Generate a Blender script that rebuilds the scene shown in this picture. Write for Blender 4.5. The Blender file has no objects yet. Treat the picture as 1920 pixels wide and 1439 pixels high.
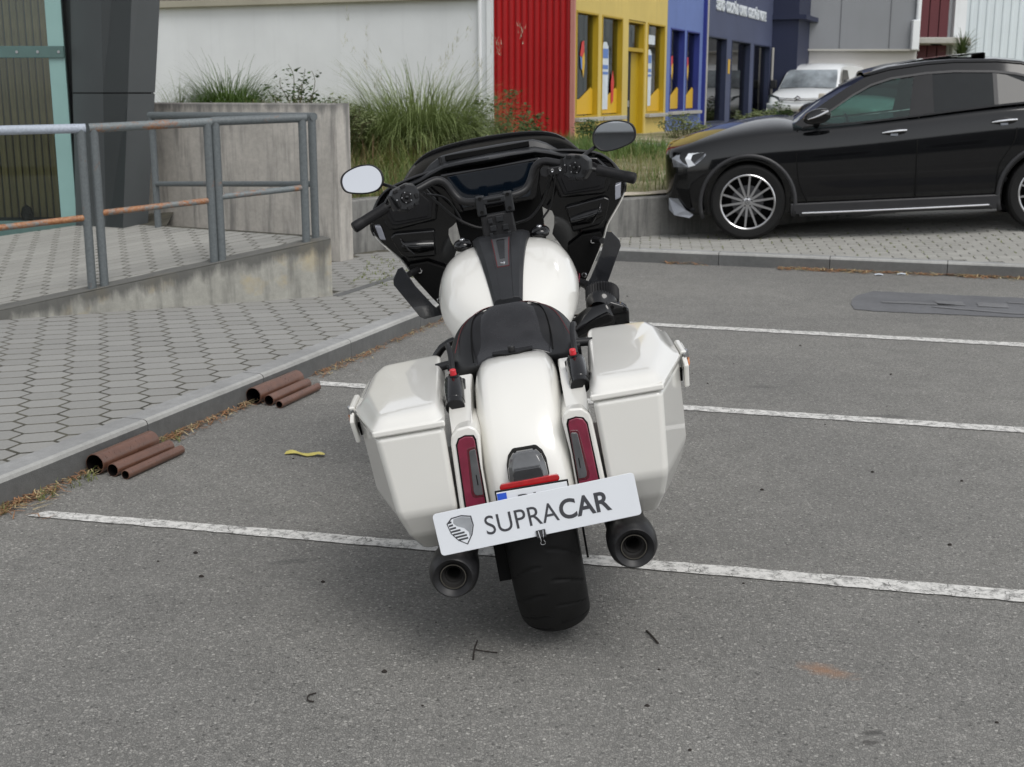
import bpy, math, random
from math import sin, cos, pi, radians, atan2, sqrt, hypot
from mathutils import Vector, Matrix
import numpy as np

random.seed(7)
scene = bpy.context.scene
COL = scene.collection

# ---------------------------------------------------------------- camera
cam_d = bpy.data.cameras.new('camera')
cam = bpy.data.objects.new('camera', cam_d)
COL.objects.link(cam)
cam.location = (0, 0, 1.55)
cam.rotation_euler = (radians(90 - 12.783), 0, 0)
cam_d.sensor_width = 36.0
cam_d.lens = 45.0
cam_d.clip_start = 0.05
cam_d.clip_end = 600
cam_d.dof.use_dof = True
cam_d.dof.focus_distance = 3.75
cam_d.dof.aperture_fstop = 9.0
scene.camera = cam

# ---------------------------------------------------------------- overcast daylight
SUN_EL, SUN_AZ = 56.0, 152.0          # azimuth measured clockwise from +Y
world = bpy.data.worlds.new('World')
scene.world = world
world.use_nodes = True
wn = world.node_tree
wn.nodes.clear()
w_out = wn.nodes.new('ShaderNodeOutputWorld')
w_bg = wn.nodes.new('ShaderNodeBackground')
w_hs = wn.nodes.new('ShaderNodeHueSaturation')
w_sky = wn.nodes.new('ShaderNodeTexSky')
w_sky.sky_type = 'NISHITA'
w_sky.sun_disc = False
w_sky.sun_elevation = radians(SUN_EL)
w_sky.sun_rotation = radians(SUN_AZ)
w_sky.air_density = 1.0
w_sky.dust_density = 1.0
w_sky.ozone_density = 1.0
w_hs.inputs['Saturation'].default_value = 0.16
w_hs.inputs['Value'].default_value = 1.0
wn.links.new(w_sky.outputs[0], w_hs.inputs['Color'])
wn.links.new(w_hs.outputs[0], w_bg.inputs['Color'])
w_bg.inputs['Strength'].default_value = 0.132
wn.links.new(w_bg.outputs[0], w_out.inputs['Surface'])

sun_d = bpy.data.lights.new('sun', 'SUN')
sun_d.energy = 1.15
sun_d.angle = radians(32)
sun_d.color = (1.0, 0.97, 0.93)
sun = bpy.data.objects.new('sun', sun_d)
COL.objects.link(sun)
sun.rotation_euler = Vector((-sin(radians(SUN_AZ)) * cos(radians(SUN_EL)),
                             -cos(radians(SUN_AZ)) * cos(radians(SUN_EL)),
                             -sin(radians(SUN_EL)))).to_track_quat('-Z', 'Y').to_euler()
sun.location = (0, 0, 30)

vs = scene.view_settings
vs.view_transform = 'Standard'
vs.look = 'None'
vs.exposure = 0.53
vs.gamma = 1.0
scene.render.resolution_x = 1024
scene.render.resolution_y = 767
scene.cycles.max_bounces = 8
scene.cycles.transparent_max_bounces = 12

# ---------------------------------------------------------------- helpers: objects
def empty(name, loc=(0, 0, 0), rot=(0, 0, 0), parent=None):
    o = bpy.data.objects.new(name, None)
    o.location = loc
    o.rotation_euler = rot
    o.empty_display_size = 0.1
    COL.objects.link(o)
    if parent:
        o.parent = parent
    return o

def tag(o, label=None, cat=None, group=None, kind=None):
    if label: o['label'] = label
    if cat: o['category'] = cat
    if group: o['group'] = group
    if kind: o['kind'] = kind
    return o

def obj(name, v, f, mat=None, parent=None, smooth=None, bevel=0.0, seg=2, sub=0, ang=32, loc=None, rot=None, fmats=None):
    """one mesh object; smooth=None -> smooth shading with sharp edges above ang degrees"""
    me = bpy.data.meshes.new(name)
    me.from_pydata([tuple(map(float, p)) for p in v], [], f)
    me.validate()
    mats = mat if isinstance(mat, (list, tuple)) else [mat]
    for m in mats:
        if m: me.materials.append(m)
    if fmats:
        for p, i in zip(me.polygons, fmats): p.material_index = i
    return fin(name, me, parent, smooth, bevel, seg, sub, ang, loc, rot)

def fin(name, me, parent=None, smooth=None, bevel=0.0, seg=2, sub=0, ang=32, loc=None, rot=None):
    if smooth is not False:
        me.polygons.foreach_set('use_smooth', [True] * len(me.polygons))
        if smooth is None and not bevel and not sub:
            me.set_sharp_from_angle(angle=radians(ang))
    o = bpy.data.objects.new(name, me)
    COL.objects.link(o)
    if parent: o.parent = parent
    if loc: o.location = loc
    if rot: o.rotation_euler = rot
    if sub:
        m = o.modifiers.new('sub', 'SUBSURF'); m.levels = sub; m.render_levels = sub
    if bevel:
        m = o.modifiers.new('bev', 'BEVEL'); m.width = bevel; m.segments = seg
        m.limit_method = 'ANGLE'; m.angle_limit = radians(ang); m.harden_normals = True
        m.miter_outer = 'MITER_ARC'
    return o

class MB:
    """collects pieces that make up ONE part"""
    def __init__(s): s.v = []; s.f = []
    def add(s, v, f):
        n = len(s.v); s.v += [tuple(map(float, p)) for p in v]; s.f += [tuple(i + n for i in q) for q in f]; return s
    def build(s, name, mat, parent=None, **k): return obj(name, s.v, s.f, mat, parent, **k)

# ---------------------------------------------------------------- helpers: geometry (return verts, faces)
def g_box(c, s, rz=0.0):
    x, y, z = [q / 2 for q in s]
    v = []
    for dx, dy, dz in ((-x, -y, -z), (x, -y, -z), (x, y, -z), (-x, y, -z), (-x, -y, z), (x, -y, z), (x, y, z), (-x, y, z)):
        v.append((c[0] + dx * cos(rz) - dy * sin(rz), c[1] + dx * sin(rz) + dy * cos(rz), c[2] + dz))
    return v, [(3, 2, 1, 0), (4, 5, 6, 7), (0, 1, 5, 4), (1, 2, 6, 5), (2, 3, 7, 6), (3, 0, 4, 7)]

def g_loft(rings, closed=True, cap0=True, cap1=True):
    n = len(rings[0]); v = [p for r in rings for p in r]; f = []
    for i in range(len(rings) - 1):
        for j in range(n if closed else n - 1):
            a = i * n + j; b = i * n + (j + 1) % n
            f.append((a, b, b + n, a + n))
    if closed and cap0: f.append(tuple(range(n - 1, -1, -1)))
    if closed and cap1: f.append(tuple(range((len(rings) - 1) * n, len(rings) * n)))
    return v, f

def g_prism(poly, d, h):
    """poly: list of 3D points (one face); d: extrusion vector*h"""
    n = len(poly); dv = Vector(d) * h
    v = [tuple(p) for p in poly] + [tuple(Vector(p) + dv) for p in poly]
    f = [tuple(range(n - 1, -1, -1)), tuple(range(n, 2 * n))] + [(i, (i + 1) % n, (i + 1) % n + n, i + n) for i in range(n)]
    return v, f

def xz(poly, y): return [(x, y, z) for x, z in poly]

def catmull(pts, k=6, closed=False):
    P = [Vector(p) for p in pts]; out = []
    n = len(P)
    for i in range(n if closed else n - 1):
        p1, p2 = P[i], P[(i + 1) % n]
        p0 = P[i - 1] if (i > 0 or closed) else p1 * 2 - p2
        p3 = P[(i + 2) % n] if (i + 2 < n or closed) else p2 * 2 - p1
        for t in [j / k for j in range(k)]:
            out.append(0.5 * ((2 * p1) + (p2 - p0) * t + (2 * p0 - 5 * p1 + 4 * p2 - p3) * t * t + (3 * p1 - p0 - 3 * p2 + p3) * t ** 3))
    if not closed: out.append(P[-1])
    return out

def g_tube(path, r, n=10, k=0, closed=False, cap=True):
    P = catmull(path, k, closed) if k else [Vector(p) for p in path]
    m = len(P)
    if isinstance(r, (list, tuple)):
        R = [r[0] + 0.0] * m if len(r) == 1 else [float(np.interp(i / (m - 1), np.linspace(0, 1, len(r)), r)) for i in range(m)]
    else: R = [r] * m
    T = []
    for i in range(m):
        a = P[i - 1] if (i > 0 or closed) else P[i]
        b = P[(i + 1) % m] if (i < m - 1 or closed) else P[i]
        T.append((b - a).normalized())
    nrm = T[0].orthogonal().normalized()
    rings = []
    for i in range(m):
        nrm = (nrm - T[i] * nrm.dot(T[i])).normalized()
        bn = T[i].cross(nrm)
        rings.append([tuple(P[i] + R[i] * (nrm * cos(2 * pi * j / n) + bn * sin(2 * pi * j / n))) for j in range(n)])
    if closed: rings.append(rings[0])
    return g_loft(rings, True, cap and not closed, cap and not closed)

def g_lathe(prof, n=32, o=(0, 0, 0), ax=(0, 0, 1), cap0=False, cap1=False):
    """prof: (radius, height along ax)"""
    ax = Vector(ax).normalized(); u = ax.orthogonal().normalized(); w = ax.cross(u); o = Vector(o)
    rings = [[tuple(o + ax * h + (u * cos(2 * pi * j / n) + w * sin(2 * pi * j / n)) * r) for j in range(n)] for r, h in prof]
    return g_loft(rings, True, cap0, cap1)

def g_cyl(p, q, r, n=16, r2=None):
    p = Vector(p); q = Vector(q)
    return g_lathe([(r, 0), (r if r2 is None else r2, (q - p).length)], n, p, q - p, True, True)

def smooth_poly(poly, k=4):
    return [tuple(p) for p in catmull([Vector((a, b, 0)) for a, b in poly], k, True)]

def mirror_x(vf):
    v, f = vf
    return [(-x, y, z) for x, y, z in v], [tuple(reversed(q)) for q in f]

# ---------------------------------------------------------------- helpers: materials
class NT:
    def __init__(s, name):
        s.m = bpy.data.materials.new(name); s.m.use_nodes = True
        s.t = s.m.node_tree; s.n = s.t.nodes; s.b = s.n['Principled BSDF']; s.out = s.n['Material Output']
        s._tc = None
    def node(s, ty, **k):
        n = s.n.new(ty)
        for a, b in k.items():
            if a in n.inputs.keys(): n.inputs[a].default_value = b
            else: setattr(n, a, b)
        return n
    def link(s, a, b): s.t.links.new(a, b)
    def co(s, scale=(1, 1, 1), rot=(0, 0, 0), loc=(0, 0, 0), world=False):
        if world:
            src = s.node('ShaderNodeNewGeometry').outputs['Position']
        else:
            if not s._tc: s._tc = s.node('ShaderNodeTexCoord')
            src = s._tc.outputs['Object']
        mp = s.node('ShaderNodeMapping'); mp.inputs['Scale'].default_value = scale
        mp.inputs['Rotation'].default_value = rot; mp.inputs['Location'].default_value = loc
        s.link(src, mp.inputs[0]); return mp.outputs[0]
    def noise(s, co, scale, detail=4, rough=0.55, out='Fac'):
        n = s.node('ShaderNodeTexNoise'); n.inputs['Scale'].default_value = scale
        n.inputs['Detail'].default_value = detail; n.inputs['Roughness'].default_value = rough
        s.link(co, n.inputs['Vector']); return n.outputs[out]
    def ramp(s, fac, stops, interp='LINEAR'):
        r = s.node('ShaderNodeValToRGB'); r.color_ramp.interpolation = interp
        e = r.color_ramp.elements
        while len(e) < len(stops): e.new(0.5)
        for el, (p, c) in zip(e, stops):
            el.position = p; el.color = (c, c, c, 1) if isinstance(c, (int, float)) else (*c, 1)
        s.link(fac, r.inputs[0]); return r.outputs[0]
    def mix(s, fac, a, b, mode='MIX'):
        m = s.node('ShaderNodeMix', data_type='RGBA', blend_type=mode)
        for sock, val in ((m.inputs[0], fac), (m.inputs[6], a), (m.inputs[7], b)):
            if isinstance(val, (int, float)): sock.default_value = val
            elif isinstance(val, tuple): sock.default_value = (*val, 1)
            else: s.link(val, sock)
        return m.outputs[2]
    def math(s, op, a, b=0.0):
        m = s.node('ShaderNodeMath', operation=op)
        for sock, val in ((m.inputs[0], a), (m.inputs[1], b)):
            if isinstance(val, (int, float)): sock.default_value = val
            else: s.link(val, sock)
        return m.outputs[0]
    def bump(s, h, strength=0.3, dist=0.01):
        b = s.node('ShaderNodeBump'); b.inputs['Strength'].default_value = strength; b.inputs['Distance'].default_value = dist
        s.link(h, b.inputs['Height']); s.link(b.outputs[0], s.b.inputs['Normal'])
    def col(s, c): s.link(c, s.b.inputs['Base Color']) if not isinstance(c, tuple) else setattr(s.b.inputs['Base Color'], 'default_value', (*c, 1))
    def rough(s, r): s.link(r, s.b.inputs['Roughness']) if not isinstance(r, (int, float)) else setattr(s.b.inputs['Roughness'], 'default_value', r)

def mat(name, c, rough=0.5, metal=0.0, coat=0.0, var=0.0, vscale=8.0, bump=0.0, bscale=300.0, bdist=0.002, spec=None, rvar=0.0):
    """plain procedural surface: base colour with mild noise variation, roughness variation and fine bump"""
    t = NT(name); b = t.b
    b.inputs['Metallic'].default_value = metal
    b.inputs['Coat Weight'].default_value = coat
    b.inputs['Coat Roughness'].default_value = 0.04
    if spec is not None: b.inputs['Specular IOR Level'].default_value = spec
    co = t.co()
    n = t.noise(co, vscale, 5)
    lo = tuple(max(0, x * (1 - var)) for x in c); hi = tuple(min(1, x * (1 + var)) for x in c)
    t.col(t.ramp(n, [(0.3, lo), (0.7, hi)]))
    t.rough(t.ramp(n, [(0.3, max(0.02, rough - rvar)), (0.7, min(1, rough + rvar))]))
    if bump:
        t.bump(t.noise(co, bscale, 3), bump, bdist)
    return t.m

M = {}
M['white_paint'] = mat('pearl_white_paint', (0.745, 0.735, 0.692), 0.30, coat=1.0, var=0.015, vscale=3, rvar=0.03)
M['gloss_black'] = mat('gloss_black_paint', (0.003, 0.003, 0.0035), 0.30, coat=1.0, var=0.2, rvar=0.04, spec=0.05)
M['satin_black'] = mat('satin_black_metal', (0.013, 0.013, 0.014), 0.40, var=0.25, vscale=20, bump=0.05, rvar=0.06, spec=0.32)
M['matte_black'] = mat('matte_black_plastic', (0.008, 0.008, 0.009), 0.55, var=0.2, vscale=30, bump=0.15, bscale=700, bdist=0.0006, spec=0.25)
M['deep_black'] = mat('unlit_black_plastic', (0.003, 0.003, 0.003), 0.7, var=0.2, spec=0.15)
M['grey_plastic'] = mat('dark_grey_plastic', (0.018, 0.019, 0.021), 0.38, spec=0.35, var=0.15, vscale=15, bump=0.1, bscale=600, bdist=0.0006)
M['leather'] = mat('black_leather', (0.008, 0.008, 0.009), 0.40, spec=0.35, var=0.3, vscale=12, bump=0.25, bscale=420, bdist=0.001, rvar=0.08)
M['leather_gloss'] = mat('smooth_black_vinyl', (0.016, 0.016, 0.018), 0.26, var=0.3, vscale=9, bump=0.06, bscale=300, bdist=0.001, rvar=0.09)
M['rubber'] = mat('tyre_rubber', (0.0085, 0.0085, 0.0085), 0.70, spec=0.28, var=0.35, vscale=18, bump=0.2, bscale=500, bdist=0.0008, rvar=0.08)
M['chrome'] = mat('chrome', (0.75, 0.75, 0.76), 0.12, metal=1.0, var=0.04)
M['steel'] = mat('brushed_steel', (0.42, 0.42, 0.43), 0.32, metal=1.0, var=0.12, vscale=30)
M['red_stitch'] = mat('red_thread', (0.11, 0.007, 0.010), 0.6, var=0.2)
M['red_plastic'] = mat('red_knob', (0.55, 0.02, 0.03), 0.4, var=0.1)
# ================================================================ SETTING MATERIALS
def m_asphalt():
    t = NT('worn_asphalt')
    co = t.co(world=True)
    vo = t.node('ShaderNodeTexVoronoi', feature='F1'); vo.inputs['Scale'].default_value = 135; t.link(co, vo.inputs['Vector'])
    ve = t.node('ShaderNodeTexVoronoi', feature='DISTANCE_TO_EDGE'); ve.inputs['Scale'].default_value = 135; t.link(co, ve.inputs['Vector'])
    sep = t.node('ShaderNodeSeparateColor'); t.link(vo.outputs['Color'], sep.inputs[0])
    stone = t.ramp(sep.outputs[0], [(0.0, (0.136, 0.134, 0.126)), (0.45, (0.197, 0.194, 0.182)), (0.80, (0.264, 0.259, 0.243)), (0.95, (0.30, 0.295, 0.275)), (1.0, (0.44, 0.43, 0.40))])
    gap = t.ramp(ve.outputs['Distance'], [(0.0, 0.0), (0.10, 1.0)])
    c = t.mix(gap, (0.075, 0.075, 0.072), stone)
    fine = t.noise(co, 420, 3, 0.6)
    c = t.mix(0.35, c, t.ramp(fine, [(0.3, (0.105, 0.103, 0.096)), (0.7, (0.33, 0.322, 0.302))]))
    vp = t.node('ShaderNodeTexVoronoi', feature='F1'); vp.inputs['Scale'].default_value = 74; t.link(co, vp.inputs['Vector'])
    sp2 = t.node('ShaderNodeSeparateColor'); t.link(vp.outputs['Color'], sp2.inputs[0])
    peb = t.math('MULTIPLY', t.ramp(vp.outputs['Distance'], [(.30, 1.0), (.40, 0.0)]), t.ramp(sp2.outputs[0], [(.80, 0.0), (.84, 1.0)]))
    c = t.mix(t.math('MULTIPLY', peb, .8), c, t.ramp(sp2.outputs[1], [(0, (0.20, 0.195, 0.18)), (.5, (0.30, 0.29, 0.27)), (1, (0.46, 0.45, 0.42))]))
    drk = t.math('MULTIPLY', t.ramp(vp.outputs['Distance'], [(.30, 1.0), (.42, 0.0)]), t.ramp(sp2.outputs[2], [(.91, 0.0), (.95, 1.0)]))
    c = t.mix(t.math('MULTIPLY', drk, .6), c, (0.055, 0.054, 0.051))
    big = t.noise(co, 0.55, 5, 0.6)
    c = t.mix(0.55, c, t.ramp(big, [(0.3, (0.38, 0.38, 0.38)), (0.7, (0.64, 0.635, 0.62))]), 'OVERLAY')
    med = t.noise(co, 5.0, 5, 0.65)
    c = t.mix(0.35, c, t.ramp(med, [(0.35, (0.40, 0.40, 0.40)), (0.65, (0.58, 0.58, 0.58))]), 'OVERLAY')
    # stains that lie on the asphalt: rust smear, two oil marks
    sx = t.node('ShaderNodeSeparateXYZ'); t.link(co, sx.inputs[0])
    def blob(x, y, rx, ry, ang, thr=(0.5, 1.0)):
        dx = t.math('SUBTRACT', sx.outputs[0], x); dy = t.math('SUBTRACT', sx.outputs[1], y)
        u = t.math('DIVIDE', t.math('ADD', t.math('MULTIPLY', dx, cos(ang)), t.math('MULTIPLY', dy, sin(ang))), rx)
        v = t.math('DIVIDE', t.math('SUBTRACT', t.math('MULTIPLY', dy, cos(ang)), t.math('MULTIPLY', dx, sin(ang))), ry)
        d = t.math('ADD', t.math('SQRT', t.math('ADD', t.math('MULTIPLY', u, u), t.math('MULTIPLY', v, v))), t.math('MULTIPLY', t.math('SUBTRACT', t.noise(co, 28, 5, 0.7), 0.5), 1.6))
        return t.ramp(d, [(thr[0], 1.0), (thr[1], 0.0)])
    c = t.mix(t.math('MULTIPLY', blob(0.860, 3.262, 0.095, 0.045, -0.55, (0.1, 1.1)), 0.8), c, (0.30, 0.17, 0.10))
    c = t.mix(t.math('MULTIPLY', blob(0.90, 2.91, 0.035, 0.016, 0.1), 0.7), c, (0.05, 0.048, 0.045))
    c = t.mix(t.math('MULTIPLY', blob(0.875, 2.86, 0.03, 0.014, 0.1), 0.7), c, (0.055, 0.05, 0.047))
    c = t.mix(t.math('MULTIPLY', blob(-0.75, 4.1, 0.09, 0.03, 0.2), 0.4), c, (0.07, 0.07, 0.068))
    c = t.mix(t.math('MULTIPLY', blob(1.35, 6.75, 0.11, 0.05, -0.1), 0.45), c, (0.075, 0.075, 0.072))
    c = t.mix(t.math('MULTIPLY', blob(1.85, 6.1, 0.13, 0.04, -0.2), 0.45), c, (0.075, 0.075, 0.072))
    t.col(c); t.rough(t.ramp(sep.outputs[1], [(0, 0.68), (1, 0.95)]))
    h = t.math('ADD', t.math('MULTIPLY', gap, t.ramp(sep.outputs[2], [(0, 0.5), (1, 1.0)])), t.math('MULTIPLY', fine, 0.35))
    t.bump(h, 0.75, 0.003)
    return t.m

def m_paint_line():
    t = NT('worn_line_paint'); co = t.co(world=True)
    n = t.noise(co, 26, 8, 0.72); n2 = t.noise(co, 160, 3, 0.6)
    vo = t.node('ShaderNodeTexVoronoi', feature='DISTANCE_TO_EDGE'); vo.inputs['Scale'].default_value = 7.0
    wob = t.node('ShaderNodeVectorMath', operation='ADD'); t.link(co, wob.inputs[0])
    nz = t.node('ShaderNodeTexNoise'); nz.inputs['Scale'].default_value = 14; t.link(co, nz.inputs['Vector'])
    sc = t.node('ShaderNodeVectorMath', operation='SCALE'); sc.inputs['Scale'].default_value = 0.12; t.link(nz.outputs['Color'], sc.inputs[0]); t.link(sc.outputs[0], wob.inputs[1])
    t.link(wob.outputs[0], vo.inputs['Vector'])
    crack = t.ramp(vo.outputs['Distance'], [(0.004, 0.0), (0.014, 1.0)])
    paint = t.ramp(n, [(0.34, (0.36, 0.355, 0.34)), (0.50, (0.56, 0.555, 0.53)), (0.68, (0.70, 0.69, 0.66))])
    worn = t.math('MULTIPLY', crack, t.ramp(t.math('ADD', t.math('MULTIPLY', n2, 0.45), t.math('MULTIPLY', n, 0.75)), [(0.45, 0.05), (0.60, 1.0)]))
    t.col(t.mix(worn, (0.15, 0.148, 0.14), paint)); t.rough(0.85)
    t.bump(n2, 0.5, 0.002)
    return t.m

def m_concrete(name, base, dark, rot=0.0, streak=True, yellow=None, top_dark=None, samt=.62):
    """weathered concrete: mottling, vertical rain streaks, dark lichen"""
    t = NT(name); co = t.co(world=True)
    n1 = t.noise(co, 1.7, 6, 0.62); n2 = t.noise(co, 22, 6, 0.65); n3 = t.noise(co, 190, 3, 0.6)
    c = t.ramp(n1, [(0.3, tuple(x * 0.80 for x in base)), (0.7, tuple(x * 1.12 for x in base))])
    c = t.mix(0.5, c, t.ramp(n2, [(0.3, (0.38, 0.38, 0.38)), (0.7, (0.60, 0.60, 0.60))]), 'OVERLAY')
    c = t.mix(0.35, c, t.ramp(n3, [(0.3, (0.36, 0.36, 0.36)), (0.7, (0.62, 0.62, 0.62))]), 'OVERLAY')
    if yellow:
        c = t.mix(t.ramp(t.noise(t.co(world=True, loc=(3, 1, 0)), 2.6, 5, 0.6), [(0.56, 0.0), (0.70, 0.75)]), c, yellow)
    if streak:
        st = t.noise(t.co(scale=(1, 1, 0.10), world=True), 11, 5, 0.62)
        c = t.mix(t.ramp(st, [(0.48, 0.0), (0.68, samt)]), c, dark)
    if top_dark is not None:
        z0, k, ax, ay = top_dark    # grime band that follows the (sloping) top edge: z of edge = z0 + k*(x*ax + y*ay)
        s = t.node('ShaderNodeSeparateXYZ'); t.link(co, s.inputs[0])
        e = t.math('ADD', t.math('MULTIPLY', s.outputs[0], k * ax), t.math('MULTIPLY', s.outputs[1], k * ay))
        d = t.math('SUBTRACT', t.math('ADD', e, z0), s.outputs[2])
        rag = t.math('MULTIPLY', t.math('SUBTRACT', t.noise(t.co(scale=(1, 1, 0.25), world=True), 9, 5, 0.65), 0.5), 0.30)
        band = t.ramp(t.math('ADD', d, rag), [(0.04, 0.85), (0.115, 0.0)])
        c = t.mix(band, c, dark)
    t.col(c); t.rough(0.9)
    t.bump(t.math('ADD', t.math('MULTIPLY', n2, 0.6), n3), 0.45, 0.004)
    return t.m

M['asphalt'] = m_asphalt()
M['line'] = m_paint_line()
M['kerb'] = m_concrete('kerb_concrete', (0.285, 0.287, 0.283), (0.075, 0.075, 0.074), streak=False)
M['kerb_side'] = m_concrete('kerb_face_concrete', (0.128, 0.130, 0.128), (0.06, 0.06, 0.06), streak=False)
M['kerb_edge'] = m_concrete('chipped_highlight_edge', (0.37, 0.37, 0.355), (0.1, 0.1, 0.1), streak=False)  # pale chips plus a bevel highlight painted into the colour
M['ramp_wall'] = m_concrete('ramp_wall_concrete', (0.34, 0.335, 0.30), (0.085, 0.085, 0.08), yellow=(0.42, 0.34, 0.19), top_dark=(0.066, 0.1558, 0.893, 0.45))
M['wall_grey'] = m_concrete('bare_concrete_wall', (0.46, 0.435, 0.395), (0.16, 0.157, 0.15), top_dark=(1.50, 0.0, 0.0, 0.0), samt=.78)
M['low_wall'] = m_concrete('low_wall_concrete', (0.235, 0.232, 0.218), (0.07, 0.07, 0.068), samt=.8)

def m_paver(name, base, var=0.10):
    t = NT(name)
    oi = t.node('ShaderNodeObjectInfo'); co = t.co(world=True)
    n = t.noise(co, 90, 4, 0.65); n2 = t.noise(co, 1.3, 5, 0.6)
    g = t.math('ADD', t.math('MULTIPLY', oi.outputs['Random'], 0.5), t.math('MULTIPLY', n2, 0.5))
    c = t.ramp(g, [(0.2, tuple(x * (1 - var) for x in base)), (0.8, tuple(x * (1 + var) for x in base))])
    c = t.mix(0.4, c, t.ramp(n, [(0.3, (0.40, 0.40, 0.40)), (0.7, (0.58, 0.58, 0.58))]), 'OVERLAY')
    t.col(c); t.rough(0.88); t.bump(n, 0.35, 0.003)
    return t.m
M['paver'] = m_paver('grey_paver', (0.262, 0.260, 0.246), .07)
M['paver_far'] = m_paver('pale_paver', (0.30, 0.295, 0.272))
M['joint'] = mat('joint_sand_and_moss', (0.066, 0.062, 0.046), 0.95, var=0.5, vscale=6, bump=0.4, bscale=150, bdist=0.004)
M['soil'] = None

def m_soil():
    t = NT('dry_grassy_soil'); co = t.co(world=True)
    n = t.noise(co, 0.9, 6, 0.65); n2 = t.noise(co, 30, 5, 0.7)
    c = t.ramp(n, [(0.35, (0.10, 0.11, 0.045)), (0.5, (0.19, 0.175, 0.09)), (0.65, (0.40, 0.36, 0.27))])
    c = t.mix(0.5, c, t.ramp(n2, [(0.3, (0.35, 0.35, 0.35)), (0.7, (0.63, 0.63, 0.63))]), 'OVERLAY')
    t.col(c); t.rough(0.95); t.bump(n2, 0.8, 0.02)
    return t.m
M['soil'] = m_soil()
M['sand'] = mat('pale_sand', (0.47, 0.42, 0.34), 0.95, var=0.22, vscale=9, bump=0.6, bscale=60, bdist=0.01)

# ================================================================ GROUND, LINES, PATCH
KD = Vector((0.3319, 0.9433, 0)); KN = Vector((-0.9433, 0.3319, 0))      # kerb direction, towards pavement
K0 = Vector((-1.949, 4.682, 0))
FK0 = Vector((0.957, 12.076, 0)); FKD = Vector((0.944, -0.330, 0)); FKN = Vector((0.330, 0.944, 0))

asphalt = obj('asphalt', [(-90, -40, 0), (90, -40, 0), (90, 140, 0), (-90, 140, 0)], [(0, 1, 2, 3)], M['asphalt'])
tag(asphalt, kind='structure')

def sheet(name, poly, z, m, jitter=0.0, step=0.05):
    """flat sheet with slightly ragged edges"""
    pts = []
    n = len(poly)
    for i in range(n):
        a = Vector(poly[i]); b = Vector(poly[(i + 1) % n]); k = max(1, int((b - a).length / step)) if jitter else 1
        nr = Vector((-(b - a).y, (b - a).x)).normalized()
        for j in range(k):
            p = a.lerp(b, j / k) + nr * random.uniform(-jitter, jitter)
            pts.append((p.x, p.y, z))
    return obj(name, pts, [tuple(range(len(pts)))], m, smooth=False)

LINES = [([(-1.757, 4.631), (-1.82, 4.575), (1.596, 3.74), (3.6, 3.28), (3.63, 3.375), (1.634, 3.836)]),
         ([(-1.058, 6.878), (-1.042, 6.773), (2.392, 5.779), (4.6, 5.14), (4.63, 5.24), (2.43, 5.877)]),
         ([(0.35, 8.905), (0.35, 8.79), (3.199, 7.862), (5.6, 7.08), (5.64, 7.19), (3.253, 7.978)])]
for L in LINES:
    tag(sheet('painted_line', L, 0.004, M['line'], 0.004, 0.04), kind='structure')
M['patch'] = m_concrete('bitumen_patch', (0.128, 0.131, 0.138), (0.05, 0.05, 0.052), streak=False)
M['patch_lt'] = m_concrete('bitumen_patch_worn', (0.165, 0.167, 0.172), (0.1, 0.1, 0.1), streak=False)
tag(sheet('repair_patch', [(2.554, 9.501), (2.519, 9.28), (2.636, 9.189), (3.064, 9.074), (3.616, 8.917), (4.6, 8.6), (4.95, 8.8), (5.0, 9.5), (3.963, 9.808), (3.364, 9.996), (2.905, 10.163), (2.741, 9.996), (2.62, 9.75)], 0.004, M['patch'], 0.012, 0.06), kind='structure')
for q in ([(2.80, 9.62), (3.05, 9.60), (3.32, 9.46), (3.30, 9.41), (3.02, 9.50), (2.80, 9.56)], [(3.22, 9.66), (3.42, 9.61), (3.38, 9.42), (3.18, 9.46)], [(3.52, 9.58), (3.72, 9.52), (3.66, 9.32), (3.46, 9.38)],
          [(3.15, 9.40), (3.6, 9.12), (4.4, 8.92), (4.4, 8.88), (3.58, 9.06), (3.1, 9.36)], [(3.75, 9.60), (4.3, 9.42), (4.6, 9.2), (4.55, 9.18), (4.25, 9.36), (3.74, 9.54)]):
    tag(sheet('patch_scar', q, 0.008, M['patch_lt'], 0.006, 0.05), kind='structure')

# ================================================================ LEFT PAVEMENT: kerbstones + hexagonal pavers
KH = 0.12
kerb = empty('kerb', (0, 0, 0)); tag(kerb, kind='structure')
def kerbstone(p, q, nrm, width, h0, h1, parent, mt, ms):
    """one kerbstone from p to q (front bottom edge); front bevelled, face darker than top"""
    p = Vector(p); q = Vector(q); d = (q - p).normalized(); p = p + d * 0.003; q = q - d * 0.003
    prof = [(0, h0 - 0.3), (0, h1 - 0.022), (0.006, h1 - 0.007), (0.022, h1), (width, h1), (width, h0 - 0.3)]
    rings = [[tuple(c + nrm * a + Vector((0, 0, b))) for a, b in prof] for c in (p, p.lerp(q, .33) + nrm * random.uniform(-.003, .003), p.lerp(q, .66) + nrm * random.uniform(-.003, .003), q)]
    v, f = g_loft(rings)
    # faces: ring quads in order of prof segment
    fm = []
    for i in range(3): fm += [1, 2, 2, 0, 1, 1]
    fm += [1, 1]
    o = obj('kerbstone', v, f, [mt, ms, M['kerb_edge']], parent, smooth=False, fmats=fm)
    return o
joints = [-5.0, -4.0, -3.0, -2.05, -1.08, -0.10, 0.94, 1.96, 2.98, 4.02, 4.75]
for a, b in zip(joints[:-1], joints[1:]):
    kerbstone(K0 + KD * a, K0 + KD * b, KN, 0.125, 0, KH, kerb, M['kerb'], M['kerb_side'])
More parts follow.
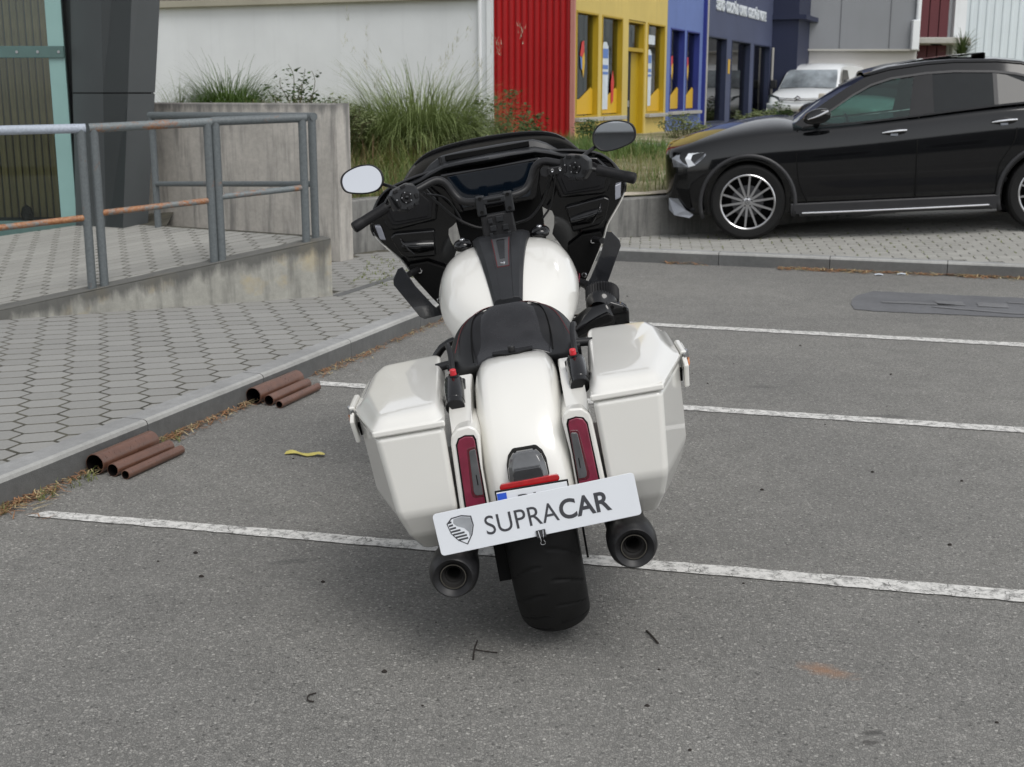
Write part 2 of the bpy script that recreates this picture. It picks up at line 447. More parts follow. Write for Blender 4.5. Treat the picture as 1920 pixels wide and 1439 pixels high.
# the kerb swings round to the right behind the motorcycle and runs on in front of the black car
kend = K0 + KD * 4.75
curve = [kend, kend + Vector((0.16, 0.62, 0)), kend + Vector((0.38, 1.20, 0)), kend + Vector((0.72, 1.80, 0)), Vector((0.45, 11.95, 0)), FK0]
cp = catmull([tuple(c) for c in curve], 2)
for a, b in zip(cp[:-1], cp[1:]):
    d = (b - a).normalized(); kerbstone(a, b, Vector((-d.y, d.x, 0)), 0.125, 0, KH, kerb, M['kerb'], M['kerb_side'])
for i in range(8):
    kerbstone(FK0 + FKD * (i * 1.0), FK0 + FKD * (i + 1.0), FKN, 0.125, 0, KH, kerb, M['kerb'], M['kerb_side'])

# bed under the pavers
side = obj('pavement', [(-14, -2, 0.1131), (K0 + KD * -7 + KN * .06)[:2] + (0.1131,), (K0 + KD * 4.75 + KN * .06)[:2] + (0.1131,)] + [tuple(c + Vector((-.06, .03, .1131))) for c in cp[1:-1]] +
           [(1.0, 12.14, .1131), (1.6, 13.3, .1131), (-3.4, 12.6, 0.1131), (-14, 12.6, 0.1131)], [tuple(range(3 + len(cp) - 2 + 4))], M['joint'], smooth=False)
tag(side, kind='structure')

def hex_mesh(name, m, fl=0.127, tip=0.056, hh=0.162, gap=0.013, top=0.0, depth=0.035, ch=0.005):
    def ring(g, z):
        a = fl / 2 - g * .3; b = fl / 2 + tip - g * 1.05; c = hh / 2 - g
        return [(-a, -c, z), (a, -c, z), (b, 0, z), (a, c, z), (-a, c, z), (-b, 0, z)]
    v, f = g_loft([ring(gap / 2, top - depth), ring(gap / 2, top - ch), ring(gap / 2 + ch, top)], True, False, True)
    me = bpy.data.meshes.new(name); me.from_pydata(v, [], f); me.materials.append(m)
    return me
HEX = hex_mesh('paver', M['paver'])
CSP, RSP = 0.127 + 0.056, 0.162
pa = radians(17.5)      # pattern turned 17.5 degrees to the left of the view axis
PU = Vector((cos(pa), sin(pa), 0)); PV = Vector((-sin(pa), cos(pa), 0))
def inside(poly, x, y):
    c = False; n = len(poly)
    for i in range(n):
        x1, y1 = poly[i][:2]; x2, y2 = poly[i - 1][:2]
        if (y1 > y) != (y2 > y) and x < (x2 - x1) * (y - y1) / (y2 - y1) + x1: c = not c
    return c
W0 = Vector((-3.32, 8.187, 0)); WD = Vector((0.893, 0.45, 0)); WN = Vector((-0.45, 0.893, 0))
RAMP_R = W0 + WD * 2.26
def clip_poly(pl, p, n):
    """keep the side where (q-p).n >= 0"""
    out = []
    for i in range(len(pl)):
        a, b = pl[i - 1], pl[i]
        da = (a[0] - p.x) * n.x + (a[1] - p.y) * n.y; db = (b[0] - p.x) * n.x + (b[1] - p.y) * n.y
        if (da >= 0) != (db >= 0):
            t = da / (da - db); out.append((a[0] + (b[0] - a[0]) * t, a[1] + (b[1] - a[1]) * t))
        if db >= 0: out.append(b)
    return out
def cut_paver(c, me, edges, z):
    """paver trimmed to fit against the kerb; None when it needs no trimming"""
    top = [Matrix.Rotation(pa, 3, 'Z') @ me.vertices[i].co for i in range(12, 18)]
    pl = [(q.x + c.x, q.y + c.y) for q in top]; n0 = list(pl)
    for p, n, L in edges:
        if L > 5 or (c - p).length < L: pl = clip_poly(pl, p, n)
        if len(pl) < 3: return []
    if pl == n0: return None
    return g_loft([[(x - c.x, y - c.y, zz) for x, y in pl] for zz in (-.03, 0)], True, False, True)
def hexes(poly, org, zf, tilt, m_me, name, parent, vis, limit=300):
    cells = []
    for i in range(-64, 64):
        for j in range(-64, 64):
            c = org + PU * (i * CSP) + PV * ((j + (0.5 if i % 2 else 0)) * RSP)
            if inside(poly, c.x, c.y): cells.append(c)
    seen = [c for c in cells if vis(c)]; rest = [c for c in cells if not vis(c)]
    seen.sort(key=lambda c: c.length); rest += seen[limit:]; seen = seen[:limit]
    for c in seen:
        g = cut_paver(c, m_me, KEDGE, 0) if tilt == (0, 0) else cut_paver(c, m_me, REDGE, 0)
        if g == []: continue
        if g and tilt != (0, 0): g = ([(a, b, z_ + 0.1558 * (a * WD.x + b * WD.y)) for a, b, z_ in g[0]], g[1])
        me_ = m_me
        if g:
            me_ = bpy.data.meshes.new(name); me_.from_pydata(g[0], [], g[1]); me_.materials.append(m_me.materials[0])
            o = bpy.data.objects.new(name, me_); COL.objects.link(o); o.parent = parent; o.location = (c.x, c.y, zf(c)); continue
        o = bpy.data.objects.new(name, m_me); COL.objects.link(o); o.parent = parent
        o.location = (c.x, c.y, zf(c) + random.uniform(-.0004, .0008))
        o.rotation_euler = (tilt[0] + random.gauss(0, .0035), tilt[1] + random.gauss(0, .0035), pa + random.gauss(0, .008))
        if tilt != (0, 0):
            o.rotation_euler = (Matrix.Rotation(random.gauss(0, .003), 3, 'X') @ tilt[2]).to_euler()
    if rest:
        mb = MB(); R = Matrix.Rotation(pa, 3, 'Z') if tilt == (0, 0) else tilt[2]
        vv = [v.co.copy() for v in m_me.vertices]; ff = [tuple(p.vertices) for p in m_me.polygons]
        for c in rest:
            g = cut_paver(c, m_me, KEDGE, 0) if tilt == (0, 0) else cut_paver(c, m_me, REDGE, 0)
            if g == []: continue
            if g and tilt != (0, 0): g = ([(a, b, z_ + 0.1558 * (a * WD.x + b * WD.y)) for a, b, z_ in g[0]], g[1])
            if g:
                mb.add([(a + c.x, b + c.y, z_ + zf(c)) for a, b, z_ in g[0]], g[1]); continue
            mb.add([tuple(R @ q + Vector((c.x, c.y, zf(c) + random.uniform(-.0004, .0008)))) for q in vv], ff)
        o = mb.build('paver_field', m_me.materials[0], parent, smooth=False); tag(o, kind='stuff')
_e = (Vector((-3.0, 11.15, 0)) - Vector((-1.42, 9.42, 0))).normalized()
REDGE = [(Vector((-1.47, 9.40, 0)), Vector((-_e.y, _e.x, 0)), 99), (W0 + WN * .185, WN, 99)]
KEDGE = [(K0 + KN * .118, KN, 99)]
for a, b in zip(cp[:-1], cp[1:]):
    d = (b - a).normalized(); n = Vector((-d.y, d.x, 0))
    KEDGE.append(((a + b) / 2 + n * .118, n, (b - a).length / 2 + .22))
def on_screen(c, m=0.08):
    zc = c[1] * 0.9752 + 1.4 * 0.2213; px = c[0] / zc * 2400 / 960
    return abs(px) < 1 + m and c[1] > 2.6
pave_poly = [(K0 + KD * -6 + KN * .0), (K0 + KD * 4.75 + KN * .0)] + [c + Vector((-.05, .02, 0)) for c in cp[1:-1]] + [Vector((0.9, 12.2, 0)), Vector((0.75, 12.95, 0)), Vector((-1.05, 12.1, 0)), Vector((-1.55, 11.3, 0)), RAMP_R + WN * 1.2, RAMP_R + WN * .1, W0 + WD * -.42 + WN * .05, Vector((-5.95, 12.5, 0)), Vector((-9.5, 12.5, 0)), Vector((-9.5, 1.0, 0)), Vector((-3.9, 1.0, 0))]
hexes(pave_poly, Vector((-2.42, 5.93, 0)), lambda c: 0.1145, (0, 0), HEX, 'paver', side, lambda c: on_screen(c) and not (c.x > -.45 and c.y > 9.3))
# flush concrete edging strip across the pavement, from the ramp corner
v, f = g_prism([(-1.30, 9.20, 0.09), (-0.62, 11.15, 0.09), (-0.56, 11.13, 0.09), (-1.235, 9.19, 0.09)], (0, 0, 1), 0.032)
tag(obj('edging_strip', v, f, M['kerb_side'], smooth=False, bevel=0.004), kind='structure')

# ================================================================ RAMP with wall, pavers
def ramp_z(p): return 0.1776 + 0.1558 * ((p[0] - W0.x) * WD.x + (p[1] - W0.y) * WD.y)
ramp = empty('ramp', (0, 0, 0)); tag(ramp, kind='structure')
ramp_poly = [W0 + WD * -0.36, RAMP_R, Vector((-1.42, 9.42, 0)), Vector((-3.0, 11.15, 0)), Vector((-3.25, 12.5, 0)), Vector((-5.8, 12.5, 0))]
obj('ramp_bed', [(p.x, p.y, max(0.114, ramp_z(p) - 0.0012)) for p in ramp_poly], [tuple(range(len(ramp_poly)))], M['joint'], ramp, smooth=False)
tax = WN.normalized()
RT = Matrix.Rotation(-math.atan(0.1558), 3, tax) @ Matrix.Rotation(pa, 3, 'Z')
inner = [W0 + WD * -0.46 + WN * .08, RAMP_R + WN * .08 - WD * .0, Vector((-1.32, 9.42, 0)), Vector((-2.95, 11.22, 0)), Vector((-3.2, 12.5, 0)), Vector((-5.8, 12.5, 0))]
HEX2 = hex_mesh('paver', M['paver_far'])
hexes(inner, Vector((-2.5, 9.2, 0)), lambda c: ramp_z(c) + 0.001, (0, 0, RT), HEX2, 'paver', ramp, lambda c: on_screen(c, 0.02))
# front retaining wall of the ramp and its end face
wall = MB()
N = 14
rings = []
for i in range(N + 1):
    s = -0.36 + (2.26 + 0.36) * i / N
    b = W0 + WD * s; zt = ramp_z(b) + 0.004 + (random.uniform(-.004, .004) if 0 < i < N else 0)
    f0 = -0.006 * random.random()
    rings.append([(b.x, b.y, -0.1), tuple((b + WN * f0 * 0)[:2]) + (zt - .012,), tuple((b + WN * .012)[:2]) + (zt,), tuple((b + WN * .19)[:2]) + (zt,), tuple((b + WN * .19)[:2]) + (-0.1,)])
v, f = g_loft(rings); wall.add(v, f)
rw = wall.build('ramp_wall', M['ramp_wall'], ramp, smooth=False)
endw = [RAMP_R + WN * .19, RAMP_R + WN * .191 - WD * .005, Vector((-1.42, 9.43, 0)), Vector((-3.0, 11.16, 0)), Vector((-3.1, 11.0, 0)), Vector((-1.62, 9.36, 0))]
v, f = g_loft([[(p.x, p.y, -.1) for p in endw], [(p.x, p.y, ramp_z(p) - .004) for p in endw]]); obj('ramp_back_edge', v, f, M['ramp_wall'], ramp, smooth=False)

# ================================================================ bare concrete wall behind the ramp, low retaining wall
def thick_wall(name, pts, tops, z0, th, m, label=None, cat=None, wob=0.004, parts=1):
    rings = []
    n = len(pts)
    for i, p in enumerate(pts):
        p = Vector((p[0], p[1], 0))
        a = Vector((*pts[max(0, i - 1)], 0)); b = Vector((*pts[min(n - 1, i + 1)], 0)); d = (b - a).normalized(); nr = Vector((-d.y, d.x, 0))
        if nr.y < 0: nr = -nr
        zt = tops[i]
        q = p + nr * th
        rings.append([(p.x, p.y, z0), (p.x, p.y, zt - .012), tuple((p + nr * .012)[:2]) + (zt,), (q.x, q.y, zt), (q.x, q.y, z0)])
    v, f = g_loft(rings)
    o = obj(name, v, f, m, smooth=False)
    if label: tag(o, label, cat)
    return o
pts = [(-1.50 - 2.3 * i / 10, 11.15 + 1.2 * i / 10) for i in range(11)]
thick_wall('concrete_wall', pts, [1.465] * 11, -.1, 0.2, M['wall_grey'], 'tall stained bare concrete wall behind the ramp railings', 'wall')
lw = catmull([(-1.60, 11.42, 0), (-1.02, 12.16, 0), (1.03, 13.0, 0), (3.05, 14.02, 0), (6.5, 15.3, 0), (12, 17.2, 0), (20, 19.5, 0)], 4)
thick_wall('retaining_wall', [(p.x, p.y) for p in lw], [0.60 - 0.10 * min(1, max(0, (p.x + 1) / 2)) + 0.02 * max(0, p.x - 1) for p in lw], -.1, 0.16, M['low_wall'], 'low curving concrete retaining wall below the weedy bank', 'wall')

# grassy bank above the low wall, rising to the shops
def bank_z(x, y, yw):
    t = min(1, max(0, (y - yw) / 7.0)); t = t * t * (3 - 2 * t)
    far = 0.77 - 0.28 * min(1, max(0, (x - (1.01 + (y - 22) * .412) - 1.2) / 2.2)) * min(1, max(0, (y - 17) / 4))
    hi = min(1, max(0, (-1.72 - x) / .35)); hi = hi * hi * (3 - 2 * hi)
    return ((0.50 + 0.02 * max(0, x - 1)) * (1 - t) + far * t) * (1 - hi) + 1.16 * hi
def wall_y(x):
    return float(np.interp(x, [-40, -4.05, -3.85, -1.6, -1.02, 1.03, 3.05, 6.5, 12, 20, 60], [15.5, 15.5, 12.72, 11.55, 12.2, 13.05, 14.05, 15.35, 17.2, 19.5, 30]))
bv = []; bf = []; xs = np.concatenate([np.linspace(-40, -3, 12), np.linspace(-2.6, 3, 40), np.linspace(3.5, 60, 26)]); NY = 26
for i, x in enumerate(xs):
    yw = wall_y(x) + .10
    for j in range(NY + 1):
        y = yw + (60 - yw) * (j / NY) ** 2.2
        bv.append((x, y, bank_z(x, y, yw) + (random.uniform(-.025, .025) if j and y < 21 else 0)))
for i in range(len(xs) - 1):
    for j in range(NY):
        a = i * (NY + 1) + j; bf.append((a, a + NY + 1, a + NY + 2, a + 1))
bank = obj('grassy_bank', bv, bf, M['soil'], smooth=True); tag(bank, kind='structure')
strip = []
sf = []
for i, x in enumerate(np.linspace(-1.4, 6, 30)):
    yw = wall_y(x) + .13
    for j in range(5):
        y = yw + (0.55 + .2 * sin(x * 3) + .1 * sin(x * 9)) * j / 4
        strip.append((x, y, bank_z(x, y, wall_y(x) + .1) + .022 + (random.uniform(0, .02) if 0 < j < 4 else (-.03 if j == 4 else 0))))
for i in range(29):
    for j in range(4):
        a = i * 5 + j; sf.append((a, a + 5, a + 6, a + 1))
tag(obj('sand_strip', strip, sf, M['sand'], smooth=True), kind='structure')
# low pale kerb along the path in front of the shops
v, f = g_prism([(1.75, 20.35, .66), (3.6, 20.25, .60), (3.6, 20.37, .60), (1.75, 20.47, .66)], (0, 0, 1), .14)
tag(obj('path_edge', v, f, M['kerb'], smooth=False, bevel=.01), kind='structure')

# ================================================================ sloping paved crossing under the black car
def plat_z(x, y):
    d = (x - FK0.x) * FKN.x + (y - FK0.y) * FKN.y; t = (x - FK0.x) * FKD.x + (y - FK0.y) * FKD.y
    return 0.1145 + 0.034 * min(2.0, max(0, d)) * min(3.6, max(0, t - .6))
def plat_tilt(x, y):
    n = Vector((plat_z(x - .05, y) - plat_z(x + .05, y), plat_z(x, y - .05) - plat_z(x, y + .05), .1)).normalized()
    return Vector((0, 0, 1)).rotation_difference(n).to_matrix()
pv_ = []; pf_ = []
for i in range(49):
    for j in range(9):
        t = -.1 + 8.4 * i / 48; dmax = float(np.interp(t, [-.1, .3, 2.2, 5.0, 8.4], [.75, .9, 2.05, 4.3, 7.5])); d = .06 + (dmax - .06) * j / 8
        q = FK0 + FKD * t + FKN * d; pv_.append((q.x, q.y, plat_z(q.x, q.y) - .010))
for i in range(48):
    for j in range(8):
        a = i * 9 + j; pf_.append((a, a + 9, a + 10, a + 1))
plat = obj('paved_crossing', pv_, pf_, M['joint'], smooth=True)
tag(plat, kind='structure')
BL, BWD = 0.196, 0.098
v, f = g_loft([[(-BL / 2 + .003 + g, -BWD / 2 + .003 + g, z), (BL / 2 - .003 - g, -BWD / 2 + .003 + g, z), (BL / 2 - .003 - g, BWD / 2 - .003 - g, z), (-BL / 2 + .003 + g, BWD / 2 - .003 - g, z)] for g, z in ((0, -.03), (0, -.005), (.005, 0))], True, False, True)
BR = bpy.data.meshes.new('paver'); BR.from_pydata(v, [], f); BR.materials.append(M['paver_far'])
ba = radians(-6)
BU = Vector((cos(ba), sin(ba), 0)); BV = Vector((-sin(ba), cos(ba), 0))
cells = []
ppoly = [(1.02, 12.17), (8.4, 9.6), (9.4, 16.5), (6.5, 15.3), (3.05, 14.0), (1.0, 13.0), (0.75, 12.9)]
for i in range(-10, 45):
    for j in range(-45, 45):
        c = Vector((2.5, 12.2, 0)) + BU * ((i + (.5 if j % 2 else 0)) * BL) + BV * (j * BWD)
        if inside(ppoly, c.x, c.y): cells.append(c)
RB = Matrix.Rotation(ba, 3, 'Z')
def vis_far(c): return on_screen(c, 0.01) and (c - FK0).dot(FKN) < 1.6
near = sorted([c for c in cells if vis_far(c)], key=lambda c: c.length)
for c in near[:300]:
    o = bpy.data.objects.new('paver', BR); COL.objects.link(o); o.parent = plat
    o.location = (c.x, c.y, plat_z(c.x, c.y) + random.uniform(-.001, .0015)); o.rotation_euler = (Matrix.Rotation(random.gauss(0, .008), 3, 'X') @ Matrix.Rotation(random.gauss(0, .008), 3, 'Z') @ plat_tilt(c.x, c.y) @ RB).to_euler()
mb = MB(); vv = [q.co.copy() for q in BR.vertices]; ff = [tuple(p.vertices) for p in BR.polygons]
ns = set((round(c.x, 3), round(c.y, 3)) for c in near[:300])
for c in cells:
    if (round(c.x, 3), round(c.y, 3)) in ns: continue
    tilt = plat_tilt(c.x, c.y) @ RB
    mb.add([tuple(tilt @ q + Vector((c.x, c.y, plat_z(c.x, c.y) + random.uniform(-.001, .0015)))) for q in vv], ff)
tag(mb.build('paver_field', M['paver_far'], plat, smooth=False), kind='stuff')
# ================================================================ MOTORCYCLE (local: x right, y forward, z up; leaning left on its stand)
M['lens_red'] = mat('dark_red_lens', (0.185, 0.012, 0.038), 0.16, coat=1.0, var=0.15, vscale=30)
M['lens_red_bright'] = mat('red_reflector', (0.42, 0.008, 0.012), 0.18, coat=1.0, var=0.15, vscale=60)
M['lens_smoke'] = mat('smoked_grey_lens', (0.085, 0.088, 0.092), 0.14, coat=1.0, var=0.2, vscale=20)
M['smoke_dark'] = mat('smoked_black_lens', (0.02, 0.021, 0.024), 0.10, coat=1.0, var=0.2, vscale=25)
M['amber'] = mat('amber_reflector', (0.75, 0.22, 0.02), 0.25, coat=0.6, var=0.1, vscale=80)
M['plate_white'] = mat('plate_white', (0.72, 0.74, 0.77), 0.38, var=0.02)
M['plate_blue'] = mat('plate_blue', (0.03, 0.10, 0.55), 0.35, var=0.05)
M['ink'] = mat('dark_grey_ink', (0.055, 0.057, 0.066), 0.5, var=0.1)
M['ink_light'] = mat('grey_ink', (0.30, 0.315, 0.335), 0.45, var=0.25, vscale=12)
M['board_white'] = mat('glossy_white_board', (0.76, 0.79, 0.83), 0.30, var=0.015, vscale=4, coat=0.3)
M['screen'] = mat('dark_blue_display', (0.003, 0.006, 0.011), 0.05, coat=0.6, var=0.1)
M['tip_inner'] = mat('sooty_pipe_inside', (0.012, 0.011, 0.010), 0.8, var=0.3)
M['mirror'] = mat('mirror_glass', (0.60, 0.61, 0.63), 0.015, metal=1.0, var=0.01)
M['tint_shield'] = mat('dark_tinted_screen', (0.010, 0.010, 0.011), 0.10, coat=0.5, var=0.2)

bike = empty('motorcycle', (0.142, 3.70, 0.002), (0, radians(-9.9), 0))
tag(bike, 'white bagger motorcycle with black seat and fairing, leaning on its stand', 'motorcycle')

def part(name, vf, m, parent=bike, **k): return obj(name, vf[0], vf[1], m, parent, **k)

# ---- wheels
def tyre_mesh(R, W, grooves=True, na=540, nb=36):
    """round-profile tyre about the x axis; sweeping grooves are cut into the tread"""
    hw = W / 2
    prof = []
    for j in range(nb + 1):
        a = -1 + 2 * j / nb          # -1..1 across the carcass
        u = a * 1.72                 # angle across
        x = hw * sin(u) if abs(u) < pi / 2 else math.copysign(hw * (1 - 0.10 * (abs(u) - pi / 2) / 0.15), u)
        r = R - (hw * 0.62) * (1 - cos(min(abs(u), pi / 2))) - (0.0 if abs(u) < pi / 2 else (abs(u) - pi / 2) * 0.25)
        prof.append((x, r, a))
    v = []; f = []
    n = len(prof)
    P = 22
    for i in range(na):
        th = 2 * pi * i / na
        for x, r, a in prof:
            d = 0
            if grooves and 0.08 < abs(a) < 0.72:
                ph = (th * P / (2 * pi) + (0.5 if a > 0 else 0)) % 1.0
                tcur = 0.30 + 0.55 * ((abs(a) - 0.08) / 0.64) ** 1.6
                if abs(ph - tcur) < 0.06 * (1 - 0.55 * (abs(a) - 0.08) / 0.64): d = 0.0045
            v.append((x, (r - d) * cos(th), (r - d) * sin(th)))
    for i in range(na):
        for j in range(n - 1):
            A = i * n + j; B = ((i + 1) % na) * n + j
            f.append((A, A + 1, B + 1, B))
    return v, f
def wheel(name, y, R, W, rimr, n=540):
    rim = MB()
    hw = W / 2 * 0.80
    rim.add(*g_lathe([(rimr - .012, -hw), (rimr + .006, -hw), (rimr + .004, -hw + .012), (rimr - .03, -hw * .5), (rimr - .035, 0), (rimr - .03, hw * .5), (rimr + .004, hw - .012), (rimr + .006, hw), (rimr - .012, hw)], 48, (0, y, R), (1, 0, 0)))
    for k in range(7):
        a = 2 * pi * k / 7
        for s in (-.16, .16):
            rim.add(*g_tube([(0.0, y + .05 * cos(a), R + .05 * sin(a)), (0.02 * (1 if s > 0 else -1), y + (rimr - .03) * cos(a + s), R + (rimr - .03) * sin(a + s))], [.012, .009], 6))
    rim.add(*g_cyl((-hw - .02, y, R), (hw + .02, y, R), .045, 20))
    w = rim.build(name, M['satin_black'], bike)
    t = obj('tyre', *tyre_mesh(R, W, True, n), M['rubber'], w, smooth=True, loc=(0, y, R))
    return w
RR = 0.326
rear_wheel = wheel('rear_wheel', -0.105, 0.334, 0.200, 0.236)
front_wheel = wheel('front_wheel', 1.625, 0.318, 0.132, 0.243, 360)
for s in (-1, 1):
    part('brake_disc', g_lathe([(.09, -.0025), (.15, -.0025), (.15, .0025), (.09, .0025), (.09, -.0025)], 40, (s * .082, 1.625, .318), (1, 0, 0)), M['steel'], front_wheel)

# ---- rear fender: sections follow the wheel
FP = [(0.14, 0.765), (0.06, 0.800), (-0.06, 0.820), (-0.17, 0.812), (-0.27, 0.772), (-0.355, 0.706), (-0.415, 0.625), (-0.445, 0.540), (-0.455, 0.455)]
fp = catmull([(0, a, b) for a, b in FP], 4)
def fender_ring(i, P, halfw, drop, th):
    p = P[i]; a = P[max(0, i - 1)]; b = P[min(len(P) - 1, i + 1)]
    t = (b - a).normalized(); nrm = Vector((0, -t.z, t.y)); nrm = -nrm if nrm.dot(Vector((0, p.y, p.z - .33))) < 0 else nrm
    sec = [(0, 0), (.3, -.0008), (.6, -.004), (.745, -.010), (.80, -.017), (.90, -.035), (.965, -.060), (1.0, -.095), (1.0, -.095 - drop)]
    out = [(-x * halfw, d) for x, d in reversed(sec[1:])] + [(x * halfw, d) for x, d in sec]
    inn = [(x * .965, d - th) for x, d in reversed(out)]
    return [tuple(p + Vector((x, 0, 0)) + nrm * d) for x, d in out + inn]
part('rear_fender', g_loft([fender_ring(i, fp, .123, .03, .006) for i in range(len(fp))]), M['white_paint'], smooth=None, ang=50)
inn = MB()
inn.add(*g_loft([[(x * .92, y, z) for x, y, z in r] for r in ([fender_ring(i, catmull([(0, a * .86, .33 + (b - .33) * .86) for a, b in FP], 4), .122, .05, .004) for i in range(4, len(fp) - 5)])]))
inn.add(*g_box((-.108, -.33, .335), (.05, .09, .15))); inn.add(*g_box((.118, -.34, .36), (.006, .06, .15)))
inn.build('inner_fender', M['deep_black'], bike)

# ---- fender filler panels carrying the slim vertical tail lamps
def side_poly(poly, s): return [(s * x, z) for x, z in poly] if s > 0 else [(s * x, z) for x, z in reversed(poly)]
def yb_fill(z): return -0.415 - 0.03 * (0.72 - z)          # rear face leans
BEZ = [(.119, .40), (.119, .60), (.111, .690), (.118, .710), (.134, .721), (.168, .718), (.186, .702), (.191, .680), (.199, .50), (.199, .40)]
LENS = [(.1285, .43), (.1275, .60), (.1255, .680), (.1295, .692), (.150, .6955), (.1665, .690), (.1745, .674), (.1810, .515), (.1820, .43)]
GREY = [(.1290, .531), (.1275, .655), (.1300, .6595), (.1435, .657), (.1465, .652), (.1535, .545), (.1520, .535), (.146, .531)]
def slab(poly, s, y_off, depth):
    P = [(s * x, yb_fill(z) + y_off, z) for x, z in poly]
    if s > 0: P = P[::-1]
    n = len(P)
    v = P + [(x, y + depth, z) for x, y, z in P]
    f = [tuple(range(n - 1, -1, -1)), tuple(range(n, 2 * n))] + [(i, (i + 1) % n, (i + 1) % n + n, i + n) for i in range(n)]
    f = [tuple(reversed(q)) for q in f] if False else f
    return v, f
for s in (-1, 1):
    b = part('filler_panel', slab(BEZ, s, 0.0, 0.22), M['white_paint'], bevel=.007, seg=3)
    g = part('gasket', slab([((x - .153) * 1.15 + .153, (z - .56) * 1.022 + .56) for x, z in LENS], s, -.0025, .01), M['deep_black'], b, bevel=.001)
    l = part('tail_lamp', slab(LENS, s, -.006, .02), M['lens_red'], bevel=.003, seg=2)
    part('lamp_step', slab([((x - .140) * 1.34 + .1425, (z - .595) * 1.10 + .595) for x, z in GREY], s, -.0072, .006), mat('red_lens_rim', (0.09, 0.004, 0.012), .2, coat=1.0), l, bevel=.002)
    part('lamp_insert', slab(GREY, s, -.0088, .012), M['lens_smoke'], l, bevel=.0025)
    part('lamp_glint', slab([(.137, .560), (.137, .588), (.1395, .588), (.1395, .560)], s, -.0096, .004), M['deep_black'], l)
    # white strip between fender and bag, above the lamp
    st = [(s * .1265, -.405, .700), (s * .185, -.405, .700), (s * .188, -.33, .745), (s * .190, -.20, .772), (s * .190, -.02, .778), (s * .1265, -.02, .778), (s * .1265, -.20, .772), (s * .1265, -.33, .745)]
    lo = [(x, y, z - .10) for x, y, z in st]
    part('fender_strip', g_loft([lo, st] if s > 0 else [[p for p in reversed(lo)], [p for p in reversed(st)]]), M['white_paint'], bevel=.006, seg=2)

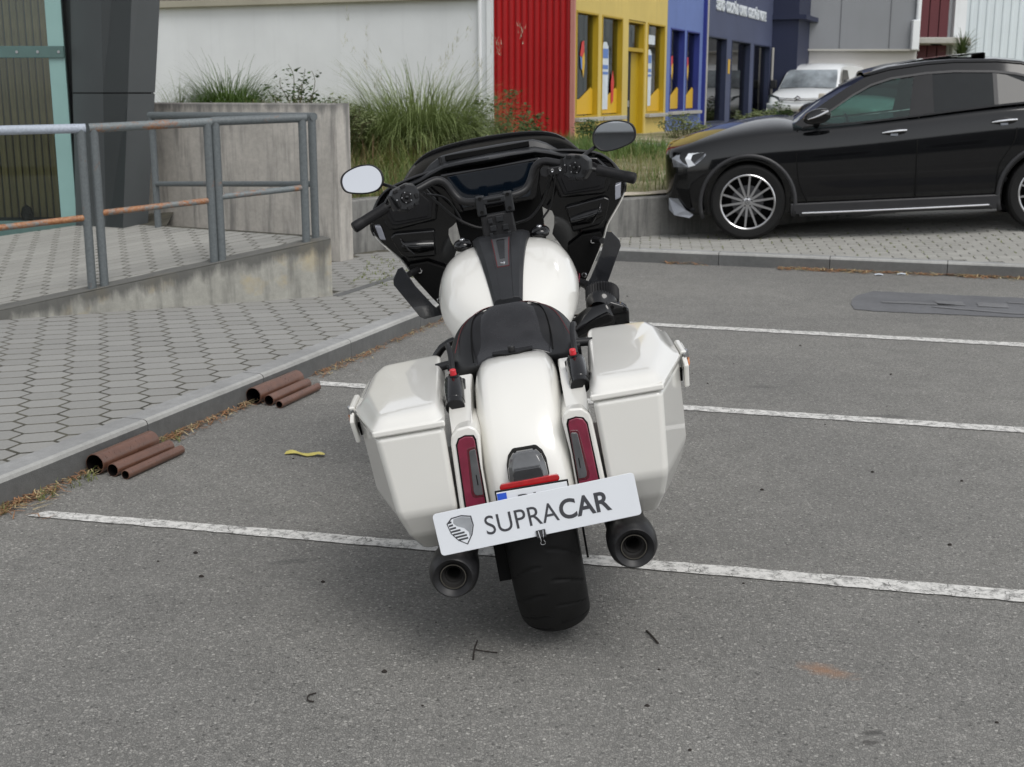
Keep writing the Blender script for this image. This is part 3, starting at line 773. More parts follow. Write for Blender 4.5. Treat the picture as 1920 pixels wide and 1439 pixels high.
# ---- saddlebags
BODY = [(.732, [(.199, -.428), (.384, -.428), (.470, -.11), (.472, .24), (.440, .325), (.235, .325)]),
        (.505, [(.204, -.423), (.366, -.423), (.458, -.12), (.460, .24), (.425, .32), (.237, .32)]),
        (.432, [(.214, -.380), (.350, -.380), (.428, -.12), (.432, .24), (.400, .31), (.242, .31)]),
        (.362, [(.226, -.300), (.328, -.300), (.392, -.10), (.394, .22), (.368, .28), (.248, .28)])]
def offs(pl, d):
    cx = sum(p[0] for p in pl) / len(pl); cy = sum(p[1] for p in pl) / len(pl)
    return [(x + math.copysign(d, x - cx), y + math.copysign(d, y - cy)) for x, y in pl]
def bag_ring(pl, z, s):
    r = [(s * x, y, zz) for (x, y), zz in zip(pl, z if isinstance(z, (list, tuple)) else [z] * len(pl))]
    return r if s > 0 else r[::-1]
for s in (-1, 1):
    nm = 'right' if s > 0 else 'left'
    bag = part('saddlebag', g_loft([bag_ring(pl, z, s) for z, pl in BODY][::-1]), M['white_paint'], bevel=.016, seg=4, ang=14)
    lipo = offs(BODY[0][1], .005)
    top = [(.212, -.380), (.372, -.380), (.440, -.06), (.438, .185), (.415, .255), (.232, .255)]
    topz = [.780, .775, .781, .789, .797, .803]
    mid = [(.206, -.405), (.379, -.405), (.462, -.105), (.464, .215), (.435, .295), (.232, .295)]
    midz = [.768, .764, .758, .760, .768, .782]
    lid = part('lid', g_loft([bag_ring(lipo, .7335, s), bag_ring(lipo, [.752, .752, .750, .752, .754, .756], s)]), M['white_paint'], bag, bevel=.006, seg=4, ang=25)
    inn_ = offs(BODY[0][1], -.006)
    def dens(r, k=5): return [tuple(Vector(r[q]).lerp(Vector(r[(q + 1) % len(r)]), w / k)) for q in range(len(r)) for w in range(k)]
    def shrink(r, k, dz=0.0):
        c_ = sum((Vector(q) for q in r), Vector()) / len(r); return [tuple(c_ + (Vector(q) - c_) * k + Vector((0, 0, dz))) for q in r]
    tr_ = bag_ring(top, topz, s)
    dome = [dens(r) for r in (bag_ring(inn_, .742, s), bag_ring(inn_, .752, s), bag_ring(offs(mid, .002), [q - .006 for q in midz], s), tr_, shrink(tr_, .82, .001), shrink(tr_, .5, .002), shrink(tr_, .2, .002))]
    part('lid_dome', g_loft(dome), M['white_paint'], lid, sub=2, smooth=True)
    # latch lever with its base on the outer side
    lm = MB()
    P = [(s * .474, -.135, .742), (s * .489, -.135, .748), (s * .491, .055, .752), (s * .476, .055, .742)]
    part('latch', g_prism([(s * .477, -.10, .755), (s * .477, .045, .760), (s * .474, .045, .700), (s * .474, -.085, .690)][::(-1 if s > 0 else 1)], (s, 0, 0), .018), M['white_paint'], bag, bevel=.006, seg=3)
    part('latch_lever', g_prism([(s * .478, -.145, .722), (s * .478, -.105, .742), (s * .474, -.100, .655), (s * .472, -.135, .655)][::(-1 if s > 0 else 1)], (s, 0, 0), .014), M['white_paint'], bag, bevel=.005, seg=3)
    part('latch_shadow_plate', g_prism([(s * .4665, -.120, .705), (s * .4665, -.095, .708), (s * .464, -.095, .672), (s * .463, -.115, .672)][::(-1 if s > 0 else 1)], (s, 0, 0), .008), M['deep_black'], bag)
    RF = [(s * .487, -.118, .747), (s * .5035, -.070, .752), (s * .5035, -.066, .706), (s * .487, -.112, .700)]
    rf = part('side_reflector', g_prism(RF[::(1 if s > 0 else -1)], (s * -.3, .95, 0), .03), M['lens_smoke'], bag, bevel=.002)
    RA = [(s * .4895, -.1125, .726), (s * .5015, -.0775, .730), (s * .5015, -.0745, .710), (s * .4895, -.109, .705)]
    part('reflector_amber', g_prism(RA[::(1 if s > 0 else -1)], (s * .3, -.95, 0), .003), M['amber'], rf)
    rf0 = part('side_reflector', g_prism([(s * .4945, -.070, .748), (s * .4945, .030, .752), (s * .4925, .030, .712), (s * .492, -.055, .708)][::(-1 if s > 0 else 1)], (s, 0, 0), .004), M['white_paint'], bag, bevel=.001)
    part('outer_reflector', g_prism([(s * .4985, -.062, .722), (s * .4985, -.020, .724), (s * .4965, -.020, .7125), (s * .496, -.055, .711)][::(-1 if s > 0 else 1)], (s, 0, 0), .0015), M['amber'], rf0)
    part('bag_mount', g_cyl((s * .190, .10, .792), (s * .240, .10, .787), .013, 14), M['satin_black'], bag)
    if s > 0:   # small emblem on the outer side of the right bag
        em = part('bag_emblem', g_lathe([(.0105, .0), (.0125, .0015), (.0145, .0)], 20, (.4165, -.235, .566), (.96, -.28, -.05)), M['lens_smoke'], bag)
        for q in (-1, 1):
            part('emblem_bar', g_box((.4165 + .012 * q, -.235 + .038 * q, .566), (.002, .016, .022), radians(-17)), M['lens_smoke'], em)

# ---- shock reservoirs with red knobs, and the docking bars beside the seat
for s, dx in ((-1, 0.0), (1, .004)):
    x = s * .172 + dx
    r = part('shock_reservoir', g_lathe([(.0, -.001), (.0245, 0), (.0270, .003), (.0270, .018), (.0285, .020), (.0290, .092), (.0270, .100), (.0270, .114), (.021, .120), (.0, .122)], 28, (x, -.285, .7465), (0, .90, .43)), M['gloss_black'], smooth=None, ang=28)
    part('end_cap', g_lathe([(.0, -.0015), (.0263, -.001), (.0267, .003), (.0263, .006)], 28, (x, -.2855, .7462), (0, .90, .43)), M['matte_black'], r)
    part('knob', g_lathe([(.0, .013), (.0075, .013), (.0090, .011), (.0090, .002), (.0095, 0), (.0095, -.012)], 18, (x - s * .004, -.195, .822), (0, -.15, 1)), M['red_plastic'], r, ang=28)
    part('knob_base', g_lathe([(.014, .0), (.0145, -.006), (.0125, -.022)], 18, (x - s * .004, -.1935, .8205), (0, -.15, 1)), M['satin_black'], r)
    part('reservoir_clamp', g_box((x + s * .004, -.21, .752), (.058, .022, .03)), M['satin_black'], r, bevel=.004)
    part('reservoir_stub', g_tube([(x - s * .018, -.27, .722), (x - s * .022, -.24, .742), (x - s * .024, -.15, .79)], .0075, 10, 3), M['gloss_black'], r)
    part('reservoir_mark', g_box((x, -.232, .7985), (.012, .010, .001)), M['red_plastic'], r, rot=None)
    bar = part('docking_bar', g_tube([(x + s * .006, -.13, .78), (x + s * .004, -.10, .815), (x + s * .006, -.05, .850), (x + s * .012, -.01, .868), (x + s * .016, .03, .862)], .0085, 10, 4), M['satin_black'])
    part('docking_stud', g_cyl((x + s * .004, -.045, .812), (x + s * .022, -.045, .811), .0100, 14), M['satin_black'], bar)

# ---- centre brake lamp, reflector, plate
lampr = []
for z, hw, y in ((.560, .056, -.463), (.563, .0565, -.476), (.600, .054, -.474), (.622, .046, -.463), (.634, .034, -.452), (.637, .030, -.436)):
    lampr.append([(-hw, -.41, z), (-hw * .92, y + .012, z), (-hw * .7, y, z), (hw * .7, y, z), (hw * .92, y + .012, z), (hw, -.41, z)])
cl = part('brake_lamp', g_loft(lampr), M['lens_smoke'], bevel=.003, seg=2, ang=25)
part('lamp_core', g_loft([[(-hw, -.45, z), (-hw, y, z), (hw, y, z), (hw, -.45, z)] for z, hw, y in ((.562, .040, -.4785), (.585, .040, -.4785), (.598, .034, -.4775))]), M['smoke_dark'], cl, bevel=.004)
part('lamp_gasket', g_loft([[(x * 1.03, y + .007, z * 1.0 + (.0015 if i else -.002)) for x, y, z in r] for i, r in enumerate(lampr)]), M['deep_black'], cl, bevel=.003, ang=25)
refl = part('rear_reflector', g_loft([[( .071 * cos(a) if abs(cos(a)) > 0.02 else 0, 0, 0) for a in (0,)] * 8][:1] or [[]]) if False else
            g_prism([(-.071 + .009 * cos(a) * 1.0, -.484, .5575 + .0095 * sin(a)) for a in [pi / 2 + pi * i / 8 for i in range(9)]] + [(.071 + .009 * cos(a), -.484, .5605 + .0095 * sin(a)) for a in [-pi / 2 + pi * i / 8 for i in range(9)]], (0, 1, 0), .012), M['lens_red_bright'], bevel=.002)
plate = part('number_plate', g_prism([(-.090, -.503, .452), (.097, -.503, .452), (.097, -.498, .551), (-.090, -.498, .551)], (0, 1, 0), .004), M['plate_white'], bevel=.0008)
part('plate_frame', g_prism([(-.094, -.498, .448), (.101, -.498, .448), (.101, -.4935, .555), (-.094, -.4935, .555)], (0, 1, 0), .006), M['matte_black'], plate, bevel=.002)
part('plate_blue_band', g_prism([(-.0885, -.5040, .455), (-.064, -.5040, .455), (-.064, -.4992, .549), (-.0885, -.4992, .549)], (0, -1, 0), .0008), M['plate_blue'], plate)

def text_mesh(name, body, size, m, parent, loc, rot, extrude=0.0004, offset=0.0, spacing=1.0, width=None, align='LEFT'):
    cu = bpy.data.curves.new(name, 'FONT'); cu.body = body; cu.size = size; cu.extrude = extrude; cu.offset = offset
    cu.space_character = spacing; cu.align_x = align; cu.resolution_u = 6
    tmp = bpy.data.objects.new(name + '_tmp', cu); COL.objects.link(tmp)
    dg = bpy.context.evaluated_depsgraph_get()
    me = bpy.data.meshes.new_from_object(tmp.evaluated_get(dg))
    bpy.data.objects.remove(tmp); bpy.data.curves.remove(cu)
    me.name = name; me.materials.clear(); me.materials.append(m)
    if width:
        xs_ = [v.co.x for v in me.vertices]; k = width / (max(xs_) - min(xs_))
        for v in me.vertices: v.co.x *= k
    o = bpy.data.objects.new(name, me); COL.objects.link(o); o.parent = parent; o.location = loc; o.rotation_euler = rot
    return o
text_mesh('plate_letters', 'BL', .065, M['ink'], plate, (-.040, -.5050, .494), (radians(87), 0, 0), width=.07)

# ---- exhausts
for s in (-1, 1):
    o = Vector((s * .243, -.512, .343)); ax = Vector((s * .03, -1, -.01)).normalized()
    tip = part('exhaust', g_lathe([(.0525, -1.1), (.0545, -.9), (.0555, -.30), (.057, -.13), (.0655, -.105), (.0670, -.060), (.0655, -.030), (.0560, -.004), (.0520, 0.0), (.0470, -.003), (.0345, -.016), (.0335, -.012), (.0325, -.012), (.0315, -.020), (.0305, -.12), (.0, -.12)], 48, o, ax), M['satin_black'], ang=40)
    part('tip_ring', g_lathe([(.0345, -.014), (.0345, -.0105), (.0325, -.0105), (.0320, -.016)], 48, o, ax), mat('dull_metal_ring', (.16, .15, .13), .4, metal=.8), tip)
    part('tip_bore', g_lathe([(.0318, -.014), (.0300, -.03), (.0230, -.034), (.0215, -.030), (.0195, -.034), (.0190, -.11), (.0, -.11)], 40, o, ax), M['tip_inner'], tip)
    part('muffler_bracket', g_tube([(s * .20, -.30, .40), (s * .17, -.28, .46)], .012, 8), M['satin_black'], tip)

# ---- seat
def seat_ring(y, hw, zt, ze, zb, dish=0.0, fl=0.55):
    """symmetrical section: flat-ish top of half-width fl*hw, rounded shoulder, skirt"""
    half = [(0, zt - dish), (.28 * hw, zt - dish * .75), (fl * hw, zt - .004), (.80 * hw, zt - (zt - ze) * .30), (.95 * hw, zt - (zt - ze) * .68), (hw, ze), (hw * .985, (ze + zb) / 2), (hw * .90, zb)]
    return [(-x, y, z) for x, z in reversed(half[1:])] + [(x, y, z) for x, z in half]
SEAT = [(-.035, .085, .806, .795, .790, 0, .6), (.01, .125, .815, .790, .765, 0, .6), (.06, .175, .836, .760, .700, 0, .58), (.11, .198, .872, .765, .670, 0, .56), (.16, .207, .905, .770, .655, 0, .54), (.205, .207, .921, .775, .650, .002, .52), (.245, .202, .917, .775, .650, .006, .52), (.29, .195, .880, .770, .650, .012, .55), (.35, .175, .850, .775, .660, .014, .6), (.42, .140, .862, .790, .69, .010, .62), (.48, .098, .902, .83, .74, .003, .66), (.525, .070, .930, .875, .80, 0, .7), (.555, .056, .938, .905, .86, 0, .7), (.57, .048, .928, .905, .87, 0, .7)]
seat = part('seat', g_loft([seat_ring(*q) for q in SEAT]), M['leather'], sub=2, smooth=True)
# smooth vinyl panel let into the back of the bolster
pan = []
for y, hw, zt in ((-.012, .112, .812), (.03, .118, .823), (.07, .120, .8425), (.115, .118, .876), (.155, .112, .9025), (.19, .098, .9195), (.208, .080, .9255)):
    pan.append([(hw * a, y, zt + .0035 - (.020 * max(0, abs(a) - .62) / .38) - (.004 if abs(a) > .97 else 0)) for a in (-1, -.97, -.8, -.6, -.3, 0, .3, .6, .8, .97, 1)])
panel = obj('seat_panel', *g_loft(pan, False), M['leather_gloss'], seat, smooth=True, sub=2)
m_ = panel.modifiers.new('sol', 'SOLIDIFY'); m_.thickness = .008; m_.offset = -1
part('piping', g_tube([(-.119, .0, .805), (-.121, .07, .8365), (-.116, .14, .881), (-.100, .19, .910), (-.06, .214, .922), (0, .2185, .9245), (.06, .214, .922), (.100, .19, .910), (.116, .14, .881), (.121, .07, .8365), (.119, .0, .805)], .0022, 6, 4), M['deep_black'], seat)
part('stitching', g_tube([(-.176, .10, .822), (-.150, .17, .877), (-.118, .205, .903), (-.07, .232, .9205), (0, .238, .9225), (.07, .232, .9205), (.118, .205, .903), (.150, .17, .877), (.176, .10, .822)], .0011, 5, 5), M['red_stitch'], seat)
part('seat_tag', g_box((.022, .572, .937), (.022, .004, .004)), M['red_plastic'], seat)
part('seat_nut', g_lathe([(.0, .022), (.0085, .022), (.0105, .019), (.0105, 0), (.016, -.004), (.016, -.008)], 20, (0, -.045, .8235), (0, -.12, 1)), M['satin_black'], seat, ang=28)
part('seat_tongue', g_prism(xz([(-.055, 0), (-.028, -.012), (0, -.016), (.028, -.012), (.055, 0), (.055, .03), (-.055, .03)], 0), (0, 0, 1), .006), M['matte_black'], seat) if False else part('seat_tongue', g_prism([(-.060, -.022, .8185), (-.038, -.040, .8205), (-.018, -.062, .8215), (.018, -.062, .8215), (.038, -.040, .8205), (.060, -.022, .8185), (.060, .02, .8175), (-.060, .02, .8175)], (0, 0, 1), .005), M['matte_black'], seat, bevel=.0015)

# ---- fuel tank and console
def tank_ring(y, hw, zt, zb, top=.09):
    half = [(0, zt + .002), (top * .55, zt), (top, zt - .003), (hw * .77, zt - .020), (hw * .93, zt - .070), (hw, zt - .125), (hw * .99, zt - .16), (hw * .90, (zt + zb) / 2 - .06), (hw * .66, zb), (.0, zb - .005)]
    return [(-x, y, z) for x, z in reversed(half[1:-1])] + [(x, y, z) for x, z in half]
TANK = [(.355, .085, .862, .745, .05), (.40, .135, .890, .735, .06), (.47, .190, .930, .725, .075), (.56, .228, .974, .725, .085), (.66, .246, 1.012, .735, .09), (.76, .250, 1.040, .76, .095), (.86, .240, 1.052, .80, .095), (.93, .218, 1.046, .85, .09), (.97, .180, 1.030, .90, .08), (.985, .15, 1.01, .93, .07)]
tank = part('fuel_tank', g_loft([tank_ring(*q) for q in TANK]), M['white_paint'], sub=2, smooth=True)
part('tank_emblem', (lambda m: (m.v, m.f))((lambda m: [m.add(*g_box((.2505 - .002 * i, .70 + .020 * i, .905 - .012 * (i % 3)), (.003, .006, .012))) for i in range(6)] and m)(MB())), M['lens_red'], tank)
con = []
for y, hw, z in ((.405, .048, .906), (.45, .053, .9275), (.55, .064, .979), (.65, .076, 1.0205), (.75, .088, 1.0505), (.84, .099, 1.064), (.91, .105, 1.066), (.95, .100, 1.058)):
    con.append([(-hw, y, z - .030), (-hw * .985, y, z - .004), (-hw * .80, y, z + .006), (-hw * .42, y, z + .010), (-hw * .40, y, z + .007), (hw * .40, y, z + .007), (hw * .42, y, z + .010), (hw * .80, y, z + .006), (hw * .985, y, z - .004), (hw, y, z - .030)])
console = part('tank_console', g_loft(con), M['grey_plastic'], bevel=.002, ang=20)
def con_z(y): return float(np.interp(y, [.45, .55, .65, .75, .84, .91], [.9275, .979, 1.0205, 1.0505, 1.064, 1.066])) + .007
def strip_on(y0, y1, w0, w1, dz, name, m, parent, x0=0.0, n=8):
    r = []
    for i in range(n + 1):
        y = y0 + (y1 - y0) * i / n; w = w0 + (w1 - w0) * i / n; z = con_z(y)
        r.append([(x0 - w, y, z - .004), (x0 - w, y, z + dz), (x0 + w, y, z + dz), (x0 + w, y, z - .004)])
    return part(name, g_loft(r), m, parent)
ins = strip_on(.575, .80, .0185, .030, .0022, 'console_insert', mat('console_grey', (.055, .056, .06), .35, var=.1), console)
strip_on(.573, .800, .0205, .0325, .0012, 'insert_outline', M['red_stitch'], ins)
strip_on(.62, .775, .0085, .0155, .0034, 'insert_slot', M['grey_plastic'], ins)
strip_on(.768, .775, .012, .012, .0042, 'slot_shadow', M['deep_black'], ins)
part('insert_badge', g_lathe([(.0, .002), (.0085, .0015), (.009, 0)], 20, (0, .594, con_z(.594) + .0022), (0, -.3, 1)), M['chrome'], ins)
for s in (-1, 1):
    d = part('steering_cap', g_lathe([(.0, .014), (.016, .0135), (.028, .009), (.035, 0), (.036, -.008), (.030, -.02)], 32, (s * .142, .965, 1.053), (0, -.25, 1)), M['gloss_black'])
    part('cap_bolt', g_lathe([(.0, .006), (.0075, .006), (.0095, .003), (.0095, -.006)], 16, (s * .142, .962, 1.067), (0, -.25, 1)), M['chrome'], d, ang=25)
ig = part('ignition_switch', g_lathe([(.0, .02), (.020, .02), (.026, .014), (.030, 0), (.030, -.03)], 24, (.004, .968, 1.066), (0, -.3, 1)), M['satin_black'], ang=25)
part('switch_ring', g_lathe([(.017, .0215), (.0225, .0205), (.0235, .017)], 24, (.004, .968, 1.066), (0, -.3, 1)), M['chrome'], ig)
# ---- fairing: white outer shell, black inner panels, openings beside the fork
RIM = [(0, 1.315), (.12, 1.318), (.25, 1.310), (.345, 1.292), (.415, 1.268), (.462, 1.220), (.488, 1.160), (.489, 1.125), (.470, 1.086), (.437, 1.044), (.402, 1.000), (.383, .958), (.358, .915), (.315, .850), (.276, .795), (.25, .765)]
rimc = [(p.x, p.y) for p in catmull([(x, z, 0) for x, z in RIM], 3)]
full = [(-x, z) for x, z in reversed(rimc[1:])] + rimc
def shell_pt(x, z, v):
    """v 0 rim .. 1 nose; low wings stay short and wide"""
    low = min(1.0, max(0.0, (1.16 - z) / .22))
    fx = x * (.30 * (1 - low) + .90 * low); fy = 1.78 * (1 - low) + 1.47 * low; fz = 1.20 * (1 - low) + (z + .02) * low
    e = sin(v * pi / 2)
    return (x + (fx - x) * v ** 1.8, 1.232 + (fy - 1.232) * e * (1 - .0 * v), z + (fz - z) * v ** 1.6)
NV = 9
shell = obj('fairing_shell', *g_loft([[shell_pt(x, z, i / NV) for x, z in full] for i in range(NV + 1)], False), M['white_paint'], bike, smooth=True)
m_ = shell.modifiers.new('sol', 'SOLIDIFY'); m_.thickness = .0035; m_.offset = 1
def inset(pl, d):
    c = Vector((sum(p[0] for p in pl) / len(pl), sum(p[1] for p in pl) / len(pl)))
    out = []
    for x, z in pl:
        v = Vector((x, z)) - c; out.append(tuple(c + v * (1 - d / max(.001, v.length))))
    return out
def plate_part(name, poly, y0, y1, m, parent, s=1, bevel=.004, seg=2, slope=0.0, ang=30):
    """polygon in xz, facing the rider at y0, y1 deeper; slope: y grows with |x|"""
    P = [(s * x, y0 + slope * abs(x), z) for x, z in poly]
    area = sum(P[i - 1][0] * P[i][2] - P[i][0] * P[i - 1][2] for i in range(len(P)))
    if area < 0: P = P[::-1]
    n = len(P); Q = [(x, y + (y1 - y0), z) for x, y, z in P]
    return obj(name, P + Q, [tuple(range(n)), tuple(range(2 * n - 1, n - 1, -1))] + [((i + 1) % n, i, i + n, (i + 1) % n + n) for i in range(n)], m, parent, bevel=bevel, seg=seg, ang=ang)
inner = plate_part('inner_fairing', [(-.168, 1.318), (.168, 1.318), (.168, 1.105), (.164, 1.05), (.160, .90), (-.160, .90), (-.164, 1.05), (-.168, 1.105)], 1.225, 1.245, M['deep_black'], bike)
SIDE = [(.985 * x + .002, z * .995 + .005) for x, z in rimc if x > .16] + [(.236, .80), (.225, .93), (.188, 1.0), (.202, 1.035), (.207, 1.066), (.202, 1.088), (.182, 1.098), (.167, 1.11), (.167, 1.312)]
SPK = [(.238, 1.133), (.218, 1.212), (.258, 1.274), (.335, 1.276), (.402, 1.262), (.443, 1.212), (.445, 1.185), (.424, 1.130), (.40, 1.122)]
DOOR = [(.252, 1.098), (.405, 1.112), (.425, 1.100), (.398, 1.030), (.376, 1.008), (.266, .998)]
for s in (-1, 1):
    sp = plate_part('inner_fairing_wing', SIDE, 1.262, 1.275, M['gloss_black'], bike, s, .003, slope=-.06)
    a = plate_part('speaker_pod', SPK, 1.215, 1.262, M['gloss_black'], bike, s, .010, 3, slope=-.05)
    plate_part('speaker_cover', inset(SPK, .020), 1.2115, 1.222, M['matte_black'], a, s, .005, 2, slope=-.05)
    plate_part('speaker_face', inset(SPK, .034), 1.2095, 1.220, M['matte_black'], a, s, .006, 3, slope=-.05)
    d = plate_part('glovebox', DOOR, 1.212, 1.262, M['gloss_black'], bike, s, .008, 3, slope=-.05)
    part('glovebox_bulge', g_tube([(s * .268, 1.206, 1.040), (s * .33, 1.198, 1.046), (s * .388, 1.194, 1.058)], [.020, .026, .017], 20), M['gloss_black'], d)
    part('glovebox_strap', g_tube([(s * .386, 1.185, 1.088), (s * .378, 1.166, 1.070), (s * .362, 1.165, 1.045), (s * .345, 1.17, 1.022)], .0035, 8, 3), M['gloss_black'], d)
    low = plate_part('lower_cowl', [(.375, .958), (.350, .915), (.310, .850), (.276, .800), (.245, .79), (.236, .95), (.30, .985), (.37, .985)], 1.165, 1.20, M['deep_black'], bike, s, .004)
    for bx, bz in ((.334, .957), (.280, .835)):
        b = part('cowl_bolt', g_lathe([(.0050, .004), (.0085, .004), (.0105, .001), (.0105, -.004)], 18, (s * bx, 1.160, bz), (0, -1, 0)), M['chrome'], low)
        part('bolt_socket', g_lathe([(.0, .002), (.0052, .002)], 12, (s * bx, 1.160, bz), (0, -1, 0)), M['deep_black'], b)
    DEF = [(.386, .996), (.404, .992), (.428, .957), (.430, .935), (.356, .800), (.340, .789), (.272, .792), (.270, .800), (.300, .835), (.352, .918)]
    dv = [(s * x, 1.055 - .10 * (x - .35) + .05 * (z - .9), z) for x, z in DEF]
    if s < 0: dv = dv[::-1]
    df = part('air_deflector', g_prism(dv[::-1], (0, 1, 0), .007), M['smoke_dark'], bevel=.002, seg=2)
    part('deflector_clamp', g_tube([(s * .365, 1.055, .965), (s * .340, 1.14, .965)], .012, 10), M['satin_black'], df)
    part('deflector_bracket', g_tube([(s * .285, 1.06, .808), (s * .255, 1.10, .822), (s * .215, 1.14, .83)], .016, 10, 3), M['satin_black'], df)
    # pale sliver: reflection on the white shell's inner face, painted in grey
    part('shell_sliver', g_loft([[(s * .478, 1.215, 1.150), (s * .484, 1.26, 1.16), (s * .478, 1.26, 1.098), (s * .466, 1.215, 1.095)], [(s * .452, 1.205, 1.145), (s * .46, 1.26, 1.155), (s * .45, 1.26, 1.09), (s * .444, 1.205, 1.09)]]), mat('painted_sliver_grey', (.26, .27, .31), .2, coat=.8), sp, bevel=.004)
for s in (-1, 1):
    tr_ = [(x, z) for x, z in rimc if x > .17 and z > 1.10]
    part('fairing_trim', g_tube([(s * x * 1.002, 1.229, z + .001) for x, z in tr_], .0065, 8), M['gloss_black'])
# display
disp = plate_part('display', [(-.190, 1.302), (.190, 1.302), (.192, 1.29), (.152, 1.160), (.135, 1.148), (-.135, 1.148), (-.152, 1.160), (-.192, 1.29)], 1.150, 1.235, M['gloss_black'], bike, 1, .008, 3)
plate_part('display_glass', [(-.163, 1.290), (.163, 1.290), (.166, 1.284), (.131, 1.172), (.122, 1.165), (-.122, 1.165), (-.131, 1.172), (-.166, 1.284)], 1.1465, 1.152, M['screen'], disp, 1, .0015, 1)
# dash brow and vent hood
def zb(x): return float(np.interp(abs(x), [0, .10, .175, .225, .275, .335, .365], [1.338, 1.338, 1.334, 1.318, 1.298, 1.286, 1.275]))
xs_ = [-.365, -.335, -.30, -.275, -.25, -.225, -.20, -.175, -.14, -.09, -.045, 0, .045, .09, .14, .175, .20, .225, .25, .275, .30, .335, .365]
brow = part('dash_brow', g_loft([[(x, 1.255, zb(x) - .028), (x, 1.150 + .25 * abs(x), zb(x) - .022), (x, 1.128 + .27 * abs(x), zb(x) - .012), (x, 1.130 + .27 * abs(x), zb(x) - .003), (x, 1.145 + .26 * abs(x), zb(x)), (x, 1.255, zb(x) + .006)] for x in xs_]), M['grey_plastic'], bevel=.002, ang=25)
hood = part('vent_hood', g_loft([[(x, 1.235 + .05 * abs(x), zb(x) - .01), (x, 1.228 + .05 * abs(x), zb(x) + h * .15), (x, 1.238 + .05 * abs(x), zb(x) + h * .85), (x, 1.252 + .05 * abs(x), zb(x) + h), (x, 1.36, zb(x) + h - .005), (x, 1.36, zb(x) - .02)] for x, h in [(-.275, .006), (-.225, .026), (-.20, .031), (-.175, .033), (-.09, .034), (0, .034), (.09, .034), (.175, .033), (.20, .031), (.225, .026), (.275, .006)]]), M['grey_plastic'], brow, bevel=.002, ang=25)
plate_part('vent_slot', [(-.166, 1.345), (.158, 1.345), (.158, 1.364), (-.166, 1.364)], 1.2275, 1.25, M['deep_black'], hood, 1, .002)
part('sensor_post', g_lathe([(.006, 0), (.005, .020), (.0065, .022), (.0065, .028), (.0, .030)], 12, (-.186, 1.232, 1.335), (0, 0, 1)), M['satin_black'], brow)
# windscreen
top = [(-.357, 1.288), (-.303, 1.346), (-.241, 1.383), (-.142, 1.401), (-.004, 1.406), (.142, 1.399), (.241, 1.381), (.300, 1.347), (.350, 1.292)]
tc = catmull([(x, 1.40 - .22 * x * x, z) for x, z in top], 4)
ws = [[tuple(Vector((p.x * (1 - .10 * v), p.y + .16 * v, p.z + (1.262 - p.z) * v * (1.0 if p.z > 1.262 else 0))) ) for p in tc] for v in (0, .25, .5, .75, 1)]
wsn = obj('windscreen', *g_loft(ws, False), M['tint_shield'], bike, smooth=True)
m_ = wsn.modifiers.new('sol', 'SOLIDIFY'); m_.thickness = .004; m_.offset = -1
part('headlamp', g_loft([[(x * k, 1.70 + .05 * (1 - k), 1.12 + z * k) for x, z in [(-.14, .03), (-.09, -.045), (.09, -.045), (.14, .03), (.08, .06), (-.08, .06)]] for k in (1, .8, .5)]), M['lens_smoke'], shell, bevel=.004)

# ---- handlebar
HB = [(.352, .835, 1.247), (.300, .862, 1.266), (.246, .885, 1.283), (.205, .902, 1.296), (.180, .908, 1.294), (.160, .912, 1.278), (.143, .912, 1.246), (.124, .905, 1.218), (.100, .895, 1.204), (.060, .885, 1.199), (0, .885, 1.199)]
hb = part('handlebar', g_tube(HB + [(-x, y, z) for x, y, z in HB[-2::-1]], .0140, 14, 3), M['satin_black'])
clampm = MB()
for s in (-1, 1):
    clampm.add(*g_box((s * .050, .886, 1.182), (.034, .040, .072)))
clampm.add(*g_box((0, .878, 1.196), (.085, .026, .026)))
rz = clampm.build('bar_clamp', M['grey_plastic'], bike, bevel=.006, seg=3)
part('clamp_slot', g_box((0, .8645, 1.196), (.048, .004, .008)), M['deep_black'], rz, bevel=.002)
for s in (-1, 1):
    for dz in (.018, -.018):
        part('clamp_bolt', g_lathe([(.0, .0015), (.0045, .0015), (.0065, .002), (.0065, -.003)], 14, (s * .050, .8655, 1.184 + dz * 1.35), (0, -1, .1)), M['deep_black'], rz)
part('riser', g_loft([[(-.062, .87, 1.02), (.062, .87, 1.02), (.062, .95, 1.02), (-.062, .95, 1.02)], [(-.058, .875, 1.148), (.058, .875, 1.148), (.058, .925, 1.148), (-.058, .925, 1.148)]]), M['satin_black'], bevel=.008)
det = MB()
for x, z, w, h in ((-.026, 1.125, .016, .018), (.008, 1.128, .026, .020), (-.020, 1.098, .022, .020), (.024, 1.096, .020, .020), (-.030, 1.075, .012, .016), (.034, 1.072, .014, .014)):
    det.add(*g_box((x, .868, z), (w, .012, h)))
det.build('riser_fittings', M['grey_plastic'], bike, bevel=.002)

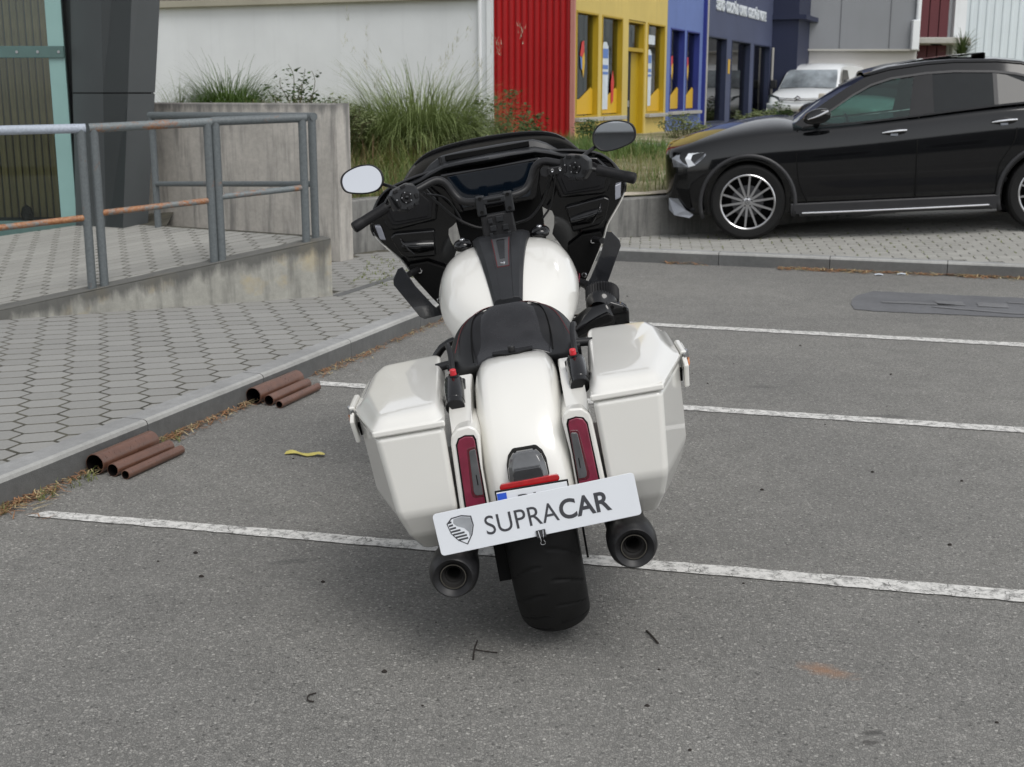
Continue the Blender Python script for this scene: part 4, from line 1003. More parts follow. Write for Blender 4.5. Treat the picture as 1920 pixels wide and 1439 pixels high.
for s in (-1, 1):
    grip = part('grip', g_lathe([(.0, -.004), (.0185, -.002), (.0200, .003), (.0200, .030), (.0188, .033), (.0188, .118), (.0200, .122), (.0200, .136), (.016, .138)], 24, (s * .494, .775, 1.193), Vector((-s * .142, .058, .056))), M['matte_black'], ang=40)
    part('grip_ribs', (lambda m: (m.v, m.f))((lambda m: [m.add(*g_lathe([(.0188, 0), (.0193, .0012), (.0188, .0024)], 24, Vector((s * .494, .775, 1.193)) + Vector((-s * .142, .058, .056)).normalized() * (.038 + .0042 * i), Vector((-s * .142, .058, .056)))) for i in range(19)] and m)(MB())), M['matte_black'], grip)
    part('grip_end', g_lathe([(.0, .003), (.013, .003), (.015, 0), (.0, 0)], 20, (s * .4955, .7745, 1.1925), Vector((s * .142, -.058, -.056))), M['satin_black'], grip)
    # switch housing: faceted body, joystick pad, keys
    O = Vector((s * .306, .845, 1.262)); X = Vector((-s * .93, .27, .25)).normalized() * (-s); Yv = Vector((0, -1, 0)); Yv = (Yv - X * Yv.dot(X)).normalized(); Z = X.cross(Yv) * -1
    if Z.z < 0: Z = -Z
    def T(a, b, c): return tuple(O + X * a * 1.12 + Yv * b * 1.15 + Z * c * 1.2)
    def tbox(c, sz):
        v, f = g_box(c, sz); return [T(*p) for p in v], f
    body = [[(-.047, -.020, .022), (-.030, -.022, .036), (.022, -.020, .038), (.044, -.018, .026), (.050, -.016, -.006), (.036, -.018, -.032), (-.010, -.020, -.044), (-.038, -.020, -.030)],
            [(-.043, .016, .020), (-.028, .020, .032), (.020, .020, .034), (.040, .018, .023), (.045, .017, -.005), (.032, .018, -.029), (-.010, .020, -.039), (-.035, .018, -.027)]]
    v, f = g_loft(body); sw = obj('switch_housing', [T(*p) for p in v], f, M['grey_plastic'], bike, bevel=.006, seg=3)
    pad = part('joystick_pad', g_lathe([(.0, .004), (.010, .004), (.012, .0055), (.0185, .005), (.0205, .002), (.0215, -.004)], 24, T(0, .021, -.002), Yv), M['matte_black'], sw)
    part('joystick', g_lathe([(.0, .004), (.006, .0035), (.0075, 0)], 16, T(0, .0255, -.002), Yv), M['gloss_black'], pad)
    marks = MB()
    for i in range(5):
        a = 2 * pi * i / 5 + .3; marks.add(*tbox((.0155 * cos(a), .0268, -.002 + .0155 * sin(a)), (.003, .0008, .003)))
    marks.build('pad_marks', M['steel'], pad)
    for nm_, c, sz in (('key', (-.024, .018, .027), (.016, .010, .009)), ('key', (.004, .019, .031), (.016, .010, .008)), ('key', (-.031, .020, -.008), (.010, .010, .022)), ('key', (.031, .018, -.010), (.012, .010, .014)), ('key', (-.004, .018, -.033), (.018, .010, .010)), ('key', (.020, .018, -.031), (.014, .010, .010))):
        v, f = tbox(c, sz); obj('key', v, f, M['matte_black'], sw, bevel=.002)
    v, f = tbox((-.032, .0258, .003), (.004, .001, .004)); obj('key_mark', v, f, M['steel'], sw)
    # control lever and its reservoir/clamp
    part('lever', g_tube([(s * .275, .905, 1.262), (s * .31, .930, 1.256), (s * .40, .925, 1.225), (s * .465, .885, 1.200), (s * .482, .872, 1.194)], [.009, .008, .0065, .006, .0075], 8, 4), M['satin_black'])
    ma = part('lever_clamp', g_loft([[T(a * k, b, c * k) for a, b, c in ((-.070 + .02, -.02, .02), (-.03, -.02, .024), (-.03, .008, .024), (-.072 + .02, .008, .02))] for k in (1, 1)][:1] + [[T(-.052, -.02, -.022), T(-.030, -.02, -.026), T(-.030, .006, -.026), T(-.052, .006, -.022)]]), M['satin_black'])
    if s > 0:
        mc = part('brake_reservoir', g_lathe([(.0, .012), (.017, .012), (.0185, .010), (.0185, -.022), (.0, -.024)], 24, (.197, .875, 1.262), (-.2, -1, .1)), M['satin_black'])
        part('reservoir_link', g_box((.232, .862, 1.262), (.058, .022, .026)), M['satin_black'], mc, bevel=.004)
        for xx in (.220, .248):
            part('reservoir_screw', g_lathe([(.002, .002), (.0055, .0025), (.007, 0), (.007, -.002)], 14, (xx, .850, 1.264), (0, -1, 0)), M['chrome'], mc)
    # mirror
    tear = [(.383, 1.335), (.390, 1.364), (.416, 1.388), (.460, 1.394), (.502, 1.386), (.530, 1.371), (.541, 1.348), (.538, 1.322), (.522, 1.304), (.48, 1.292), (.44, 1.288), (.408, 1.294), (.389, 1.312)]
    ts = [(x, z) for x, z, _ in smooth_poly(tear, 4)]
    cx_, cz_ = .455, 1.340
    up = radians(13.0 if s < 0 else 6.82); yaw = radians(-3 if s < 0 else -7)
    Rm = Matrix.Rotation(-up, 3, 'X') @ Matrix.Rotation(yaw, 3, 'Z')
    def mp(x, z, k, dy):
        q = Rm @ Vector((s * (x - cx_) * k, dy, (z - cz_) * k)); return (s * cx_ + q.x, .985 + q.y, cz_ + q.z)
    rings = [[mp(x, z, k, d) for x, z in ts] for k, d in ((.905, .001), (.925, -.004), (1.0, -.003), (1.01, .004), (.97, .016), (.80, .030), (.50, .040), (.2, .043))]
    if s < 0: rings = [r[::-1] for r in rings]
    mh = part('mirror', g_loft(rings), M['satin_black'], smooth=True)
    gl = [mp(x, z, .912, -.0012) for x, z in ts]
    if s < 0: gl = gl[::-1]
    obj('mirror_glass', gl, [tuple(range(len(gl)))], M['mirror'], mh, smooth=False)
    part('mirror_stem', g_tube([(s * .400, 1.01, 1.315), (s * .365, .985, 1.300), (s * .335, .94, 1.288), (s * .318, .885, 1.283)], [.006, .0065, .007, .009], 10, 4), M['satin_black'], mh)
for s, pth in ((-1, [(-.245, .895, 1.262), (-.205, .95, 1.215), (-.15, .99, 1.145), (-.085, 1.0, 1.100), (-.03, 1.0, 1.088)]), (1, [(.215, .895, 1.245), (.195, .95, 1.200), (.165, .99, 1.145), (.115, 1.0, 1.100), (.05, 1.0, 1.088)])):
    part('control_cable', g_tube(pth, .0052, 8, 6), M['satin_black'])
part('control_cable', g_tube([(-.235, .90, 1.255), (-.180, .96, 1.230), (-.150, .99, 1.18), (-.13, 1.0, 1.12)], .004, 8, 6), M['satin_black'])
part('control_cable', g_tube([(.228, .89, 1.24), (.215, .95, 1.19), (.195, .99, 1.13), (.16, 1.0, 1.09)], .004, 8, 6), M['satin_black'])

# ---- fork, front fender, frame, engine, stand, air cleaner
for s in (-1, 1):
    part('fork_leg', g_tube([(s * .115, 1.17, .985), (s * .115, 1.32, .78), (s * .115, 1.625, .33)], [.029, .029, .033], 18), M['gloss_black'])
    part('fork_ring', g_lathe([(.030, -.006), (.036, -.006), (.036, .006), (.030, .006)], 20, (s * .115, 1.16, 1.0), (0, .59, -.8)), M['satin_black'])
ffp = catmull([(0, 1.625 + .365 * cos(a), .318 + .365 * sin(a)) for a in [radians(d) for d in (15, 45, 75, 105, 135, 165)]], 3)
def ff_ring(p):
    n = Vector((0, p.y - 1.625, p.z - .318)).normalized()
    out = [(-.085, -.07), (-.083, -.03), (-.065, -.008), (0, 0), (.065, -.008), (.083, -.03), (.085, -.07)]
    return [tuple(p + Vector((x, 0, 0)) + n * d) for x, d in out] + [tuple(p + Vector((x * .95, 0, 0)) + n * (d - .004)) for x, d in reversed(out)]
part('front_fender', g_loft([ff_ring(p) for p in ffp]), M['white_paint'], ang=50)
eng = MB()
eng.add(*g_loft([[(-.17, .30, .22), (.14, .30, .22), (.14, .98, .20), (-.17, .98, .20)], [(-.19, .26, .30), (.16, .26, .30), (.16, 1.02, .30), (-.19, 1.02, .30)], [(-.15, .34, .46), (.13, .34, .46), (.13, .95, .46), (-.15, .95, .46)]]))
e0 = eng.build('engine_case', M['satin_black'], bike, bevel=.02, seg=3)
for a, y0 in ((-.38, .56), (.38, .72)):
    cyl = MB()
    for i in range(13):
        p = Vector((0, y0 + sin(a) * .022 * i * 1.0, .45 + .020 * i)); hw = .088 if i < 8 else .095
        cyl.add(*g_box(tuple(p), (hw * 2 - (.02 if i % 2 else 0), hw * 1.75 - (.02 if i % 2 else 0), .011 if i % 2 == 0 else .0095)))
    cyl.build('cylinder', M['satin_black'], e0, bevel=.002, seg=1)
part('primary_cover', g_lathe([(.0, .02), (.10, .02), (.125, .005), (.13, -.02), (.13, -.05)], 28, (-.185, .45, .32), (-1, 0, 0)), M['gloss_black'], e0)
for s in (-1, 1):
    part('frame_rail', g_tube([(s * .10, 1.05, .96), (s * .12, .98, .60), (s * .13, .92, .24), (s * .14, .35, .22), (s * .14, .14, .40), (s * .14, .20, .68)], .016, 10, 4), M['satin_black'])
    part('swingarm', g_tube([(s * .135, .42, .34), (s * .142, .15, .335), (s * .142, -.03, .326)], [.03, .026, .024], 10), M['satin_black'])
    part('footboard', g_box((s * .30, .95, .28), (.11, .36, .025)), M['matte_black'], bevel=.01)
    part('engine_guard', g_tube([(s * .10, 1.06, .70), (s * .30, 1.10, .66), (s * .385, 1.10, .48), (s * .33, 1.06, .30), (s * .12, 1.0, .24)], .016, 12, 5), M['gloss_black'])
    part('shock', g_tube([(s * .165, .02, .36), (s * .165, .16, .66)], .026, 12), M['satin_black'])
part('side_cover', g_loft([[(s_, .05, .45), (s_, .36, .45), (s_, .40, .72), (s_, .08, .70)] for s_ in (-.165, .165)]), M['gloss_black'], bevel=.02, seg=3)
part('side_stand', g_tube([(-.15, .72, .20), (-.245, .78, .13), (-.325, .84, .066)], [.013, .012, .011], 10), M['satin_black'])
part('stand_foot', g_box((-.335, .845, .0632), (.05, .06, .006)), M['satin_black'], rot=None)
# high-flow intake on the right
ai = part('air_intake', g_tube([(.13, .56, .70), (.20, .575, .735), (.27, .585, .765), (.33, .59, .782)], [.030, .036, .046, .056], 20, 4), M['gloss_black'], smooth=True)
part('intake_elbow', g_loft([[(x, y, z) for x, z in ((.265, .745), (.300, .728), (.372, .722), (.388, .734), (.393, .785), (.378, .800), (.335, .822), (.285, .806))] for y in (.555, .575, .62)]), M['gloss_black'], ai, bevel=.012, seg=3)
part('intake_dome', g_lathe([(.052, -.035), (.054, 0), (.050, .02), (.036, .036), (.0, .042)], 32, (.306, .60, .812), Vector((-.15, -.45, -.25))), M['gloss_black'], ai)
fl = []
for j in range(72):
    a = 2 * pi * j / 72; fl.append((.058 if j % 2 else .053, a))
axf = Vector((.12, .55, .72)).normalized(); uf = axf.orthogonal().normalized(); wf = axf.cross(uf); of = Vector((.312, .615, .822))
part('filter', g_loft([[tuple(of + axf * h + (uf * cos(a) + wf * sin(a)) * r * k) for r, a in fl] for h, k in ((-.01, .96), (.0, 1), (.034, 1), (.042, .92))]), M['matte_black'], ai, smooth=False)
for bx, bz in ((.378, .787), (.381, .739), (.338, .800)):
    part('intake_bolt', g_lathe([(.0, .001), (.0055, .001), (.0065, 0), (.0065, -.004)], 14, (bx, .553, bz), (0, -1, 0)), M['deep_black'], ai)
part('intake_reflector', g_box((.192, .52, .762), (.012, .012, .020)), M['amber'], ai, bevel=.002)

# ================================================================ showroom board clipped over the number plate
a_ = radians(-9.9 - 2.35)
board = empty('sign_board', (0, 0, 0))
def bike_pt(x, y, z):
    return bike.matrix_basis @ Vector((x, y, z))
bpy.context.view_layer.update()
bo = Matrix.Translation((0.142, 3.70, .002)) @ Matrix.Rotation(radians(-9.9), 4, 'Y') @ Vector((.006, -.5125, .4800))
board.location = bo; board.rotation_euler = (radians(-3), a_, radians(0.6))
tag(board, 'white SUPRACAR board with grey shield, clipped over the motorcycle number plate', 'sign')
BW_, BH_ = .537, .1155
def rrect(w, h, r, n=5):
    out = []
    for cx_, cz_, a0 in ((w / 2 - r, h / 2 - r, 0), (-w / 2 + r, h / 2 - r, 90), (-w / 2 + r, -h / 2 + r, 180), (w / 2 - r, -h / 2 + r, 270)):
        for i in range(n + 1):
            a = radians(a0 + 90 * i / n); out.append((cx_ + r * cos(a), cz_ + r * sin(a)))
    return out
part('panel', g_prism([(x, -.0015, z) for x, z in rrect(BW_, BH_, .010)][::-1], (0, -1, 0), -.003), M['board_white'], board, bevel=.0006, seg=1)
text_mesh('lettering', 'SUPRA', .0735, M['ink'], board, (-.141, -.0019, -.0265), (radians(90), 0, 0), .0003, .0000, 1.02, width=.194)
text_mesh('bold_lettering', 'CAR', .0735, M['ink'], board, (.0575, -.0019, -.0265), (radians(90), 0, 0), .0003, .0017, 1.0, width=.136)
# shield: dark outline, white field, grey S-half and bars
SH = [(-.029, .020), (-.015, .0325), (.010, .0345), (.033, .028), (.034, .004), (.026, -.018), (.010, -.040), (-.010, -.026), (-.024, -.006)]
def flat(name, poly, y, m, parent, sc=1.0, smooth=2):
    pl = [(x, z) for x, z, _ in smooth_poly(poly, smooth)] if smooth > 1 else poly
    P = [(-.205 + x * sc * 1.10, y, .003 + z * sc * 1.10) for x, z in pl]
    area = sum(P[i - 1][0] * P[i][2] - P[i][0] * P[i - 1][2] for i in range(len(P)))
    if area < 0: P = P[::-1]
    return obj(name, P, [tuple(range(len(P)))], m, parent, smooth=False)
shd = flat('shield', SH, -.0020, M['ink'], board, 1.0, 1)
flat('shield_field', SH, -.0023, M['board_white'], shd, .91, 1)
flat('shield_half', [(-.010, .0290), (.010, .0305), (.0300, .0245), (.0305, .004), (.0235, -.0160), (.0185, -.022), (.0190, -.010), (.010, .002), (-.006, .010), (-.013, .019)], -.0026, M['ink_light'], shd, 1.0, 1)
for i in range(7):
    z1 = .0235 - i * .0076; z0 = z1 - .0046
    xl = float(np.interp((z0 + z1) / 2, [-.040, -.026, -.006, .020, .03], [.008, -.0085, -.0215, -.0255, -.02])); xr = float(np.interp((z0 + z1) / 2, [-.036, -.026, -.012, -.002, .010, .022], [.012, .0145, .0120, .001, -.0135, -.0165]))
    if xr > xl + .002: flat('shield_bar', [(xl, z0), (xr, z0 + .001), (xr, z1 + .001), (xl, z1)], -.0026, M['ink'], shd, 1.0, 1)
clip = empty('binder_clip', (0, 0, 0)); clip.location = bo; clip.rotation_euler = board.rotation_euler
tag(clip, 'small black binder clip on the lower edge of the board', 'clip')
part('clip_body', g_loft([[(-.0125, -.0045, -.0420), (.0125, -.0045, -.0420), (.0125, .0045, -.0420), (-.0125, .0045, -.0420)], [(-.0125, -.010, -.0600), (.0125, -.010, -.0600), (.0125, .008, -.0600), (-.0125, .008, -.0600)]]), M['gloss_black'], clip)
part('clip_wire', g_tube([(-.0062, -.007, -.043), (-.0045, -.0115, -.060), (-.0035, -.013, -.068), (-.0060, -.0135, -.074), (-.004, -.0135, -.079), (.004, -.0135, -.079), (.0060, -.0135, -.074), (.0035, -.013, -.068), (.0045, -.0115, -.060), (.0062, -.007, -.043)], .0008, 6, 4), M['chrome'], clip)
# ================================================================ RAILINGS
def m_rail(name, rust, base=(0.115, 0.130, 0.135)):
    t = NT(name); co = t.co(world=True)
    n = t.noise(co, 7, 6, 0.68); n2 = t.noise(co, 60, 4, 0.65)
    m = t.ramp(t.math('ADD', t.math('MULTIPLY', n, .75), t.math('MULTIPLY', n2, .25)), [(rust - .05, 1.0), (rust + .05, 0.0)] if rust < .5 else [(rust - .06, 1.0), (rust + .03, 0.0)])
    paint = t.ramp(n2, [(0.3, tuple(x * .8 for x in base)), (0.7, tuple(x * 1.15 for x in base))])
    rc = t.ramp(n2, [(0.3, (0.20, 0.075, 0.030)), (0.6, (0.36, 0.17, 0.075)), (0.75, (0.42, 0.25, 0.13))])
    t.col(t.mix(m, paint, rc)); t.rough(0.55); t.bump(n2, .25, .003)
    return t.m
M['rail'] = m_rail('grey_painted_pipe', 0.34)
M['rail_rust'] = m_rail('rusting_pipe', 0.56, (0.16, 0.18, 0.18))
M['rail_pale'] = m_rail('pale_worn_pipe', 0.22, (0.36, 0.40, 0.46))
M['rail_half'] = m_rail('patchy_pipe', 0.45, (0.15, 0.17, 0.175))
def railing(label, a, b, ta, tb, ma, mb_, m_top, m_mid, m_post, left=True, right=True, r=.029):
    """inverted-U pipe frame with a middle rail; a,b foot points"""
    a = Vector(a); b = Vector(b)
    root = empty('railing_section', a); tag(root, label, 'railing', 'pipe railings of the ramp')
    def L(p): return tuple(Vector(p) - a)
    if left: part('post', g_tube([L(a - Vector((0, 0, .05))), L((a.x, a.y, ta - .03)), L((a.x, a.y, ta))], r, 16), m_post, root)
    if right: part('post', g_tube([L(b - Vector((0, 0, .05))), L((b.x, b.y, tb - .03)), L((b.x, b.y, tb))], r, 16), m_post, root)
    d = (Vector((b.x, b.y, tb)) - Vector((a.x, a.y, ta))).normalized()
    part('top_rail', g_tube([L(Vector((a.x, a.y, ta)) - d * (r if left else 0)), L(Vector((b.x, b.y, tb)) + d * (r if right else 0))], r + .001, 16), m_top, root)
    part('middle_rail', g_tube([L((a.x, a.y, ma)), L((b.x, b.y, mb_))], .021, 14), m_mid, root)
    return root
def foot(s, off=.075):
    p = W0 + WD * s + WN * off; return (p.x, p.y, ramp_z(p))
railing('left ramp railing section with pale top rail, running out of frame', foot(-1.0), foot(.60), 1.305, 1.325, .62, .745, M['rail_pale'], M['rail_rust'], M['rail'], left=False)
railing('middle ramp railing section with bright rust on its lower rail', foot(.68), foot(1.43), 1.327, 1.356, .770, .828, M['rail_half'], M['rail_rust'], M['rail'])
railing('right-hand ramp railing section ending at the ramp corner', foot(1.485), foot(2.10), 1.362, 1.379, .848, .895, M['rail'], M['rail_half'], M['rail'])
railing('rear railing along the far edge of the ramp landing', (-3.06, 11.10, .41), (-1.43, 9.33, .53), 1.365, 1.385, .79, .91, M['rail'], M['rail'], M['rail'])

# ================================================================ LEFT BUILDING: glass front, slatted wall, leaning clad column
M['clad'] = mat('dark_grey_cladding', (0.062, 0.068, 0.070), 0.42, var=.06, vscale=2)
M['clad_d'] = mat('charcoal_cladding', (0.028, 0.033, 0.034), 0.42, var=.06, vscale=2)
M['teal'] = mat('teal_frosted_glass', (0.22, 0.37, 0.35), 0.35, var=.06, vscale=2, coat=.3)
M['teal_d'] = mat('teal_metal_band', (0.075, 0.135, 0.125), 0.4, var=.1)
def m_wood(name, base):
    t = NT(name); co = t.co(scale=(9, 9, .8))
    n = t.noise(co, 4, 6, .6); oi = t.node('ShaderNodeObjectInfo')
    c = t.ramp(n, [(.3, tuple(x * .6 for x in base)), (.7, tuple(x * 1.25 for x in base))])
    c = t.mix(.5, c, t.ramp(oi.outputs['Random'], [(0, .38), (1, .60)]), 'OVERLAY')
    t.col(c); t.rough(.55); t.bump(n, .2, .003); return t.m
M['slat'] = m_wood('brown_wood_slats', (0.36, 0.225, 0.085))
def m_glass(name, tint, ior=1.5, tw=0.9):
    """thin architectural glass: tinted see-through with Fresnel reflection"""
    t = NT(name); t.n.remove(t.b)
    tr = t.node('ShaderNodeBsdfTransparent'); tr.inputs[0].default_value = (*tint, 1)
    gl = t.node('ShaderNodeBsdfGlossy'); gl.inputs['Roughness'].default_value = .01
    fr = t.node('ShaderNodeFresnel'); fr.inputs[0].default_value = ior
    mx = t.node('ShaderNodeMixShader'); t.link(fr.outputs[0], mx.inputs[0]); t.link(tr.outputs[0], mx.inputs[1]); t.link(gl.outputs[0], mx.inputs[2])
    t.link(mx.outputs[0], t.out.inputs['Surface']); return t.m
M['pane'] = m_glass('clear_window_glass', (.80, .88, .86), 1.55)
office = empty('office_building', (-4.08, 12.0, .30)); tag(office, 'glass-fronted grey building with wooden slats and leaning column, beyond the ramp', 'building')
def OL(*p): return tuple(Vector(p) - Vector((-4.08, 12.0, .30)))
BOT = [(-4.08, 12.02), (-3.67, 11.60), (-3.44, 11.345), (-3.262, 11.50), (-3.62, 12.3), (-4.08, 12.3)]
TOP = [(-3.985, 12.02), (-3.575, 11.60), (-3.235, 11.345), (-3.035, 11.50), (-3.42, 12.3), (-3.985, 12.3)]
def col_ring(z):
    k = (z - .40) / 1.95; return [OL(b[0] + (t[0] - b[0]) * k, b[1] + (t[1] - b[1]) * k, z) for b, t in zip(BOT, TOP)]
for za, zb_ in ((.28, 1.545), (1.556, 5.2)):
    v, f = g_loft([col_ring(za), col_ring(zb_)])
    obj('column_cladding', v, f, [M['clad'], M['clad_d']], office, smooth=False, fmats=[0, 1, 0, 0, 0, 0, 0, 0])
v, f = g_loft([[tuple(Vector(p) * .0 + Vector((p[0] * .985 - .004, p[1] + .02, p[2]))) for p in col_ring(z)] for z in (1.5, 1.6)]); obj('column_joint', v, f, M['deep_black'], office, smooth=False)
obj('joint_trim', *g_box(OL(-3.20, 11.515, 1.55), (.09, .012, .012)), M['steel'], office)
obj('glass_pane', *g_box(OL(-6.6, 12.06, 2.7), (4.76, .012, 4.8)), M['pane'], office)
obj('frosted_strip', *g_box(OL(-4.15, 12.045, 2.7), (.145, .02, 4.8)), M['teal'], office)
obj('corner_filler', *g_box(OL(-3.95, 12.53, 2.7), (.80, .04, 4.9)), M['clad'], office, smooth=False)
obj('push_rail', *g_box(OL(-6.5, 12.02, 1.915), (4.85, .02, .105)), M['teal_d'], office, bevel=.004)
obj('bottom_rail', *g_box(OL(-6.5, 12.05, .28), (4.85, .06, .20)), M['teal_d'], office, bevel=.004)
for i in range(9):
    obj('rail_stud', *g_lathe([(.0, .004), (.012, .004), (.014, 0)], 14, OL(-4.12 - i * .19, 12.009, 1.915), (0, -1, 0)), M['steel'], office)
sl = None
for i in range(68):
    if sl is None:
        o = obj('slat', *g_box((0, 0, 0), (.052, .03, 4.6)), M['slat'], office, bevel=.004); sl = o
    else:
        o = sl.copy(); COL.objects.link(o); o.parent = office
    o.location = OL(-4.315 - i * .068, 12.42 + random.uniform(-.003, .003), 2.68)
obj('slat_backing', *g_box(OL(-6.65, 12.47, 2.7), (4.9, .04, 4.8)), M['clad_d'], office)
obj('floor_slab', *g_box(OL(-6.5, 13.2, .20), (5.2, 2.3, .06)), M['paver_far'].copy(), office)
obj('roof_slab', *g_box(OL(-6.4, 14.4, 5.3), (6.8, 4.0, .25)), M['clad'], office)
obj('return_wall', *g_box(OL(-9.1, 13.6, 2.6), (.2, 3.4, 5.2)), M['clad'], office)
# black door stop / doorman weight just inside the glass
fig = obj('doorstop', *g_lathe([(.075, 0), (.085, .03), (.05, .10), (.058, .16), (.04, .22), (.0, .245)], 20, (-4.62, 12.25, .27), (0, 0, 1)), M['deep_black'])
tag(fig, 'small dark doorstop standing behind the glass front', 'doorstop')

# ================================================================ WAREHOUSE AND SHOPS (local: x along the shop front, y inwards, z up)
SC = Vector((1.01, 22.0, 0)); SR = atan2(.9246, .381)
def shop_root(name, label, cat='shop'):
    r = empty(name, SC, (0, 0, SR)); tag(r, label, cat); return r
def wallm(name, c, rough=.75, dirt=.12):
    t = NT(name); co = t.co(world=True)
    n = t.noise(co, .8, 6, .6); st = t.noise(t.co(scale=(1, 1, .06), world=True), 6, 5, .6)
    a = t.ramp(n, [(.3, tuple(x * (1 - dirt) for x in c)), (.7, tuple(min(1, x * (1 + dirt * .6)) for x in c))])
    a = t.mix(t.ramp(st, [(.55, 0), (.75, dirt * 1.6)]), a, tuple(x * .55 for x in c))
    t.col(a); t.rough(rough); t.bump(t.noise(co, 45, 4, .6), .15, .01); return t.m
M['w_white'] = wallm('white_render', (0.71, 0.735, 0.75), .8, .07)
M['w_beige'] = wallm('beige_flashing', (0.36, 0.34, 0.27), .6)
M['w_red'] = wallm('red_sheet_metal', (0.40, 0.012, 0.014), .42)
M['w_pink'] = wallm('faded_red_trim', (0.48, 0.20, 0.17), .6)
M['w_yel'] = wallm('pale_yellow_render', (0.60, 0.46, 0.135), .7)
M['w_yel2'] = wallm('deep_yellow_frame', (0.43, 0.285, 0.008), .5)
M['w_blu'] = wallm('periwinkle_render', (0.125, 0.185, 0.43), .7)
M['w_blu2'] = wallm('deep_blue_frame', (0.022, 0.034, 0.22), .5)
M['w_nav'] = wallm('slate_blue_render', (0.060, 0.073, 0.135), .7)
M['w_nav2'] = wallm('navy_frame', (0.016, 0.022, 0.055), .5)
M['sill'] = wallm('stone_sill', (0.38, 0.37, 0.34), .7)
M['blind'] = wallm('closed_white_blind', (0.62, 0.66, 0.65), .8, .05)
M['inside'] = mat('dim_interior', (0.02, 0.022, 0.024), .8, var=.4, vscale=.8)
M['shopglass'] = m_glass('shop_window_glass', (.78, .84, .84), 1.45)
M['st_yel'] = mat('yellow_sticker', (0.62, 0.38, 0.02), .5); M['st_red'] = mat('red_sticker', (0.55, 0.03, 0.03), .5)
M['st_blu'] = mat('blue_sticker', (0.10, 0.20, 0.50), .5); M['st_wht'] = mat('white_sticker', (0.60, 0.66, 0.72), .5, var=.1)

def wall_with_openings(name, x0, x1, z0, z1, ops, y0, th, m, root):
    """solid wall x0..x1, z0..z1 with rectangular openings [(xa,xb,za,zb)] left to right; one mesh"""
    b = MB(); x = x0
    for xa, xb, za, zb_ in ops:
        if xa > x: b.add(*g_box(((x + xa) / 2, y0 + th / 2, (z0 + z1) / 2), (xa - x, th, z1 - z0)))
        b.add(*g_box(((xa + xb) / 2, y0 + th / 2, (zb_ + z1) / 2), (xb - xa, th, z1 - zb_)))
        if za > z0: b.add(*g_box(((xa + xb) / 2, y0 + th / 2, (z0 + za) / 2), (xb - xa, th, za - z0)))
        x = xb
    if x < x1: b.add(*g_box(((x + x1) / 2, y0 + th / 2, (z0 + z1) / 2), (x1 - x, th, z1 - z0)))
    o = b.build(name, m, root, smooth=False)
    return o
def window(root, xa, xb, za, zb_, mf, fd=.145, inside='inside', sill=True, fw=.07):
    """deep frame lining the reveal, pane at the back, sill"""
    t = .03
    fr = MB()
    fr.add(*g_box((xa + t / 2 + .002, fd / 2 - .012, (za + zb_) / 2), (t, fd, zb_ - za - .004)))
    fr.add(*g_box((xb - t / 2 - .002, fd / 2 - .012, (za + zb_) / 2), (t, fd, zb_ - za - .004)))
    fr.add(*g_box(((xa + xb) / 2, fd / 2 - .012, zb_ - t / 2 - .002), (xb - xa - 2 * t - .006, fd, t)))
    fr.add(*g_box(((xa + xb) / 2, fd / 2 - .012, za + t / 2 + .002), (xb - xa - 2 * t - .006, fd, t)))
    w = fr.build('window', mf, root, smooth=False)
    obj('pane', *g_box(((xa + xb) / 2, fd - .05, (za + zb_) / 2), (xb - xa - .07, .012, zb_ - za - .07)), M['shopglass'], w)
    obj('backing', *g_box(((xa + xb) / 2, fd + .35 if inside == 'inside' else fd - .025, (za + zb_) / 2), (xb - xa + .3, .02, zb_ - za + .2)), M[inside], w)
    if sill: obj('sill', *g_box(((xa + xb) / 2, -.03, za - .035), (xb - xa + .12, .14, .07)), M['sill'], w, bevel=.01)
    return w
def sticker(name, pts, y, m, root):
    P = [(x, y, z) for x, z in pts]
    return obj(name, *g_prism(P, (0, 1, 0), .003), m, root, smooth=False)

ZT = 6.2
# white warehouse wall (runs away to the left, along local +y) with red corrugated corner
wh = shop_root('white_warehouse', 'long white warehouse wall behind the tall grasses', 'building')
obj('wall', *g_box((.15, 1.43 + 6.5, 3.5), (.3, 13.0, 5.6)), M['w_white'], wh, smooth=False)
obj('roof_flashing', *g_box((-.05, 1.60 + 6.4, 3.17), (.16, 12.7, .12)), M['w_beige'], wh, smooth=False, bevel=.01)
obj('eave_panel', *g_box((-.02, 1.60 + 6.4, 4.75), (.08, 12.7, 3.0)), M['w_beige'], wh, smooth=False)
for yy in (1.66,):
    obj('downpipe', *g_tube([(-.06, yy, .6), (-.06, yy, 3.1)], .035, 10), M['w_white'], wh)
obj('corner_trim', *g_box((-.015, 1.50, 3.4), (.05, .09, 5.4)), M['w_white'], wh, smooth=False)
red = shop_root('red_corrugated_wall', 'bright red corrugated metal wall between white warehouse and yellow shop', 'wall')
rv = []
yy = 0.03; k = 0
prof = []
while yy < 1.40:
    prof += [(yy, -.02), (yy + .055, -.02), (yy + .070, .022), (yy + .100, .022), (yy + .115, -.02)]; yy += .115
v, f = g_loft([[(x_, min(y_, 1.42), z) for y_, x_ in prof] for z in (.55, ZT)], False); obj('corrugated_sheet', v, f, M['w_red'], red, smooth=False)
obj('backing_wall', *g_box((.17, .72, 3.4), (.22, 1.40, 5.6)), M['w_red'], red, smooth=False)
obj('corner_trim', *g_box((-.02, -.01, 3.4), (.07, .07, 5.6)), M['w_pink'], red, smooth=False)

